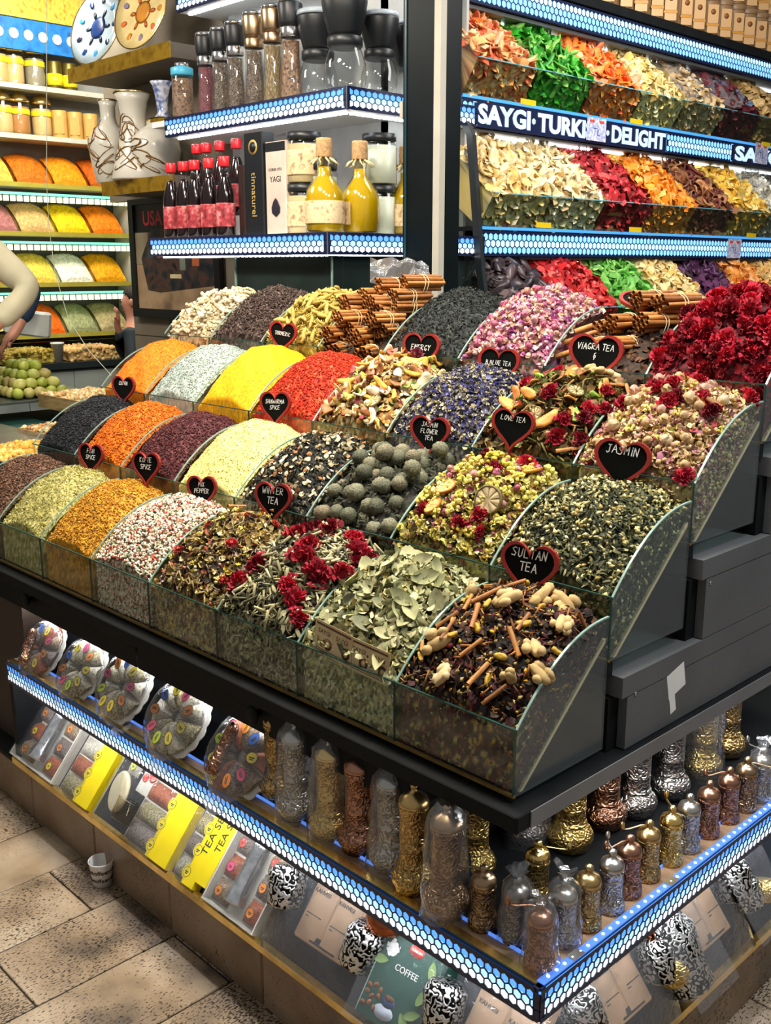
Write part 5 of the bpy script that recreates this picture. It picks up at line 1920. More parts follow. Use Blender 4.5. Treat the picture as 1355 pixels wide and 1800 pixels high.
herb_mats = [ramp_mat('pouch_' + str(i), [S(c) for c in cl], .6, sc_, 'cell') for i, (cl, sc_) in enumerate((
    (('8c8468', 'c0b8a0', '54503c'), 420), (('6c5238', 'a88c68', '3c2c1c'), 380), (('b0a890', 'd8d0bc', '7c745c'), 420), (('8c3c1c', 'b05c28', '6c2c14'), 260), (('9c8c5c', '5c5434', 'c8bc90'), 400), (('5c4c44', '8c7c70', '2c241f'), 420)))]
silver_paper = plain('doily_paper', S('d8d4c8'), .5, var=.08)
cols_cycle = ['yellow', 'orange', 'pink', 'yellow', 'blue', 'orange', 'pink', 'lime', 'yellow']


def spice_fan(px, pv, label, seed, sc=1.0, roll=0.0):
    rs = random.Random(seed)
    c = at(px, pv, 1, -.005)
    t = .62
    M = frame(c, (1, 0, 0), (0, math.sin(t), math.cos(t)), (0, -math.cos(t), math.sin(t))) @ Matrix.Rotation(roll, 4, 'Z') @ Matrix.Scale(sc, 4)
    f = thing('spice_gift_pack', label, 'gift pack', mw=M, group='fan-shaped spice gift packs')
    # scalloped paper plate
    mb = MB()
    n = 72
    pts = [((.068 + .004 * abs(math.sin(9 * 2 * math.pi * i / n))) * math.cos(2 * math.pi * i / n), (.068 + .004 * abs(math.sin(9 * 2 * math.pi * i / n))) * math.sin(2 * math.pi * i / n)) for i in range(n)]
    mb.prism(pts, 2, -.003, -.001)
    mb.build('doily', silver_paper, f)
    k = 9
    ci = rs.randrange(9)
    for i in range(k):
        a0 = 2 * math.pi * i / k + .03
        a1 = 2 * math.pi * (i + 1) / k - .03
        V, T, _ = pouch_mesh(a0, a1, .010, .062, .020, None, seed * 20 + i)
        me = mesh_np('pouch', V, np.array(T), None, True)
        me.materials.append(herb_mats[(i * 2 + seed) % 6])
        po = bpy.data.objects.new('pouch', me)
        COL.objects.link(po)
        po.parent = f
        am = (a0 + a1) / 2
        s_ = sticker(po, (.042 * math.cos(am), .042 * math.sin(am), .0225), cols_cycle[(ci + i) % 9], rot=am)
    # small copper grinder in the middle of some packs
    if seed % 2 == 1:
        g = MB().lathe([(.012, 0), (.012, .02), (.010, .024), (.010, .07), (.011, .072), (.006, .082), (0, .084)], 16)
        g.build('mini_grinder', METAL['copper'], f, (-.01, -.045, .028), (-math.pi / 2, 0, .2))
    # wrap over everything
    n, m = 22, 7
    vs, fs = [], []
    for q in range(m):
        ph = math.pi / 2 * q / (m - 1)
        for i in range(n):
            a = 2 * math.pi * i / n
            rr = .074 * math.cos(ph) * (1 + rs.uniform(-.03, .03)) + .001
            vs.append((rr * math.cos(a), rr * math.sin(a), .002 + .034 * math.sin(ph) * (1 + rs.uniform(-.06, .06))))
    for q in range(m - 1):
        for i in range(n):
            j = (i + 1) % n
            fs.append((q * n + i, q * n + j, (q + 1) * n + j, (q + 1) * n + i))
    MB().add(vs, fs, True).build('clear_wrap', wrap, f)
    MB().tube([(-.02, -.072, 0), (-.01, -.084, .006), (.012, -.088, .002), (.03, -.078, 0)], [.006, .010, .010, .004], 6, flat=.35).build('wrap_knot', wrap_soft, f)
    return f


spice_fan(78, 1142, 'spice gift pack with white ringed edging at the far end of the shelf', 1, 1.3, .2)
spice_fan(148, 1176, 'second spice gift pack from the far end, blue sticker in the middle', 2, 1.3, -.3)
spice_fan(222, 1208, 'round spice gift pack with pink and yellow stickers, third along the shelf', 4, 1.38, .5)
spice_fan(316, 1262, 'large spice gift pack with blue and orange stickers, fourth along the shelf', 6, 1.45, .1)
spice_fan(428, 1330, 'spice gift pack with a copper mini grinder beside the tall grinders', 3, 1.45, -.2)

# ------------------------------------------------------------------ goods leaning on the lower slope
def lipX(px):
    return at(px, 1380 + .7696 * (px - 92), 1, -.06).x


def lipY(px):
    return at(px, 1798 - .977 * (px - 1177), 0, .11).y


SLY, SLZ = .634, .773


def slope(xm, off=0.0, roll=0.0):
    return frame((xm, -.052 + off * SLY, .1665 + off * SLZ), (1, 0, 0), (0, SLY, SLZ), (0, -SLZ, SLY)) @ Matrix.Rotation(roll, 4, 'Z')


def slope_side(ym, off=0.0, roll=0.0):
    return frame((.102 - off * SLY, ym, .1665 + off * SLZ), (0, 1, 0), (-SLY, 0, SLZ), (SLZ, 0, SLY)) @ Matrix.Rotation(roll, 4, 'Z')


carton = plain('white_carton', S('d8d4c4'), .55, var=.06)
yellow_card = plain('yellow_card', S('e8cc10'), .45, var=.04)
kraft = ramp_mat('kraft_paper', [S('8c6a48'), S('a88460')], .6, 20)
pouch_tan = plain('tan_pouch', S('9c7e62'), .35, var=.12, scale=30)


def pillow(parent, x, y, w_, h_, th, mat, z=.006):
    n, m = 7, 6
    vs, fs = [], []
    for j in range(m):
        for i in range(n):
            e = (math.sin(math.pi * i / (n - 1)) * math.sin(math.pi * j / (m - 1))) ** .45 if 0 < i < n - 1 and 0 < j < m - 1 else 0
            vs.append((x + w_ * (i / (n - 1) - .5), y + h_ * (j / (m - 1) - .5), z + th * e))
    for j in range(m - 1):
        for i in range(n - 1):
            a = j * n + i
            fs.append((a, a + 1, a + n + 1, a + n))
    vs += [(x - w_ / 2, y - h_ / 2, z - .001), (x + w_ / 2, y - h_ / 2, z - .001), (x + w_ / 2, y + h_ / 2, z - .001), (x - w_ / 2, y + h_ / 2, z - .001)]
    b = len(vs) - 4
    fs.append((b + 3, b + 2, b + 1, b))
    return MB().add(vs, fs, True).build('spice_packet', mat, parent)


def lid_film(parent, w_, h_, z, mat=None):
    n = 9
    vs, fs = [], []
    rs = random.Random(int(w_ * 1e5))
    for j in range(n):
        for i in range(n):
            vs.append((w_ * (i / (n - 1) - .5), h_ * j / (n - 1), z + rs.uniform(-.0015, .0015)))
    for j in range(n - 1):
        for i in range(n - 1):
            a = j * n + i
            fs.append((a, a + 1, a + n + 1, a + n))
    return MB().add(vs, fs, True).build('clear_film', mat or wrap, parent)


def grinder_box(xa, xb, label, stick):
    w_ = abs(xb - xa)
    H = .27
    b = thing('spice_gift_box', label, 'gift box', mw=slope((xa + xb) / 2), group='white gift boxes with a grinder')
    MB().box((-w_ / 2, 0, 0), (w_ / 2, H, .004)).box((-w_ / 2, 0, .004), (-w_ / 2 + .004, H, .030)).box((w_ / 2 - .004, 0, .004), (w_ / 2, H, .030)).box((-w_ / 2 + .004, 0, .004), (w_ / 2 - .004, .004, .030)).box((-w_ / 2 + .004, H - .004, .004), (w_ / 2 - .004, H, .030)).build('carton_tray', carton, b)
    inst('lettering', text_mesh('PEPPER GRINDER', .010, ink), b, (.0, -.0005, .017), (math.pi / 2, 0, 0))
    g = MB().lathe([(.026, .0), (.027, .006), (.024, .03), (.021, .04), (.021, .13), (.022, .134), (.016, .15), (.009, .155), (.008, .17), (0, .172)], 18).build('glass_grinder', plain('bright_tin', S('c8ccd0'), .25, .9, var=.2, scale=60), b, (0.0, .03, .026), (-math.pi / 2, 0, 0))
    cw = (w_ - .06) / 2 - .006
    k = 0
    for sx in (-1, 1):
        for j in range(4):
            xq, yq = sx * (.030 + cw / 2), .035 + j * .058
            p = pillow(b, xq, yq, cw, .052, .022, herb_mats[(k * 2 + 1) % 6])
            sticker(p, (xq, yq, .0275), stick[k % len(stick)], .0105, .0105)
            k += 1
    lid_film(b, w_, H, .0335, wrap)


def tea_set(xa, xb, label, side_text=False):
    w_ = abs(xb - xa)
    H = .27
    b = thing('tea_set_pack', label, 'tea set', mw=slope((xa + xb) / 2), group='yellow tea set packs')
    MB().box((-w_ / 2, 0, 0), (w_ / 2, H, .003)).build('backing_card', carton, b)
    cwid = w_ * .40
    mb = MB()
    pts = [(w_ / 2, 0), (w_ / 2, H)]
    for j in range(5):
        yc = H - (j + .5) * H / 5
        for q in range(7):
            a = math.pi / 2 + math.pi * q / 6
            pts.append((w_ / 2 - cwid + .014 * math.cos(a), yc + .0165 * math.sin(a)))
    pts.append((w_ / 2 - cwid, 0))
    mb.prism(pts[::-1] if False else pts, 2, .026, .028)
    cd_ = mb.build('yellow_card', yellow_card, b)
    MB().box((w_ / 2 - .001, 0, .003), (w_ / 2, H, .026)).build('side_card', yellow_card, b)
    for j in range(5):
        yc = H - (j + .5) * H / 5
        pillow(b, -w_ * .17, yc, w_ * .64, H / 5 - .004, .022, herb_mats[(j + int(px_seed[0])) % 6], .003)
        sticker(cd_, (w_ / 2 - cwid + .003, yc, .0282), 'yellow', .0115, .0115)
    px_seed[0] += 1
    if side_text:
        inst('lettering', text_mesh('TEA SET', .030, ink, sx=1.05), b, (w_ / 2 - .018, H * .5, .0284), (0, 0, math.pi / 2))
    lid_film(b, w_ * .66, H, .030).location = (-w_ * .17, 0, 0)


px_seed = [0]
X = lipX
grinder_box(X(26), X(98), 'white spice gift box with clear grinder at the far end of the lower shelf', ['orange', 'yellow', 'orange', 'green', 'yellow', 'orange', 'orange', 'yellow'])
tea_set(X(101), X(160), 'yellow edged tea pack beside the far gift box')
# plastic jar set with round lid and pomegranate card
js = thing('lidded_jar_set', 'bagged jar with a big round cream lid and a pomegranate picture card', 'jar', mw=slope((X(165) + X(232)) / 2))
MB().lathe([(.052, 0), (.054, .002), (.054, .008), (.050, .011), (.046, .0105), (.0, .012)], 30).build('round_lid', plain('cream_plastic', S('c8bc98'), .4, var=.08), js, (-.018, .09, .030), (.15, -.25, 0))
MB().lathe([(.030, 0), (.036, .005), (.038, .05), (.040, .055)], 24).build('jar', glass('smoky_plastic', (.75, .70, .60), 1.2), js, (.038, .03, .025), (-math.pi / 2, 0, 0))
cd_ = MB().box((-.0, .11, .004), (.062, .24, .006)).build('picture_card', carton, js)
for (a_, b_, r_) in ((.02, .20, .022), (.042, .165, .019), (.015, .15, .012)):
    MB().lathe([(r_, 0), (r_ * .8, .003), (0, .004)], 16).build('printed_fruit', ramp_mat('pomegranate_print', [S('a81c24'), S('e85048'), S('f0a090')], .5, 90), cd_, (a_, b_, .0062))
for (a_, b_) in ((-.045, .20), (-.04, .16)):
    pillow(js, a_, b_, .05, .045, .014, herb_mats[2])
    sticker(js, (a_ + .005, b_, .0215), 'lime', .010, .010)
lid_film(js, .13, .25, .046)
tea_set(X(214), X(298), 'yellow tea set pack, first of the two beside each other')
tea_set(X(270 + 30), X(345), 'yellow tea set pack printed TEA SET along its edge', True)
tb = thing('tea_set_box', 'narrow yellow box printed TEA SET beside the spice box', 'tea set', mw=slope((X(346) + X(362)) / 2, .02))
MB().box((-.022, 0, 0), (.022, .25, .030)).build('carton', yellow_card, tb)
inst('lettering', text_mesh('TEA SET', .028, ink), tb, (0, .13, .0305), (0, 0, math.pi / 2))
grinder_box(X(364), X(452), 'white gift box of spices and a clear grinder beside the yellow tea sets', ['orange', 'pink', 'red', 'green', 'orange', 'orange', 'red', 'orange'])

# coffee gift sets: ornate cups, coffee packs, copper pot, all in a bag
lace = chased('lace_tin', (0.70, 0.70, 0.69), (0.006, 0.006, 0.006), 105, .4, .4, False)
copper_pot = plain('copper_pot', S('a8603c'), .25, 1.0, var=.2, scale=40)
cup_prof = [(.026, 0), (.032, .004), (.034, .03), (.036, .055), (.034, .06), (.029, .066), (.028, .070), (.022, .072), (0, .074)]


def coffee_set(mw, label, order=1, w_=.26, pot=True, front_gold=False):
    s_ = thing('coffee_gift_set', label, 'gift set', mw=mw, group='bagged coffee gift sets')
    c = MB().lathe(cup_prof, 24).build('lace_cup', lace, s_, (-.10 * order, .075, .036), (-1.3, 0, .25 * order))
    pk = MB().bev((-.062, .045, .002), (.062, .235, .030), .004).build('coffee_carton', kraft, s_)
    for q in (-.030, .030):
        p2 = pillow(pk, q, .125, .056, .145, .010, pouch_tan, .031)
        MB().lathe([(.010, 0), (.010, .0006)], 14).build('round_print', ink, p2, (q, .158, .0412))
        MB().lathe([(.0075, 0), (.0075, .0006)], 14).build('round_print', pouch_tan, p2, (q, .158, .0416))
        inst('lettering', text_mesh('KAHVESI', .010, ink), p2, (q, .130, .0415))
        MB().box((q - .018, .090, .0385), (q + .018, .0915, .0395)).box((q - .018, .084, .0375), (q + .010, .0855, .0385)).build('printed_rule', ink, p2)
    b1 = MB().box((-.058, .203, .0302), (.058, .222, .0312)).build('title_band', plain('dark_band', S('2c2424'), .5), pk)
    inst('lettering', text_mesh('2 ADET FINCANLIK', .0115, paper_white), b1, (0, .2125, .0314))
    MB().box((-.022, .050, .0302), (.040, .062, .0312)).build('title_band', plain('dark_band', S('2c2424'), .5), pk)
    MB().lathe(cup_prof, 24).build('lace_cup', lace, s_, (.092 * order, .06, .036), (-1.25, 0, -.2 * order))
    if pot:
        p3 = MB().lathe([(.030, 0), (.036, .006), (.036, .02), (.026, .05), (.024, .058), (.030, .072), (.031, .074), (.026, .070)], 24).build('copper_pot', copper_pot, s_, (.125 * order, .135, .042), (-.9, .5 * order, .5 * order))
        MB().tube([(.03, 0, .06), (.06, 0, .068), (.095, 0, .072)], [.004, .0045, .003], 8).build('pot_handle', copper_pot, p3)
    if front_gold:
        MB().lathe([(.032, 0), (.040, .01), (.040, .03), (.030, .05)], 24).build('brass_cup', METAL['gold'], s_, (.13 * order, .05, .04), (-1.2, 0, .3))
    # bag film
    n, m = 12, 8
    rs = random.Random(len(label))
    vs, fs = [], []
    for j in range(m):
        for i in range(n):
            u_, v_ = i / (n - 1), j / (m - 1)
            e = (math.sin(math.pi * u_) * math.sin(math.pi * (v_ * .9 + .05))) ** .35
            vs.append(((u_ - .5) * w_ * 1.12, -.004 + v_ * .275, .004 + .066 * e + rs.uniform(-.003, .003)))
    for j in range(m - 1):
        for i in range(n - 1):
            a = j * n + i
            fs.append((a, a + 1, a + n + 1, a + n))
    MB().add(vs, fs, True).build('clear_bag', wrap, s_)


coffee_set(slope(X(548), .0, .02) @ Matrix.Scale(1.22, 4), 'bagged coffee gift set with two lace cups and a copper pot on the front slope')
gb = thing('coffee_box', 'dark green coffee box with painted leaves and a cup', 'box', mw=slope(X(690), .0, .05) @ Matrix.Scale(1.2, 4))
grn = plain('bottle_green_card', S('1f4a40'), .4, var=.08)
MB().bev((-.062, .012, .0), (.062, .19, .050), .003).build('carton', grn, gb)
for (lx, ly, a_) in ((-.045, .155, .6), (-.03, .165, 1.6), (-.012, .160, 2.3), (.045, .05, .5), (.05, .08, 1.2), (.035, .035, 2.4), (-.05, .10, .2), (.05, .12, 1.9)):
    inst('printed_leaf', m_leaf(plain('leaf_print', S('7c9a54'), .6), .030, .014, 1), gb, (lx, ly, .0506), (0, 0, a_))
for (lx, ly) in ((-.04, .125), (-.035, .12)):
    inst('printed_flower', m_carnation(paper_white, 2, .010, 2), gb, (lx, ly, .0506), (0, 0, 0), (1, 1, .2))
rb = MB().lathe([(.015, 0), (.015, .0006)], 18, sy=.6).build('red_badge', plain('badge_red', S('c83828'), .4), gb, (.008, .135, .0504))
inst('lettering', text_mesh('TURKISH', .006, paper_white), gb, (.008, .135, .0512))
inst('lettering', text_mesh('TURKISH', .014, paper_white), gb, (.0625, .10, .025), (math.pi / 2, 0, math.pi / 2))
inst('lettering', text_mesh('COFFEE', .014, paper_white), gb, (.004, .100, .0506))
MB().lathe([(.020, 0), (.020, .0006)], 20, sy=.55).build('printed_cup', plain('cup_print', S('c8d0e0'), .4), gb, (-.008, .032, .0504))
MB().lathe([(.014, 0), (.014, .0006)], 20, sy=.6).build('printed_cup', plain('cup_print_blue', S('2c4478'), .4), gb, (-.006, .048, .0508))
MB().lathe([(.010, 0), (.010, .0006)], 20, sy=.45).build('printed_coffee', plain('coffee_print', S('6c3c1c'), .4), gb, (-.006, .054, .0514))
bean = plain('bean_print', S('8c5028'), .5)
for q in range(9):
    MB().lathe([(.0055, 0), (.0055, .0006)], 10, sy=.7).build('printed_bean', bean, gb, (-.052 + .012 * (q % 3), .030 + .014 * (q // 3) + .004 * (q % 2), .0504), (0, 0, q))
MB().box((-.060, .186, .0502), (.060, .1875, .0508)).box((-.060, .014, .0502), (-.0585, .186, .0508)).build('printed_rule', plain('pale_green', S('9cc0b0'), .5), gb)
lid_film(gb, .15, .23, .058)
coffee_set(slope(X(835), .0, -.03) @ Matrix.Scale(1.15, 4), 'bagged coffee gift set with lace cups at the corner end of the front slope', -1, .22, False)
Yp = lipY
coffee_set(slope_side(Yp(1120), .0) @ Matrix.Scale(1.15, 4), 'bagged coffee gift set with copper and brass cups, side slope near the corner', 1, .24, True, True)
ls = thing('lace_tin', 'big black tin with silver lace pattern in a clear bag on the side slope', 'tin', mw=slope_side(Yp(1200), 0) @ Matrix.Scale(1.15, 4))
MB().lathe([(.036, 0), (.040, .006), (.042, .07), (.043, .10), (.036, .112), (.035, .13), (.030, .132), (0, .134)], 26).build('body', lace, ls, (0, .02, .048), (-1.45, 0, .1))
sl = MB()
lid_film(ls, .13, .24, .095, wrap)
coffee_set(slope_side(Yp(1262), .0) @ Matrix.Scale(1.2, 4), 'bagged coffee gift set in the middle of the side slope', -1, .22, False)
ls = thing('copper_pot_set', 'copper pot above a lace cup in a bag at the end of the side slope', 'gift set', mw=slope_side(Yp(1325), 0))
MB().lathe(cup_prof, 24).build('lace_cup', lace, ls, (0, .06, .040), (-1.3, 0, .1))
MB().lathe([(.028, 0), (.034, .006), (.034, .02), (.024, .05), (.022, .058), (.028, .072)], 24).build('copper_pot', copper_pot, ls, (.0, .15, .042), (-1.2, 0, .3))
MB().lathe([(.030, 0), (.036, .01), (.036, .03), (.028, .045)], 24).build('brass_cup', METAL['gold'], ls, (.06, .05, .040), (-1.2, 0, -.3))
lid_film(ls, .17, .24, .086, wrap)

# ------------------------------------------------------------------ paper cup on the floor
p = at(173, 1556, 2, 0.0)
cup = thing('paper_cup', 'small white paper coffee cup left on the floor by the plinth', 'cup', (p.x, p.y + .012, 0.0008))
MB().lathe([(.0, .003), (.0225, .003), (.0225, 0), (.0240, .0), (.0320, .066), (.0335, .067), (.0338, .069), (.0325, .0705), (.0308, .069), (.0232, .006), (0, .005)], 32).build('wall', paper_white, cup)
brown_print = plain('cup_print_brown', S('4c3c30'), .6)
for zz, sz in ((.046, .018), (.022, .017)):
    for k in range(4):
        a = -math.pi / 2 - .5 + k * 1.35
        r_ = .0243 + (.0320 - .0240) * zz / .066
        me = text_mesh('coffee', sz, brown_print, .0004, .0004)
        vs = me.vertices
        for v_ in vs:
            th = v_.co.x / r_ + a
            rr = r_ + .0003 + v_.co.z * .5 + v_.co.y * .12
            v_.co = Vector((rr * math.cos(th), rr * math.sin(th), zz + v_.co.y))
        inst('printed_word', me, cup)

# ------------------------------------------------------------------ corner cabinet behind the counter
cab = thing('corner_cabinet', 'white corner shelf cabinet with blue lit honeycomb edges behind the counter', 'cabinet')
LX0, LX1, LY = -2.984, -1.832, 1.20
UX0, UX1, UY = -3.048, -1.882, 1.343
TX0, TX1, TY = -3.10, -1.93, 1.46
P2, YSC = .030, .74
CABS = ((LX0, LX1, LY, 1.640), (UX0, UX1, UY, 2.138), (TX0, TX1, TY, 2.66))
for (x0, x1, yf, zb) in CABS:
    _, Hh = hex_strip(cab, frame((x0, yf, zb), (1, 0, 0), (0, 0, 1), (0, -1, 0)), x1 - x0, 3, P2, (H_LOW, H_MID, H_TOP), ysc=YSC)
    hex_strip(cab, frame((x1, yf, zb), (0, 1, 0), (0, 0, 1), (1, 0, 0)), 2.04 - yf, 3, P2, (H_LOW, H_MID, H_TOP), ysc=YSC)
    MB().box((x0 - (.13 if zb == 2.138 else 0), yf + .016, zb + .050), (x1 - .016, 2.04, zb + Hh - .002)).build('shelf', white_board, cab)
    MB().box((x0, yf + .016, zb), (x1 - .016, 2.04, zb + .005)).build('soffit', white_board, cab)
    MB().dots((x0 + .02, yf + .05, zb - .006), (x1 - .06, yf + .062, zb - .0005), 0, .028).dots((x1 - .075, yf + .08, zb - .006), (x1 - .063, 1.95, zb - .0005), 1, .028).build('diode_bar', glow('white_diode_bar_bright', (.93, .97, 1.0), 24.0), cab)
    MB().box((x1 + .0005, yf - .003, zb), (x1 + .0025, yf, zb + Hh)).build('corner_bead', steel, cab)
ZL, ZU = 1.640 + Hh - .002, 2.138 + Hh - .002
MB().box((-3.0, 1.66, ZL), (-2.02, 1.68, 2.9)).build('back_board', plain('pale_back', S('a8a8a4'), .6), cab)
MB().box((-2.04, 1.66, ZL), (-2.02, 2.04, 2.9)).build('back_board', plain('pale_back', S('a8a8a4'), .6), cab)
MB().box((-2.46, 2.041, 0.9), (-1.95, 2.055, 2.9)).build('end_board', plain('pale_back', S('a8a8a4'), .6), cab)
smoke = plain('smoked_mirror', (0.016, 0.026, 0.024), .06, 0.0, var=.5, scale=3, spec=1.0)
MB().box((-2.44, LY + .05, 0.9), (LX1 - .03, 2.04, 1.636)).build('smoked_glass_base', smoke, cab)
MB().box((-2.444, LY + .044, 0.9), (-2.438, LY + .05, 1.636)).build('glass_edge', edge_pale, cab)
MB().box((LX1 - .034, LY + .044, 0.9), (LX1 - .028, LY + .05, 1.636)).build('glass_edge', edge_pale, cab)
for i, (x_, c_) in enumerate(((-2.30, 'b8b878'), (-2.16, '8c3c30'), (-2.02, '4c7c6c'), (-1.95, 'a08c50'))):
    pass

# dark corner post
Ya = 1.45
xa, xb = at(704, 300, 1, Ya).x, at(772, 300, 1, Ya).x
yb = at(812, 300, 0, xb).y
post = thing('corner_post', 'dark green black shop post with a pale grey corner strip', 'post')
MB().bev((xa, Ya, 0.0), (xb, yb, 3.2), .012).build('shaft', plain('post_black', S('060e11'), .4, var=.2, spec=.15), post)
MB().box((xb - .024, Ya - .006, 0.0), (xb + .006, Ya + .022, 3.2)).build('corner_strip', plain('pale_strip', S('a8a498'), .5, var=.06), post)
MB().box((xa + .022, Ya - .004, 0.0), (xa + .030, Ya + .001, 3.2)).build('groove_bead', plain('post_bead', S('16343c'), .3), post)
MB().box((xa - .002, Ya - .003, 2.10), (xa + .012, Ya + .03, 2.155)).build('metal_clip', plain('pale_strip', S('a8a498'), .5), post)

# ------------------------------------------------------------------ mills on the upper cabinet shelf
clear_jar = glass('jar_glass', (.93, .95, .96), 1.3)
blk = plain('black_plastic', S('14181c'), .4, var=.05)
chrome = plain('chrome', (.72, .72, .72), .15, 1.0, var=.05)


def shelf_x(u, Y, v=180):
    return at(u, v, 1, Y).x


def pepper_mill(u, Y, label, hgt, r, fill, cap='black', z=None):
    z = ZU if z is None else z
    m_ = thing('pepper_mill', label, 'pepper mill', (shelf_x(u, Y), Y, z + .0005), group='pepper mills on the upper cabinet shelf')
    hb = hgt * .62
    MB().lathe([(r * 1.0, 0), (r * 1.06, hb * .04), (r * .94, hb * .35), (r * .80, hb * .7), (r * .84, hb)], 20).build('glass_body', clear_jar, m_)
    MB().lathe([(r * .90, .004), (r * .94, hb * .05), (r * .84, hb * .35), (r * .70, hb * .7), (r * .72, hb * .94)], 18).build('filling', fill, m_)
    MB().lathe([(r * .88, hb), (r * .90, hb + .004), (r * .90, hb + hgt * .09), (r * .86, hb + hgt * .10)], 20).build('collar', chrome if cap == 'black' else SMOOTH['bronze'], m_)
    cm = blk if cap == 'black' else SMOOTH['bronze']
    MB().lathe([(r * .88, hb + hgt * .10), (r * .98, hb + hgt * .14), (r * 1.06, hgt * .94), (r * 1.0, hgt * .96)], 20).build('cap', cm, m_)
    MB().lathe([(r * 1.0, hgt * .96), (r * .98, hgt * .985), (r * .9, hgt), (0, hgt)], 20).build('cap_disc', chrome, m_)
    return m_


f_pep = ramp_mat('black_pepper_fill', [S('2c2420'), S('5c4c40'), S('8c7c68')], .6, 260, 'cell')
f_red = ramp_mat('red_pepper_fill', [S('5c2c34'), S('8c4c54'), S('3c2024')], .6, 260, 'cell')
f_brn = ramp_mat('brown_clove_fill', [S('6c4c3c'), S('9c7c60'), S('3c2a20')], .6, 120, 'cell')
f_tan = ramp_mat('cumin_fill', [S('8c744c'), S('5c4a30'), S('a8946c')], .6, 260, 'cell', stretch=(1, 1, .3))
j = thing('spice_jar', 'glass jar of brown nutty spice with a blue lid band', 'jar', (shelf_x(322, 1.40), 1.40, ZU + .0005))
MB().lathe([(.044, 0), (.046, .01), (.046, .165), (.043, .175)], 22).build('glass_body', clear_jar, j)
MB().lathe([(.041, .004), (.043, .012), (.043, .158)], 20).build('filling', f_brn, j)
MB().lathe([(.046, .172), (.048, .176), (.048, .200), (.045, .203)], 22).build('lid', plain('aqua_lid', S('4cb4d8'), .4), j)
MB().lathe([(.030, .203), (.031, .222), (0, .224)], 18).build('lid_knob', chrome, j)
pepper_mill(364, 1.43, 'black capped mill filled with dark red pepper', .325, .040, f_red)
pepper_mill(390, 1.42, 'black capped mill filled with brown pepper beside the red one', .325, .040, f_pep)
pepper_mill(416, 1.41, 'black capped mill with the darkest filling', .33, .040, f_pep)
pepper_mill(449, 1.41, 'tall bronze capped mill of black pepper', .345, .042, f_pep, 'bronze')
pepper_mill(482, 1.41, 'tall bronze capped mill of tan cumin', .35, .042, f_tan, 'bronze')
pepper_mill(513, 1.41, 'tall black capped mill of brown cloves', .355, .045, f_brn)


def bowl_mill(u, Y, label, sc, group='round glass mills on the upper cabinet shelf', X=None):
    m_ = thing('round_mill', label, 'pepper mill', (shelf_x(u, Y) if X is None else X, Y, ZU + .0005), group=group)
    m_.scale = (sc, sc, sc)
    MB().lathe([(.040, 0), (.052, .006), (.058, .035), (.055, .065), (.044, .098), (.040, .108)], 26).build('glass_bowl', clear_jar, m_)
    MB().lathe([(.043, .104), (.047, .108), (.047, .128), (.043, .132)], 24).build('collar', blk, m_)
    MB().lathe([(.040, .132), (.044, .140), (.056, .185), (.061, .215), (.060, .222)], 26).build('cap', blk, m_)
    MB().lathe([(.060, .222), (.061, .228), (.058, .236), (.020, .240), (0, .240)], 26).build('clear_lid', plain('frosted_lid', S('a8b4c0'), .3), m_)


bowl_mill(560, 1.47, 'round glass mill with black funnel top beside the tall mills', 1.3)
bowl_mill(607, 1.41, 'round glass mill with black funnel top right at the shelf corner', 1.36)
bowl_mill(0, 1.58, 'round glass mill with steel neck behind the corner one', 1.2, X=-1.965)
bowl_mill(0, 1.76, 'round glass mill with black top next to the dark post', 1.2, X=-1.965)

# ------------------------------------------------------------------ lower cabinet shelf: bottles, boxes, jars
syrup = plain('pomegranate_syrup', S('160a0c'), .12, var=.1, coat=.5)
red_cap = plain('red_cap', S('d01c28'), .35, var=.05)
rlabel = ramp_mat('red_bottle_label', [S('2c1014'), S('b83c44'), S('e0a0a0')], .5, 60)
bot_me = {'bottle_body': MB().lathe([(.026, 0), (.028, .004), (.028, .10), (.026, .125), (.014, .165), (.0115, .172)], 20).mesh('bottle_body', syrup),
          'bottle_neck': MB().lathe([(.0115, .172), (.0115, .196)], 16).mesh('bottle_neck', clear_jar),
          'cap': MB().lathe([(.0155, .196), (.0160, .198), (.0160, .222), (.0145, .224), (0, .224)], 18).mesh('cap', red_cap),
          'paper_label': MB().lathe([(.0284, .028), (.0286, .030), (.0286, .092), (.0284, .094)], 20).mesh('paper_label', rlabel)}
front_us, rear_us = (305, 327, 346, 371, 398), (345, 362, 385, 414)
for i, u in enumerate(front_us):
    b = thing('syrup_bottle', '%s red capped syrup bottle from the shelf end in the front row' % ['first', 'second', 'third', 'fourth', 'fifth'][i], 'bottle', (shelf_x(u, 1.27, 410), 1.27, ZL + .0005), .3 * i, 'syrup bottles in the front row')
    b.scale = (1.36, 1.36, 1.36)
    for k_, me in bot_me.items():
        inst(k_, me, b)
rs_ = MB().box((-2.96, 1.345, ZL + .0005), (-2.53, 1.47, ZL + .085)).build('bottle_riser', white_board)
tag(rs_, 'white riser block lifting the rear syrup bottles', 'block')
for i, u in enumerate(rear_us):
    b = thing('syrup_bottle', '%s red capped syrup bottle from the shelf end in the raised rear row' % ['first', 'second', 'third', 'fourth', 'fifth'][i], 'bottle', (shelf_x(u, 1.40, 330), 1.41, ZL + .0855), .3 * i, 'syrup bottles in the raised rear row')
    b.scale = (1.36, 1.36, 1.36)
    for k_, me in bot_me.items():
        inst(k_, me, b)


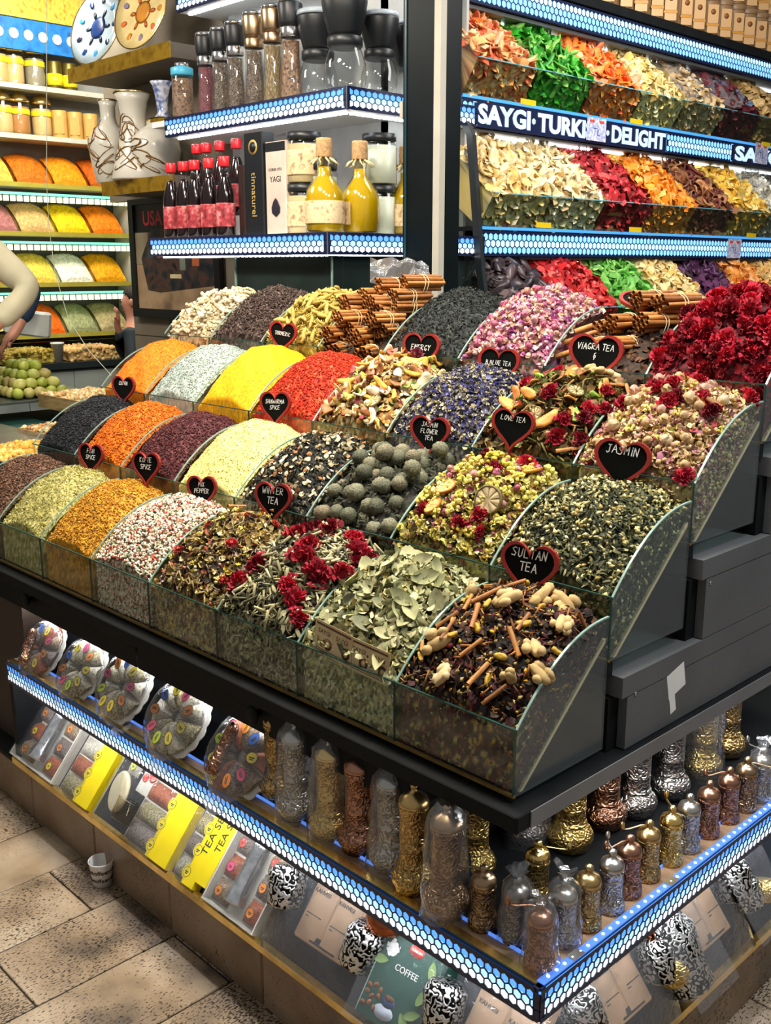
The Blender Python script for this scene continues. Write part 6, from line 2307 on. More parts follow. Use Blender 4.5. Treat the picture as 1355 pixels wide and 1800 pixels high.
def carton_box(u0, u1, Y, hgt, mat, label, words_, wmat, size, rot=math.pi / 2, seal=None, dep=.06):
    x0, x1 = shelf_x(u0, Y, 320), shelf_x(u1, Y, 320)
    b = thing('carton', label, 'box', ((x0 + x1) / 2, Y, ZL + .0005))
    w_ = x1 - x0
    MB().bev((-w_ / 2, 0, 0), (w_ / 2, dep, hgt), .003).build('box_body', mat, b)
    for (t_, zz, sz) in words_:
        inst('lettering', text_mesh(t_, sz, wmat), b, (0, -.0006, zz), (math.pi / 2, 0 if rot == 0 else rot, 0))
    if seal:
        MB().lathe([(w_ * .24, 0), (w_ * .24, .0006)], 20).build('seal', wmat, b, (0, -.0002, hgt * .86), (math.pi / 2, 0, 0))
        MB().lathe([(w_ * .17, 0), (w_ * .17, .0006)], 20).build('seal', mat, b, (0, -.0008, hgt * .86), (math.pi / 2, 0, 0))
    return b, w_


gold_ink = plain('gold_ink', S('b89a54'), .4)
carton_box(430, 462, 1.26, .375, plain('black_card', S('10141a'), .4), 'tall black carton with gold lettering running down it', [('tinnaturel', .15, .042)], gold_ink, .04, math.pi / 2, True)
b, w_ = carton_box(467, 502, 1.27, .335, plain('lilac_card', S('c8b8ac'), .5), 'tall pale oil carton lettered YAGI with a dark fig picture', [('YAGI', .20, .030), ('COREK OTU', .235, .014)], ink, .03, 0)
MB().lathe([(.0, -.035), (.024, -.02), (.026, 0), (.014, .022), (0, .034)], 14, sy=.08).build('fig_picture', plain('fig_print', S('1c1828'), .5), b, (0, -.002, .10))
MB().box((-w_ / 2, -.0006, .30), (w_ / 2, 0, .332)).build('title_band', blk, b)
carton_box(418, 429, 1.30, .27, plain('brown_card', S('2c1c18'), .4), 'narrow dark carton with an orange label beside the syrup bottles', [], ink, .02)
honey = plain('pale_honey', S('c8b488'), .35, var=.2, scale=8)
cocos = plain('white_oil', S('c4c8b4'), .35, var=.1, scale=8)
klabel = ramp_mat('kraft_label', [S('c8a878'), S('e0c8a0'), S('8c5c38')], .6, 50)


def lidded_jar(X_, Y, z, r, hgt, fill, label, lab=True):
    b = thing('lidded_jar', label, 'jar', (X_, Y, z), group='lidded jars on the lower cabinet shelf')
    MB().lathe([(r * .95, 0), (r, .004), (r, hgt * .80), (r * .92, hgt * .85)], 24).build('glass_body', clear_jar, b)
    MB().lathe([(r * .90, .003), (r * .95, .006), (r * .95, hgt * .76)], 22).build('filling', fill, b)
    MB().lathe([(r * .95, hgt * .85), (r * .97, hgt * .86), (r * .97, hgt * .99), (0, hgt)], 24).build('lid', blk, b)
    if lab:
        MB().lathe([(r * 1.004, hgt * .16), (r * 1.008, hgt * .18), (r * 1.008, hgt * .62), (r * 1.004, hgt * .64)], 24).build('paper_label', klabel, b)


xj = shelf_x(527, 1.32, 320)
lidded_jar(xj, 1.34, ZL + .0005, .068, .182, honey, 'jar of pale honey standing on the lower cabinet shelf')
lidded_jar(xj + .004, 1.34, ZL + .183, .066, .182, honey, 'jar of pale honey stacked on the other honey jar')
lidded_jar(-1.945, 1.56, ZL + .0005, .064, .18, cocos, 'jar of whitish oil by the dark post', False)
lidded_jar(-1.945, 1.56, ZL + .181, .066, .182, cocos, 'jar of whitish oil stacked by the dark post', False)
lidded_jar(-2.06, 1.38, ZL + .0005, .055, .27, cocos, 'tall pale jar behind the olive oil bottles', False)
oil = plain('olive_oil', S('b89a08'), .1, var=.12, scale=14, coat=.6)
cork = plain('cork', S('b08c60'), .8, var=.3, scale=120)
raff = plain('raffia_bow', S('d8c490'), .8)
for i, (X_, Y, lb) in enumerate(((shelf_x(571, 1.27, 380), 1.27, 'corked olive oil bottle with raffia at the cabinet corner'), (-1.90, 1.42, 'corked olive oil bottle beside the corner one'), (-1.90, 1.66, 'corked olive oil bottle half behind the dark post'))):
    b = thing('oil_bottle', lb, 'bottle', (X_, Y, ZL + .0005), .4 * i - .5, 'olive oil bottles')
    b.scale = (1.22, 1.22, 1.26)
    MB().lathe([(.054, 0), (.058, .005), (.058, .095), (.052, .120), (.028, .150), (.021, .162), (.020, .205)], 26).build('glass_body', glass('oil_glass', (.97, .95, .80), 1.5), b)
    MB().lathe([(.050, .004), (.0555, .008), (.0555, .094), (.050, .117), (.026, .147), (.0185, .160), (.0185, .180)], 24).build('oil', oil, b)
    MB().lathe([(.023, .205), (.024, .208), (.024, .250), (.022, .256), (0, .257)], 18).build('cork_stopper', cork, b)
    mb = MB()
    for q in range(10):
        a = q * .63
        mb.tube([(.022 * math.cos(a), .022 * math.sin(a), .203), (.036 * math.cos(a), .036 * math.sin(a), .198 - .004 * (q % 3)), (.044 * math.cos(a + .2), .044 * math.sin(a + .2), .185)], [.003, .003, .001], 5)
    mb.build('raffia_bow', raff, b)
    MB().lathe([(.0582, .025), (.0586, .027), (.0586, .085), (.0582, .087)], 26).build('paper_label', klabel, b) if i == 0 else MB().box((-.028, -.0600, .025), (.028, -.0575, .088)).build('paper_label', klabel, b)

# ------------------------------------------------------------------ sloping dried fruit unit along the side wall
unit = thing('dried_fruit_unit', 'tall sloping dried fruit display with lit lettering and honeycomb strips', 'display')
YS, YE = 2.0, 4.98
BWR = .394
NBR = 7
tiers = [(-1.93, 2.148, 3), (-1.832, 1.640, 3)]
sill_blue = glow('lit_blue_edge', (0.07, 0.36, .85), .9)
LTR = glow('lit_letters', (.50, .68, 1.0), 1.15)
for ti, (X_, zb, rws) in enumerate(tiers):
    if ti == 1:
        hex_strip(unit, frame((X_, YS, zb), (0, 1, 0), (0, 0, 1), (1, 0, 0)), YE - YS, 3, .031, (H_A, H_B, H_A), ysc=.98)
    else:
        MB().box((X_ - .014, YS, zb), (X_ - .001, YE, zb + .104)).build('letter_board', navy, unit)

        def yat(u):
            return at(u, 215, 0, X_).y
        for (u0, u1) in ((812, 838), (1173, 1292)):
            y0, y1 = yat(u0), yat(u1)
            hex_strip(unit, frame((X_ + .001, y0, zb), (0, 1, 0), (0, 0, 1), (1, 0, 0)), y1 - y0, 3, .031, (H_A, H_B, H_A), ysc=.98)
        for s_, u0, u1 in (('SAYGI', 840, 932), ('TURKISH', 945, 1062), ('DELIGHT', 1076, 1171), ('SAYGI', 1296, 1385)):
            me = text_mesh(s_, .1, LTR, .004, .001)
            xs = [v_.co.x for v_ in me.vertices]
            ys_ = [v_.co.y for v_ in me.vertices]
            y0, y1 = yat(u0), yat(u1)
            sx, sy = (y1 - y0) / (max(xs) - min(xs)), .078 / (max(ys_) - min(ys_))
            cx, cy_ = (max(xs) + min(xs)) / 2, (max(ys_) + min(ys_)) / 2
            me.transform(Matrix.Diagonal((sx, sy, 1, 1)) @ Matrix.Translation((-cx, -cy_, 0)))
            o = inst('lit_word', me, unit)
            o.matrix_basis = frame((X_ + .001, (y0 + y1) / 2, zb + .052), (0, 1, 0), (0, 0, 1), (1, 0, 0))
        for u in (938, 1069):
            MB().lathe([(.013, 0), (.013, .001)], 6).build('lit_dot', LTR, unit, (X_, yat(u), zb + .052), (0, math.pi / 2, 0))
    MB().box((X_ - .014, YS, zb + .1045), (X_ + .004, YE, zb + .116)).build('lit_sill', sill_blue, unit)
    MB().box((X_ - .45, YS, zb + .10), (X_ - .0145, YE, zb + .108)).build('shelf', black, unit)
    MB().box((X_ - .40, YS, zb - .012), (X_ - .02, YE, zb - .002)).build('soffit', plain('grey_soffit', S('5c6064'), .4), unit)
    MB().dots((X_ - .10, YS + .02, zb - .020), (X_ - .085, YE - .02, zb - .0125), 1, .03).build('diode_bar', glow('white_diode_bar_dim', (.93, .97, 1.0), 9.0), unit)
# top strip and its shelf
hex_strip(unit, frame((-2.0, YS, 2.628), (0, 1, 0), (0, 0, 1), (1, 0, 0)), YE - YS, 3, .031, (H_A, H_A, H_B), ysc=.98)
MB().box((-2.45, YS, 2.735), (-1.99, YE, 2.775)).build('top_shelf', black, unit)
MB().box((-2.42, YS, 2.612), (-2.02, YE, 2.626)).build('soffit', plain('grey_soffit', S('5c6064'), .4), unit)
MB().dots((-2.12, YS + .02, 2.604), (-2.105, YE - .02, 2.6115), 1, .03).build('diode_bar', glow('white_diode_bar_dim', (.93, .97, 1.0), 9.0), unit)
MB().box((-2.46, YS, 1.0), (-2.42, YE, 3.1)).build('back_board', plain('unit_back', S('2c3034'), .5), unit)
MB().bev((-2.42, YS, 0.0), (-1.735, YE, 1.290), .01).build('base_cabinet', black, unit)
# slanted end frame
mb = MB()
fp = [(-2.06, 2.80), (-1.93, 2.21), (-1.86, 2.10), (-1.80, 1.60), (-1.72, 1.20)]
for (a, b) in zip(fp[:-1], fp[1:]):
    mb.add([(a[0] - .02, YS - .028, a[1]), (a[0] + .012, YS - .028, a[1]), (a[0] + .012, YS - .006, a[1]), (a[0] - .02, YS - .006, a[1]), (b[0] - .02, YS - .028, b[1]), (b[0] + .012, YS - .028, b[1]), (b[0] + .012, YS - .006, b[1]), (b[0] - .02, YS - .006, b[1])],
           [(0, 1, 5, 4), (1, 2, 6, 5), (2, 3, 7, 6), (3, 0, 4, 7), (0, 3, 2, 1), (4, 5, 6, 7)])
mb.build('end_frame', plain('frame_black', S('1a2024'), .4), unit)
# glass bins: slanted front panes and dividers
ORG = [(-1.852, 2.264), (-1.754, 1.756), (-1.66, 1.30)]
lean = .080
pane2 = MB().add([(-lean, .002, 0), (0, .002, .125), (0, BWR - .002, .125), (-lean, BWR - .002, 0), (-lean + .004, .002, 0), (.004, .002, .125), (.004, BWR - .002, .125), (-lean + .004, BWR - .002, 0)],
                 [(0, 1, 2, 3), (7, 6, 5, 4), (0, 4, 5, 1), (1, 5, 6, 2), (2, 6, 7, 3), (3, 7, 4, 0)]).mesh('front_pane', cloudy)
pedge2 = MB().box((-.001, .002, .123), (.005, BWR - .002, .1265)).mesh('pane_edge', plain('blue_glass_edge', S('6cb0c0'), .2))
div2 = MB().prism([(-lean, 0), (0, .125), (-.10, .245), (-.22, .345), (-.38, .45), (-.40, 0)][::-1], 1, -.002, .002).mesh('divider', clear)
for ti, (ox, oz) in enumerate(ORG):
    for c in range(NBR):
        q = inst('front_pane', pane2, unit, (ox, YS + BWR * c, oz))
        inst('pane_edge', pedge2, q)
    for c in range(NBR + 1):
        inst('divider', div2, unit, (ox, YS + BWR * c, oz))
    MB().box((ox - .42, YS, oz - .008), (ox - lean + .004, YE, oz)).build('bin_floor', black, unit)


def slope_prof(y):
    return .112 + .90 * np.asarray(y) - .35 * np.asarray(y) ** 2


def unit_mw(ti, c):
    ox, oz = ORG[ti]
    return frame((ox, YS + BWR * c + .004, oz), (0, 1, 0), (-1, 0, 0), (0, 0, 1))


class SlantHeap(Heap):
    def front(s, n):
        P, N = Heap.front(s, n)
        P[:, 1] += lean * np.clip(1 - P[:, 2] / .125, 0, 1) + .002
        return P, N

    def body(s, nx=46, ny=46, pal=None, jit=.0008, fpal=None):
        V, T, C = Heap.body(s, nx, ny, pal, jit, fpal)
        V = V.copy()
        fr = V[:, 2] < .125
        k = lean * np.clip(1 - V[:, 2] / .125, 0, 1)
        V[fr, 1] += k[fr]
        return V, T, C


def fruit_bin(ti, c, name, label, cols, meshes_fn, n, size=(.85, 1.15), lift=.008, tilt=.5, rough=.45, lump=.008, bed=None, var=.3, spec=None, names=None, sss=0):
    hp = SlantHeap(BWR - .008, .035, -.012, y0=.006, y1=.36, prof=slope_prof, lump=lump, seed=100 + ti * 10 + c, z_back=.2)
    mw = unit_mw(ti, c)
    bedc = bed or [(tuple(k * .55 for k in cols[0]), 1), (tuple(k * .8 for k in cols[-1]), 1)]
    lay = [('flake', 260, 70, .03, .05, [(q, 1) for q in cols], .5, .002)]
    heap_obj(name + '_bed', 'layer of ' + label + ' behind the glass', 'dried fruit', mw, hp, bedc, lay, .002, 24, 24)
    mt = each(name + '_skin_%d' % ti, cols, rough, 40, var, spec=spec)
    ms = meshes_fn(mt)
    for i, (x, y) in enumerate(stratified(hp, n, hp.y0 + .01, hp.y1 - .01)):
        put(name, ms[i % len(ms)], hp, mw, x, y, label, 'dried fruit', label.split(',')[0] + ' pieces', random.uniform(*size), lift, tilt)
    return hp, mw


def ch(a, b, th=.004, bend=.008, k=3, hole=0.0, nm='slice'):
    return lambda mt: [m_chip(mt, a, b, th, bend, s, nm, hole) for s in range(k)]


def datef(a=.034, b=.016):
    def f(mt):
        out = []
        for s_ in range(3):
            rs = random.Random(s_)
            mb = MB()
            n, m = 10, 7
            mb.ball((0, 0, 0), (a, b, b * .9), n, m, .07, rs)
            out.append(mb.mesh('date', mt))
        return out
    return f


W_ = .9
L_ = lambda *h: [S(q) for q in h]
fruit_bin(0, 0, 'pomelo_slice', 'orange and pink candied pomelo slice beside the dark post', L_('e89048', 'f0b070', 'd85c38', 'f0c090'), ch(.050, .022, .005, .018), 60, tilt=.9)
fruit_bin(0, 1, 'green_pomelo_strip', 'bright green candied peel strip on the upper tier', L_('2c9a1c', '54b838', '1c7818', '8cc858'), ch(.052, .016, .006, .012), 60, tilt=.8)
fruit_bin(0, 2, 'papaya_slice', 'vivid orange candied papaya on the upper tier', L_('f0741c', 'f8943c', 'e0581c', 'f0a878'), ch(.046, .026, .006, .016), 44, tilt=.9)
fruit_bin(0, 3, 'pineapple_ring', 'pale yellow pineapple ring on the upper tier', L_('f0d890', 'e8c878', 'f4e4b4'), ch(.036, .034, .006, .006, 3, .35), 46, tilt=.6)
hpA, mwA = fruit_bin(0, 4, 'walnut_half', 'beige nut in the bagged bin on the upper tier', L_('c8a878', 'a88858', 'd8c09a'), ch(.030, .018, .010, .004), 46, tilt=.8)
hpB, mwB = fruit_bin(0, 5, 'cranberry', 'dark red dried berry in the bagged bin on the upper tier', L_('5c1c28', '7c2c34', '3c1018'), datef(.022, .014), 60, tilt=1, rough=.3)
fruit_bin(0, 6, 'fig_ring', 'brown dried fig at the end of the upper tier', L_('b08c54', 'c8a870', '8c6c3c'), ch(.038, .032, .008, .006), 30)
fruit_bin(1, 0, 'ginger_chunk', 'cream candied ginger chunk on the middle tier beside the post', L_('f0d49a', 'f4e0b4', 'e4c080', 'f0c878'), ch(.042, .026, .010, .014), 56, tilt=.9)
fruit_bin(1, 1, 'coconut_slice', 'ivory coconut slice on the middle tier', L_('ecd8a8', 'f4e8c8', 'e0c48c'), ch(.044, .018, .006, .012), 66, tilt=.7)
fruit_bin(1, 2, 'strawberry', 'glossy dark red dried strawberry on the middle tier', L_('a01c24', 'c02c34', '7c1018', 'd04c48'), datef(.024, .018), 60, tilt=1.2, rough=.3)
fruit_bin(1, 3, 'apricot', 'orange dried apricot on the middle tier', L_('f08c1c', 'f8a038', 'e07810', 'f8b860'), ch(.034, .028, .010, .008), 58, tilt=.8)
fruit_bin(1, 4, 'kiwi_ring', 'brown dried kiwi slice with dark rim on the middle tier', L_('8c5834', 'b88050', '5c3020', '6c2c28'), ch(.036, .030, .006, .008, 3, .3), 60, tilt=.7)
fruit_bin(1, 5, 'mango_strip', 'long yellow dried mango strip on the middle tier', L_('e8b83c', 'f0cc60', 'd8a028', 'f4dc90'), ch(.062, .022, .006, .010), 44, tilt=.4)
hpC, mwC = fruit_bin(1, 6, 'coconut_chip', 'white coconut chip in the bag at the end of the middle tier', L_('e8e4d4', 'd8d0b8'), ch(.03, .014, .003, .008), 36)
fruit_bin(2, 0, 'black_date', 'wrinkled black date in the bottom tier beside the post', L_('2c2024', '443438', '1c1418', '584648'), datef(.046, .020), 46, tilt=.3, rough=.35, lift=.012)
fruit_bin(2, 1, 'red_cherry', 'bright red dried cherry in the bottom tier', L_('c81c24', 'd83c38', '9c1018', 'e05850'), datef(.022, .017), 64, tilt=1.2, rough=.3)
fruit_bin(2, 2, 'kiwi_slice', 'bright green candied kiwi slice in the bottom tier', L_('58a838', '78c050', '3c8c28', '9cd070'), ch(.034, .028, .006, .010), 60, tilt=.8)
fruit_bin(2, 3, 'banana_chip', 'pale yellow banana chip in the bottom tier', L_('e8cc84', 'f0dca4', 'd8b060'), ch(.032, .026, .005, .007), 66, tilt=.8)
fruit_bin(2, 4, 'purple_plum', 'dark purple dried plum in the bottom tier', L_('3c1c38', '54284c', '2c1428', '6c3c68'), ch(.038, .026, .012, .008), 56, tilt=.9)
fruit_bin(2, 5, 'orange_slice', 'orange candied slice with light rim in the bottom tier', L_('e8983c', 'f0ac58', 'd87c28', 'f4c890'), ch(.042, .036, .005, .010), 50, tilt=.7)
fruit_bin(2, 6, 'apple_ring', 'pale orange apple ring at the end of the bottom tier', L_('f0c880', 'e8b060', 'f4dcac'), ch(.038, .036, .005, .006, 3, .3), 40)
# clear bags over three bins
for hp, mw, lb in ((hpA, mwA, 'clear cellophane bag over the beige nuts'), (hpB, mwB, 'clear cellophane bag over the dark red berries'), (hpC, mwC, 'clear cellophane bag over the coconut chips')):
    xs = np.linspace(.004, hp.w - .004, 14)
    ys_ = np.linspace(.0, .34, 14)
    Xg, Yg = np.meshgrid(xs, ys_)
    Zg = hp.z(Xg, Yg) + .030 + rng.normal(0, .006, Xg.shape)
    V = np.stack([Xg, Yg, Zg], -1).reshape(-1, 3)
    i_ = (np.arange(13)[:, None] * 14 + np.arange(13)[None]).ravel()
    T = np.concatenate([np.stack([i_, i_ + 1, i_ + 15], -1), np.stack([i_, i_ + 15, i_ + 14], -1)])
    me = mesh_np('cellophane_bag', V, T, None, True)
    me.materials.append(film('cellophane', .10, 2.4))
    tag(inst('cellophane_bag', me, mw=mw), lb, 'bag')
# price tags
tagp = ramp_mat('price_print', [S('e8e8f0'), S('d8dcec'), S('8c94c8'), S('e8e8f0')], .5, 60)
for (u, v, X_, hgt, lb) in ((1048, 228, -1.926, .10, 'white price card clipped over the light letters'), (1338, 270, -1.926, .11, 'white price card at the end of the light letters'), (1290, 437, -1.828, .10, 'white price card on the lower light strip')):
    c = at(u, v, 0, X_)
    t_ = thing('price_card', lb, 'price card', mw=frame(c, (0, 1, 0), (0, 0, 1), (1, 0, 0)), group='price cards')
    MB().bev((-.075, -hgt / 2, 0), (.075, hgt / 2, .002), .001).build('card', tagp, t_)
    rp = plain('tag_red', S('d84838'), .5)
    MB().box((-.055, hgt * .28, .002), (-.02, hgt * .40, .0026)).box((.02, hgt * .28, .002), (.055, hgt * .40, .0026)).build('red_print', rp, t_)
    inst('lettering', text_mesh('TL', .05, plain('tag_blue', S('4c5ca8'), .5)), t_, (0, -.012, .0022))
for (u, v, X_) in ((928, 180, -1.85), (1118, 214, -1.85), (955, 396, -1.75), (1116, 404, -1.75), (1320, 414, -1.75), (1346, 254, -1.85)):
    c = at(u, v, 0, X_)
    o = MB().bev((-.05, -.011, 0), (.05, .011, .003), .001).build('yellow_tag', plain('tag_yellow', S('d8b818'), .4))
    o.matrix_world = frame(c, (0, 1, 0), (0, 0, 1), (1, 0, 0))
    tag(o, 'small yellow tag clipped below a fruit bin', 'tag', 'yellow bin tags')
# kraft tins along the top
kraft_tin = plain('kraft_tin', S('7c5c38'), .5, var=.08)
pale_lab = plain('tin_label', S('c09868'), .55, var=.05)
tin_me = [MB().lathe([(.055, 0), (.056, .002), (.056, .168), (.055, .170)], 26).mesh('tin_body', kraft_tin), MB().lathe([(.0575, .170), (.0580, .172), (.0580, .194), (.056, .196), (0, .196)], 26).mesh('lid', plain('tin_lid', S('7c6040'), .45)),
          MB().box((.052, -.030, .060), (.0585, .030, .150)).mesh('paper_label', pale_lab), MB().box((.052, -.030, .012), (.0585, .030, .045)).mesh('paper_label', pale_lab), MB().box((.052, -.034, .046), (.0582, .034, .059)).mesh('band', plain('tin_band', S('b8802c'), .5)),
          MB().lathe([(.014, 0), (.014, .001)], 14).mesh('emblem', plain('tin_emblem', S('7c4a20'), .5))]
nth = ['first', 'second', 'third', 'fourth', 'fifth', 'sixth', 'seventh', 'eighth', 'ninth', 'tenth', 'eleventh', 'twelfth', 'thirteenth', 'fourteenth', 'fifteenth', 'sixteenth']
k = 0
yk = 2.86
while yk < 4.95:
    for lv in range(2):
        t_ = thing('kraft_tin', '%s brown kraft tin from the near end in the %s row on the top shelf' % (nth[k], 'lower' if lv == 0 else 'upper'), 'tin', (-2.06, yk, 2.7755 + .197 * lv), -.65 + random.uniform(-.12, .12), 'kraft tins in the %s row' % ('lower' if lv == 0 else 'upper'))
        for q, (nm, me) in enumerate(zip(('tin_body', 'lid', 'paper_label', 'paper_label', 'band'), tin_me)):
            inst(nm, me, t_)
        inst('emblem', tin_me[5], t_, (.0585, 0, .115), (0, math.pi / 2, 0))
    yk += .135
    k += 1

# ------------------------------------------------------------------ walls
warm_wall = ramp_mat('stone_wall', [S('6a6050'), S('7c7262')], .7, 3)
dim_wall = plain('dim_wall', S('5c564e'), .75, var=.1, scale=3)
wx0 = at(238, 600, 1, 1.70).x
ux0 = at(184, 200, 1, 1.70).x
wb = MB().box((wx0, 1.70, 0), (-2.05, 1.74, 1.93)).box((ux0, 1.70, 1.9305), (-2.05, 1.74, 3.4)).build('wall_back', warm_wall)
tag(wb, kind='structure')
tag(MB().box((-5.80, -3, 0), (-5.74, 7, 3.4)).build('wall_left', dim_wall), kind='structure')
tag(MB().box((-2.60, 2.06, 0), (-2.47, 6.5, 3.4)).build('wall_side', dim_wall), kind='structure')
tag(MB().box((-2.47, 6.4, 0), (3.5, 6.5, 3.4)).build('wall_far', dim_wall), kind='structure')
for zz in (.62, 1.24):
    MB().box((wx0 + .002, 1.6985, zz), (-2.5, 1.6995, zz + .004)).build('tile_joint', grout, wb)
for xx in (wx0 + .35, wx0 + .85):
    MB().box((xx, 1.6985, 0), (xx + .004, 1.6995, 1.9)).build('tile_joint', grout, wb)

# ------------------------------------------------------------------ framed poster
YPO = 1.685
pa, pb = at(229, 352, 1, YPO), at(395, 566, 1, YPO)
pw, ph = pb.x - pa.x, pa.z - pb.z
po = thing('framed_poster', 'black framed street picture with red USA lettering on the wall', 'poster', (pa.x, YPO, pb.z))
fr_ = .045
fm = plain('poster_frame', S('0c0e10'), .35)
MB().box((0, -.02, 0), (pw, 0.0, fr_)).box((0, -.02, ph - fr_ * .6), (pw, 0, ph)).box((0, -.02, fr_), (fr_, 0, ph - fr_ * .6)).box((pw - fr_, -.02, fr_), (pw, 0, ph - fr_ * .6)).build('frame', fm, po)
MB().box((fr_, -.008, fr_), (pw - fr_, 0.0, ph - fr_ * .6)).build('street_ground', ramp_mat('poster_ground', [S('8c7458'), S('a88c6c'), S('6c5844')], .35, 5), po)
MB().box((fr_, -.009, ph - fr_ - .12), (pw - fr_, -.0082, ph - fr_ * .6)).build('title_band', fm, po)
inst('lettering', text_mesh('USA', .10, plain('poster_red', S('b82c3c'), .4), .002), po, (fr_ + .17, -.0095, ph - fr_ - .055), (math.pi / 2, 0, 0))
MB().box((fr_, -.0098, .27), (fr_ + .12, -.009, ph - fr_ - .12)).build('printed_building', plain('poster_tan', S('8c8068'), .4), po)
dk = ramp_mat('poster_dark', [S('0c1014'), S('1c2428'), S('4c342c'), S('101418')], .35, 14)
MB().prism([(fr_ + .10, .14), (fr_ + .22, .13), (pw - fr_, .17), (pw - fr_, .46), (fr_ + .16, .44), (fr_ + .05, .30)], 1, -.0105, -.0098).build('printed_shopfronts', dk, po)
MB().box((fr_ + .12, -.0092, .30), (pw - fr_, -.0085, ph - fr_ - .12)).build('printed_sky', plain('poster_mauve', S('5c4448'), .4), po)
for (a_, b_, w2, h2, cc) in ((.25, .30, .03, .09, 'a83c34'), (.36, .20, .10, .02, 'c8b890'), (.45, .24, .05, .10, '6c7468'), (.56, .26, .06, .07, 'b05c38'), (.62, .33, .05, .06, 'd0c8b0'), (.16, .30, .05, .05, '3c4448')):
    MB().box((a_, -.0112, b_), (a_ + w2, -.0106, b_ + h2)).build('printed_detail', plain('poster_' + cc, S(cc), .4), po)

# ------------------------------------------------------------------ gilded wall shelves with plates and vases
gilt = ramp_mat('gilt_edge', [S('8c6c14'), S('b8922c'), S('6c5010')], .3, 14, metal=.6)
brown_board = plain('taupe_board', S('5c5248'), .6)


def gilded_shelf(x0, x1, yf, z0, z1, label):
    s_ = thing('wall_shelf', label, 'shelf')
    MB().box((x0, yf + .008, z0 + .004), (x1, 1.698, z1)).build('board', brown_board, s_)
    MB().box((x0, yf, z0), (x1, yf + .0075, z1 + .002)).build('gilt_edge', gilt, s_)
    return s_


gilded_shelf(-3.98, -3.075, 1.40, 2.47, 2.535, 'gilt edged wall shelf carrying the painted plates')
gilded_shelf(-3.72, -3.09, 1.40, 1.93, 1.992, 'gilt edged wall shelf carrying the white calligraphy vases')


def plate(u, v, Y, r, mats, label, z):
    c = at(u, v, 1, Y)
    n_ = Vector((.15, -1, .28)).normalized()
    up = (Vector((0, 0, 1)) - n_ * n_.z).normalized()
    p_ = thing('painted_plate', label, 'plate', mw=frame((c.x, Y, z + r * .965), up.cross(n_), up, n_))
    MB().lathe([(r * .45, -.012), (r * .55, -.006), (r, .014), (r * 1.0, .018), (r * .62, .004), (r * .5, .001), (0, .001)], 40).build('glazed_dish', mats[0], p_)
    MB().lathe([(r * .98, .0175), (r * 1.012, .0165), (r * 1.012, .0195), (r * .98, .0200)], 40, cap=False).build('rim', mats[1], p_)
    k = 9
    for i in range(k):
        a = 2 * math.pi * i / k
        MB().lathe([(r * .14, .0), (r * .10, .002), (0, .003)], 12, sy=.6).build('painted_petal', mats[2 + i % (len(mats) - 2)], p_, (r * .74 * math.cos(a), r * .74 * math.sin(a), .0085), (0, 0, a))
    MB().lathe([(r * .30, .0), (r * .2, .002), (0, .003)], 16).build('painted_centre', mats[2], p_, (0, 0, .0012))
    for i in range(6):
        a = 2 * math.pi * i / 6
        MB().lathe([(r * .12, .0), (0, .003)], 10, sy=.5).build('painted_petal', mats[-1], p_, (r * .38 * math.cos(a), r * .38 * math.sin(a), .0022), (0, 0, a))


plate(172, 40, 1.50, .185, [plain('blue_white_glaze', S('b8ccd8'), .15, var=.2, scale=9, coat=.6), gold, plain('cobalt', S('1c3c7c'), .2), plain('sky_glaze', S('3c94c8'), .2), plain('ink_blue', S('242c40'), .2)], 'blue and white painted plate standing on the gilt shelf', 2.537)
plate(252, 30, 1.46, .172, [plain('cream_glaze', S('e0c888'), .15, var=.2, scale=9, coat=.6), gold, plain('amber_glaze', S('c8842c'), .2), plain('mauve_glaze', S('8c7c9c'), .2), plain('orange_glaze', S('d86c2c'), .2)], 'cream and amber painted plate beside the blue one', 2.537)
vase_white = plain('vase_glaze', S('c8c4b8'), .25, var=.06, coat=.4)
script = plain('gold_script', S('7c5a28'), .35, .5)


def vase(u, Y, prof, label, z, seed, sc=1.0):
    x_ = at(u, 310, 1, Y).x
    v_ = thing('calligraphy_vase', label, 'vase', (x_, Y, z), group='calligraphy vases')
    v_.scale = (sc, sc, sc)
    MB().lathe(prof + [(prof[-1][0] * .9, prof[-1][1] - .001), (prof[-2][0] * .85, prof[-2][1]), (0, prof[-2][1] - .01)], 28).build('body', vase_white, v_)
    MB().lathe([(prof[-1][0] * 1.02, prof[-1][1] - .004), (prof[-1][0] * 1.04, prof[-1][1]), (prof[-1][0] * .9, prof[-1][1] + .003)], 24, cap=False).build('gold_lip', gold, v_)
    rs = random.Random(seed)
    def rad(zz):
        for (r0, z0_), (r1, z1_) in zip(prof[:-1], prof[1:]):
            if z0_ <= zz <= z1_ and z1_ > z0_:
                return r0 + (r1 - r0) * (zz - z0_) / (z1_ - z0_)
        return prof[0][0]
    H_ = prof[-1][1]
    for q in range(9):
        a0 = -1.35 + rs.uniform(-.7, .9)
        z0_ = H_ * rs.uniform(.12, .6)
        pts = []
        kk = rs.uniform(.9, 1.6)
        for t in range(12):
            tt = t / 11
            a = a0 + .55 * math.sin(tt * 5 * kk)
            zz = max(.02, min(H_ * .9, z0_ + H_ * (.10 * math.cos(tt * 5 * kk + q) + .10 * tt)))
            r_ = rad(zz) + .0015
            pts.append((r_ * math.cos(a), r_ * math.sin(a), zz))
        MB().tube(pts, [.0012 + .0022 * math.sin(math.pi * t / 11) for t in range(12)], 6, flat=.5).build('gold_stroke', script, v_)


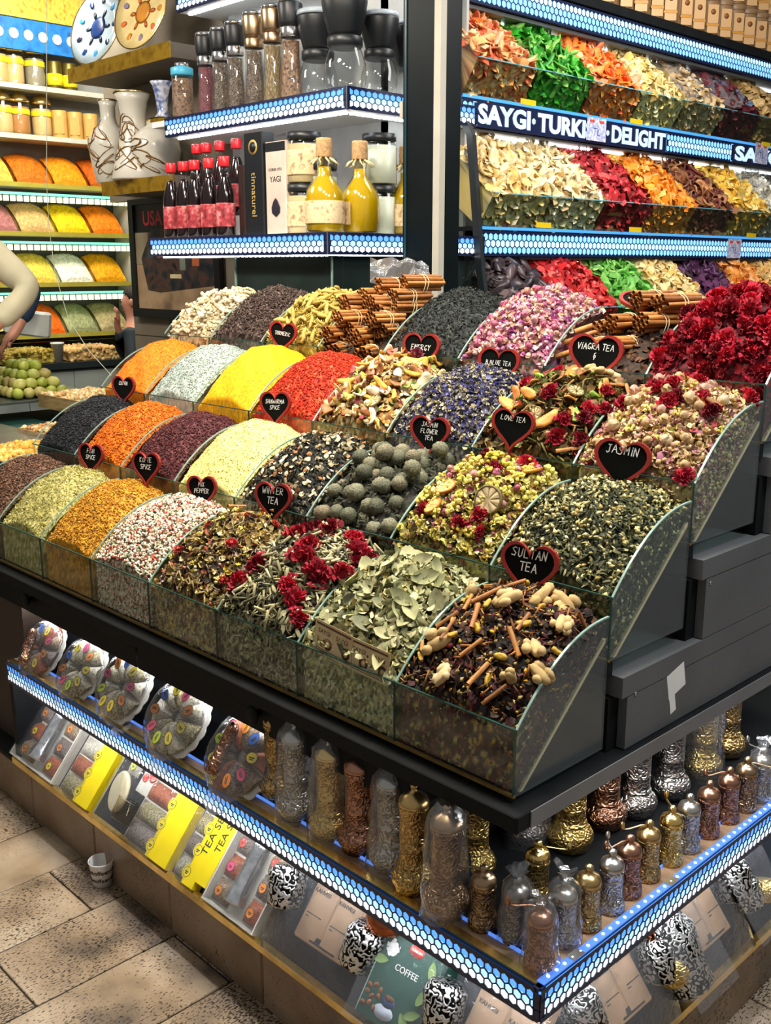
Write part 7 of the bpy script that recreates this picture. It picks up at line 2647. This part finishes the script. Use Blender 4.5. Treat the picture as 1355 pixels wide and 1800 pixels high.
pot = [(.055, 0), (.060, .006), (.074, .07), (.085, .14), (.082, .175), (.060, .21), (.036, .235), (.030, .26), (.031, .30), (.038, .325)]
flare = [(.085, 0), (.088, .006), (.078, .05), (.058, .12), (.046, .18), (.044, .22), (.052, .27), (.066, .30)]
vase(196, 1.50, pot, 'white vase with looping gold script and a narrow dark neck', 1.994, 1, 1.2)
vase(240, 1.47, flare, 'white trumpet vase with gold script and an open mouth', 1.994, 5, 1.3)
vase(276, 1.53, [(.06, 0), (.066, .008), (.094, .06), (.108, .12), (.100, .17), (.06, .205), (.035, .22), (.033, .24)], 'round white vase with gold script beside the lit shelf', 1.994, 8, 1.1)
bv = thing('blue_vase', 'small blue and white vase beside the jar of brown spice', 'vase', (at(286, 205, 1, 1.40).x, 1.40, ZU + .019))
MB().lathe([(.030, 0), (.034, .006), (.022, .02), (.024, .05), (.030, .10), (.040, .135), (.050, .15)], 20).build('body', ramp_mat('blue_vase_glaze', [S('c8ccd8'), S('344c8c'), S('c8ccd8'), S('1c2c5c')], .2, 22), bv)
MB().box((-.045, -.045, -.0), (.045, .045, .0)).box((-.04, -.04, -.018), (.04, .04, -.0008)).build('wooden_foot', gilt, bv)

# ------------------------------------------------------------------ spice shop across the passage
XF = -5.50
shop = thing('spice_shop_shelving', 'pale shelving of the spice shop across the passage with diode lit tiers', 'shelving')
pale = plain('pale_shelf', S('b8b8a8'), .5)
for zz in (2.70, 2.405):
    MB().box((-5.72, .9, zz - .03), (XF + .02, 2.62, zz)).build('shelf', pale, shop)
MB().box((-5.735, .9, 2.13), (-5.725, 2.62, 3.4)).build('back_board', plain('shop_back', S('8c8c88'), .6), shop)
MB().box((-5.72, 2.60, 0.8), (XF + .02, 2.64, 3.2)).build('end_board', pale, shop)
# blue frieze with white rosettes
MB().box((-5.52, .9, 2.90), (-5.50, 2.62, 3.08)).build('blue_frieze', ramp_mat('blue_tile', [S('1c5ca8'), S('2c7cc8'), S('144880')], .3, 12), shop)
MB().box((-5.52, .9, 3.085), (-5.495, 2.62, 3.25)).build('gold_frieze', ramp_mat('gold_tile', [S('c8941c'), S('e8bc4c'), S('a87410')], .4, 30), shop)
ros = MB().lathe([(.032, 0), (.030, .004), (.012, .006), (0, .005)], 14).mesh('rosette', paper_white)
yy = 1.2
while yy < 2.5:
    inst('rosette', ros, shop, (-5.498, yy, 2.99), (0, math.pi / 2, 0))
    yy += .095
jar_c = [plain('jar_beige', S('c8a870'), .6), plain('jar_grey', S('8c8470'), .6), plain('jar_tan', S('a8743c'), .6)]
ylab = plain('yellow_label', S('e8d020'), .4)
jar_glass2 = glass('shop_jar_glass', (.95, .95, .92), 1.2)
sj = {}


def shop_jar(Y, z, ci, label):
    j_ = thing('gold_lid_jar', label, 'jar', (-5.60, Y, z + .0005), group='gold lidded jars of the far shop')
    for nm, pr, mt in (('glass_body', [(.060, 0), (.066, .01), (.062, .02), (.064, .03), (.064, .19), (.060, .20)], jar_glass2), ('filling', [(.057, .004), (.060, .03), (.060, .17)], jar_c[ci]), ('label_band', [(.0648, .125), (.0652, .127), (.0652, .155), (.0648, .157)], ylab), ('lid', [(.064, .20), (.066, .205), (.064, .215), (.045, .24), (.018, .255), (.010, .262), (.013, .27), (.006, .285), (0, .287)], gold)):
        key = (nm, ci if nm == 'filling' else 0)
        if key not in sj:
            sj[key] = MB().lathe(pr, 20).mesh(nm, mt)
        inst(nm, sj[key], j_)


def py(u, v=200):
    return at(u, v, 0, -5.60).y


for (u, z, ci, lb) in ((2, 2.70, 0, 'gold lidded jar cut by the picture edge on the top far shelf'), (30, 2.70, 0, 'gold lidded jar of beige spice on the top far shelf'), (66, 2.70, 1, 'gold lidded jar of grey spice on the top far shelf'),
                       (4, 2.405, 0, 'gold lidded jar cut by the picture edge on the second far shelf'), (34, 2.405, 2, 'gold lidded jar of brown spice on the second far shelf'), (72, 2.405, 0, 'gold lidded jar of beige spice on the second far shelf')):
    shop_jar(py(u), z, ci, lb)
tin_o = [MB().lathe([(.050, 0), (.051, .002), (.051, .17), (.049, .175), (0, .176)], 20).mesh('tin_body', plain('olive_tin', S('6c5c24'), .35, .6)), MB().lathe([(.0515, .03), (.0515, .10)], 20).mesh('label_band', ylab)]
tin_k = [MB().lathe([(.050, 0), (.051, .002), (.051, .17), (.049, .175), (0, .176)], 20).mesh('tin_body', plain('shop_kraft_tin', S('c89c50'), .5)), MB().box((.046, -.03, .03), (.0535, .03, .14)).mesh('paper_label', plain('orange_label', S('d88c30'), .5))]
for u, lb in ((100, 'olive gold tin beside the grey jar'), (126, 'olive gold tin behind the blue plate')):
    t_ = thing('spice_tin', lb, 'tin', (-5.60, py(u), 2.7005), group='olive gold tins')
    inst('tin_body', tin_o[0], t_)
    inst('label_band', tin_o[1], t_)
for u, lb in ((103, 'first kraft tin with orange label after the jars'), (130, 'second kraft tin with orange label after the jars'), (157, 'third kraft tin with orange label, by the shelf end')):
    t_ = thing('spice_tin', lb, 'tin', (-5.60, py(u), 2.4055), -.5, group='kraft tins of the far shop')
    inst('tin_body', tin_k[0], t_)
    inst('paper_label', tin_k[1], t_)
# tiers of spice heaps
tierz = [2.10, 1.80, 1.48, 1.15]
tcol = [['d8b84c', 'c86c10', 'f09010', 'c05a08'], ['a86c68', 'd0a868', 'f0c40c', 'f07c0c'], ['e08c3c', 'e8c84c', 'f2f0dc', 'f0a408'], ['dcc45c', 'f0680a', '9ca070', 'b0a070']]
tname = [['straw yellow', 'rust orange', 'bright orange', 'dark orange'], ['dusty pink', 'sand coloured', 'pure yellow', 'deep orange'], ['peach', 'lemon yellow', 'white', 'amber'], ['pale yellow', 'vivid orange', 'grey green', 'khaki']]
trow = ['top', 'second', 'third', 'bottom']
yb4 = [(1.55, 2.56), (1.55, 2.56), (1.55, 2.56), (1.60, 2.56)]
green_led = glow('green_white_diodes', (.95, 1.0, .62), 1.5)
cyan_led = glow('cyan_diodes', (.25, 1.0, .66), .9)
ybar = plain('yellow_lip', S('a89c3c'), .4)


def shop_prof(y):
    return .022 + 1.25 * np.asarray(y) - 2.2 * np.asarray(y) ** 2


sdiv = MB().prism([(0, 0), (.28, 0), (.28, .19), (.2, .185), (.1, .13), (0, .07)], 1, -.003, .003).mesh('divider', clear)
for t_i in range(4):
    z_ = tierz[t_i]
    MB().box((-5.72, 1.0, z_ - .012), (XF + .005, 2.60, z_ - .001)).build('tier_board', pale, shop)
    MB().box((XF, 1.0, z_ - .012), (XF + .008, 2.60, z_ + .016)).build('lip', ybar, shop)
    if t_i < 3:
        MB().box((XF - .02, 1.0, z_ - .06), (XF + .006, 2.60, z_ - .045)).build('diode_bar', cyan_led, shop)
        MB().dots((XF - .02, 1.0, z_ - .10), (XF + .002, 2.60, z_ - .066), 1, .045, .6).build('diode_bar', green_led, shop)
    y0, y1 = yb4[t_i]
    wv = (y1 - y0) / 4
    for c in range(4):
        hp = Heap(wv - .012, .035, -.004, y0=.004, y1=.20, prof=shop_prof, lump=.002, seed=300 + t_i * 5 + c, z_back=.05)
        cc = tcol[t_i][c]
        mw = frame((XF - .004, y0 + wv * c + .006, z_), (0, 1, 0), (-1, 0, 0), (0, 0, 1))
        heap_obj('spice_heap', '%s spice heap on the %s tier of the far shop' % (tname[t_i][c], trow[t_i]), 'spice', mw, hp, P_(cc, 1), [], .0012, 26, 26)
    for c in range(6):
        q = inst('divider', sdiv, shop, (XF - .002, y0 + wv * (c - 1), z_))
        q.scale = (-1, 1, 1)
# far counter with grey tiles
fc = thing('tiled_counter', 'grey tiled counter of the far shop with a dark rail', 'counter')
gt = plain('grey_tile', S('8c9490'), .3, var=.1, scale=4)
MB().box((-5.3, .6, 0), (-4.905, 2.66, .99)).build('core', plain('counter_core', S('3c4442'), .6), fc)
tl = MB().bev((.002, .002, 0), (.296, .296, .012), .002).mesh('tile', gt)
for i in range(7):
    for j2 in range(3):
        inst('tile', tl, fc, mw=frame((-4.905, .6 + .298 * i, .08 + .298 * j2), (0, 1, 0), (0, 0, 1), (1, 0, 0)))
MB().box((-5.32, .6, .992), (-4.88, 2.66, 1.03)).build('rail', plain('dark_rail', S('20282a'), .35), fc)
MB().box((-4.90, .6, 1.031), (-4.892, 2.66, 1.16)).build('glass_guard', clear, fc)
# trays of nuts on that counter
cashew = P_('d8b884', 3, 'c8a068', 2, 'e8d0a4', 2)
for i, (u, v, cl, lb) in enumerate(((30, 588, P_('c8a850', 2, 'a88830', 1), 'yellow grain tray on the far counter behind the persons'), (140, 590, P_('d8a468', 2, 'e0b880', 1), 'tan nut tray on the far counter'))):
    c = at(u, v, 0, -5.1)
    hp = Heap(.36, .02, .0, y0=0, y1=.2, prof=lambda y: .05 + 0 * np.asarray(y), lump=.004, seed=400 + i, z_back=.02)
    heap_obj('nut_tray', lb, 'nuts', frame((-4.93, c.y - .18, 1.031), (0, 1, 0), (-1, 0, 0), (0, 0, 1)), hp, cl, [('blob', 260, 30, .02, .03, cl, .5, .004)], .002, 20, 20)
pc = thing('drink_cup', 'white paper cup on the far counter', 'cup', (at(100, 600, 0, -4.94).x, at(100, 600, 0, -4.94).y, 1.031))
MB().lathe([(.028, 0), (.038, .11), (.040, .112), (.037, .112), (.027, .004)], 20).build('wall', plain('mauve_cup', S('a89890'), .5), pc)
MB().lathe([(.039, .108), (.041, .110), (.041, .118), (0, .120)], 20).build('lid', paper_white, pc)

# ------------------------------------------------------------------ neighbouring stand: figs and nuts
ns = thing('nut_stand', 'low metal and wood stand of the neighbouring stall beside the spice counter', 'stand')
c1 = at(40, 702, 2, 1.0)
teal = plain('teal_side', S('16443e'), .6)
MB().box((-3.9, -.2, .93), (-2.62, .62, .945)).build('shelf', steel, ns)
MB().box((-3.9, .63, .0), (-2.45, 1.15, .90)).build('body', teal, ns)
MB().box((-3.85, -.18, .2), (-2.65, .60, .93)).build('body', plain('dark_teal', S('0e201e'), .6), ns)
c = at(8, 700, 2, 1.0)
MB().bev((c.x - .5, c.y - .10, .988), (c.x + .16, c.y + .45, 1.0), .004).build('fig_tray', plain('grey_tray', S('6c7470'), .3, .7), ns)
fig_mat = each('green_fig', [S('a8b048'), S('8c9a34'), S('c8c470'), S('9c8c50')], .5, 30, .3, bump=.3)
figm = [MB().ball((0, 0, 0), (.034, .026, .026), 12, 8, .05).mesh('green_fig', fig_mat) for _ in range(2)]
fg = 'green yellow dried fig in the pile at the picture edge'
for lev, (n1, n2, dz) in enumerate(((7, 5, .024), (6, 4, .064), (5, 3, .102), (3, 2, .14))):
    for i in range(n1):
        for k_ in range(n2):
            o = inst('green_fig', random.choice(figm), None, (c.x + .10 - .062 * i - .03 * lev, c.y + .02 + .055 * k_ + .027 * lev, 1.0 + dz + .003), (random.uniform(0, 3), random.uniform(-.3, .3), random.uniform(0, 6)))
            tag(o, fg, 'fig', 'pile of green figs')


def nut_box(u0, v0, u1, v1, z, dep, cl, label, mat, tall=.05, n=500, s0=.014, s1=.02):
    a, b = at(u0, v0, 2, z), at(u1, v1, 2, z)
    L = b.x - a.x
    t_ = thing('nut_box', label + ' box', 'box', (a.x, a.y, z - tall))
    MB().box((0, 0, 0), (L, .008, tall)).box((0, dep - .008, 0), (L, dep, tall + .01)).box((0, .008, 0), (.008, dep - .008, tall)).box((L - .008, .008, 0), (L, dep - .008, tall)).box((.008, .008, 0), (L - .008, dep - .008, .006)).build('tray_body', mat, t_)
    hp = Heap(abs(L) - .02, .02, .0, y0=.01, y1=dep - .012, prof=lambda y: tall - .012 + .02 * np.asarray(y), lump=.004, seed=int(u0) + 500, z_back=.01)
    heap_obj('nut_heap', label, 'nuts', Matrix.Translation((a.x + .01, a.y, z - tall)), hp, cl, [('blob', n, 0, s0, s1, cl, .5, .004)], .002, 24, 24)


woodm = ramp_mat('box_wood', [S('7c6440'), S('9c8458'), S('6c5434')], .55, 8, stretch=(1, 1, 6))
nut_box(66, 692, 196, 716, 1.03, .28, cashew, 'pale cashew nuts in a wooden tray beside the black seed', woodm, .06)
nut_box(30, 752, 122, 772, .96, .30, P_('c89c64', 3, 'a87848', 2, 'e0c08c', 2), 'light brown nuts below the cashew tray', woodm, .05)
nut_box(-60, 792, 60, 806, .94, .28, P_('e0a848', 3, 'f0c878', 2, 'c88c30', 2), 'golden nuts at the picture edge beside the brown seed', plain('tin_tray', S('7c8480'), .3, .6), .04)
# hanging cord and a pen lying by the counter
pts = [at(82, 320, 1, 1.1), at(86, 400, 1, 1.08), at(97, 480, 1, 1.05), at(120, 560, 1, 1.0), at(155, 615, 1, .95), at(196, 660, 1, .90)]
o = MB().tube([at(82, -40, 1, 1.1)] + pts, .0015, 6).build('hanging_cord', plain('cord_grey', S('a8a890'), .6))
tag(o, 'thin grey cord hanging down in front of the far shop', 'cord')
sc_ = Vector((-2.335, .66, 1.062))
o = MB().lathe([(.004, 0), (.011, .01), (.012, .07), (.006, .09), (0, .092)], 12).build('metal_scoop', steel, None, sc_, (0, math.pi / 2, .3))
tag(o, 'small metal scoop handle beside the orange powder', 'scoop')

# ------------------------------------------------------------------ persons
def skin_body(name, verts, edges, radii, mat, parent=None, sub=2):
    me = bpy.data.meshes.new(name)
    me.from_pydata([tuple(v) for v in verts], edges, [])
    o = bpy.data.objects.new(name, me)
    COL.objects.link(o)
    md = o.modifiers.new('skin', 'SKIN')
    md.use_smooth_shade = True
    if not me.skin_vertices:
        me.skin_vertices.new()
    sv = me.skin_vertices[0].data
    for i, r in enumerate(radii):
        sv[i].radius = (r, r) if not isinstance(r, tuple) else r
    sv[0].use_root = True
    ss = o.modifiers.new('subdivision', 'SUBSURF')
    ss.levels = ss.render_levels = sub
    dg = bpy.context.evaluated_depsgraph_get()
    m2 = bpy.data.meshes.new_from_object(o.evaluated_get(dg))
    bpy.data.objects.remove(o)
    m2.name = name
    m2.materials.clear()
    m2.materials.append(mat)
    for p_ in m2.polygons:
        p_.use_smooth = True
    o = bpy.data.objects.new(name, m2)
    COL.objects.link(o)
    if parent:
        o.parent = parent
    return o


skin_m = plain('skin_tone', S('b8806a'), .5, var=.08, scale=20)
hair_m = plain('dark_hair', S('2c2018'), .7, var=.3, scale=60)


def person(loc, rz, label, top, trousers, pose, sc=1.0):
    """standing figure facing local -y; pose gives the two arms"""
    p_ = thing('person', label, 'person', loc, rz)
    p_.scale = (sc, sc, sc)
    V = [(0, 0, .95), (0, .01, 1.12), (0, .02, 1.30), (0, .01, 1.43), (0, -.01, 1.50), (0, -.02, 1.57), (0, -.015, 1.66), (0, -.01, 1.73), (0, -.095, 1.615), (0, -.118, 1.60), (0, -.09, 1.555)]
    E = [(0, 1), (1, 2), (2, 3), (3, 4), (4, 5), (5, 6), (6, 7), (5, 8), (8, 9), (5, 10)]
    Rr = [.13, .125, .14, .075, .052, .078, .092, .06, .022, .012, .026]
    def add(v, r, par):
        V.append(v)
        Rr.append(r)
        E.append((par, len(V) - 1))
        return len(V) - 1
    for s_ in (-1, 1):
        h_ = add((s_ * .09, 0, .90), .095, 0)
        k_ = add((s_ * .10, -.01, .50), .06, h_)
        a_ = add((s_ * .10, .02, .10), .040, k_)
        add((s_ * .11, -.12, .04), .032, a_)
    hands = []
    for s_, (el, wr, hd) in zip((-1, 1), pose):
        sh = add((s_ * .17, .015, 1.37), .062, 3)
        e_ = add(el, .044, sh)
        w2 = add(wr, .028, e_)
        pm = add(hd, .032, w2)
        d = (Vector(hd) - Vector(wr)).normalized()
        sd = d.cross(Vector((0, 0, 1)) if abs(d.z) < .8 else Vector((0, 1, 0))).normalized()
        cur = d.cross(sd).normalized()
        for q, ln in ((-.026, .072), (-.009, .082), (.009, .076), (.026, .060)):
            b0 = Vector(hd) + sd * q + d * .03
            k1 = add(tuple(b0), .0095, pm)
            k2 = add(tuple(b0 + d * ln * .5 + cur * .008), .0085, k1)
            add(tuple(b0 + d * ln * .75 + cur * .035), .0075, k2)
        t0 = add(tuple(Vector(hd) - sd * .034 - d * .008), .011, pm)
        add(tuple(Vector(hd) - sd * .058 + d * .03 + cur * .012), .0095, t0)
    body = skin_body('body', V, E, Rr, skin_m, p_)
    # clothing a little larger than the body
    V2, E2, R2 = [(0, 0, .86), (0, .005, .98), (0, .01, 1.14), (0, .02, 1.30), (0, .015, 1.42)], [(0, 1), (1, 2), (2, 3), (3, 4)], [.165, .16, .155, .17, .105]
    def add2(v, r, par):
        V2.append(v)
        R2.append(r)
        E2.append((par, len(V2) - 1))
        return len(V2) - 1
    for s_, (el, wr, hd) in zip((-1, 1), pose):
        sh = add2((s_ * .175, .015, 1.37), .085, 4)
        md = add2(tuple((Vector((s_ * .175, .015, 1.37)) + Vector(el)) / 2), .074, sh)
        e_ = add2(el, .066, md)
        add2(tuple(Vector(el) * .15 + Vector(wr) * .85), .050, e_)
    skin_body('jacket', V2, E2, R2, top, p_)
    V3, E3, R3 = [(0, 0, .93)], [], [.15]
    for s_ in (-1, 1):
        V3.append((s_ * .09, 0, .86)); E3.append((0, len(V3) - 1)); R3.append(.115)
        V3.append((s_ * .10, -.01, .5)); E3.append((len(V3) - 2, len(V3) - 1)); R3.append(.082)
        V3.append((s_ * .10, .02, .10)); E3.append((len(V3) - 2, len(V3) - 1)); R3.append(.07)
    skin_body('trousers', V3, E3, R3, trousers, p_)
    hb_ = MB().ball((0, .012, 1.685), (.092, .108, .098), 18, 12)
    hb_.v = [(x, y, z if not (y < -.045 and z < 1.70) else 1.70) for x, y, z in hb_.v]
    hb_.build('hair', hair_m, p_)
    for s_ in (-1, 1):
        MB().ball((s_ * .034, -.098, 1.645), (.013, .008, .008), 10, 7).build('eye', paper_white, p_)
        MB().ball((s_ * .034, -.1045, 1.645), (.006, .003, .006), 8, 6).build('pupil', ink, p_)
        MB().ball((s_ * .093, -.005, 1.63), (.012, .022, .032), 10, 7).build('ear', skin_m, p_)
    MB().tube([(-.028, -.094, 1.562), (0, -.104, 1.560), (.028, -.094, 1.562)], [.003, .006, .003], 6).build('mouth', plain('lips', S('9c5c50'), .5), p_)
    return p_


c = at(236, 528, 0, -4.25)
heading = math.atan2(-C_R[1], -C_R[0])   # faces toward the picture's left
plat = MB().box((-4.75, .2, 0), (-3.3, 2.3, .34)).build('raised_platform', plain('platform_wood', S('4c3c2c'), .7))
tag(plat, 'dark raised platform behind the neighbouring stall', 'platform')
person((c.x, c.y, .341), heading + math.pi / 2, 'person in dark jacket half hidden by the wall, hand raised to the mouth', plain('dark_jacket', S('1c2a30'), .7, var=.2), plain('dark_trousers', S('181c20'), .8),
       [((-.20, -.14, 1.17), (-.03, -.17, 1.43), (-.005, -.155, 1.50)), ((.24, .02, 1.10), (.24, -.02, .86), (.24, -.03, .78))], (c.z - .341) / 1.645)
beige = plain('beige_jacket', S('b8b094'), .8, var=.1, scale=10, bump=.4, bscale=25)
c = at(-112, 430, 0, -3.75)
person((c.x, c.y, .341), heading + math.pi * .95, 'person in a beige jacket with bent arm, cut by the picture edge', beige, plain('khaki_trousers', S('8c7c50'), .8),
       [((-.40, .06, 1.16), (-.30, -.10, 1.02), (-.24, -.16, 1.0)), ((.40, .06, 1.16), (.26, -.08, .98), (.18, -.13, .96))], 1.0)
c = at(-88, 450, 0, -4.45)
person((c.x, c.y, .341), heading + math.pi * .95, 'person in a dark blue coat behind the beige jacket', plain('navy_coat', S('1c3450'), .7, var=.3), plain('black_trousers', S('14181a'), .8),
       [((-.44, .02, 1.18), (-.40, -.10, .98), (-.36, -.14, .92)), ((.44, .02, 1.18), (.40, -.10, .98), (.36, -.14, .92))], .97)
c = at(48, 566, 0, -4.3)
o = MB().bev((-.12, -.04, -.07), (.12, .04, .06), .02).build('white_bag', plain('white_cloth_bag', S('c8ccc8'), .6, var=.08), None, (c.x, c.y, c.z), (0, .12, .8))
tag(o, 'white cloth bag held beside the dark blue coat', 'bag')
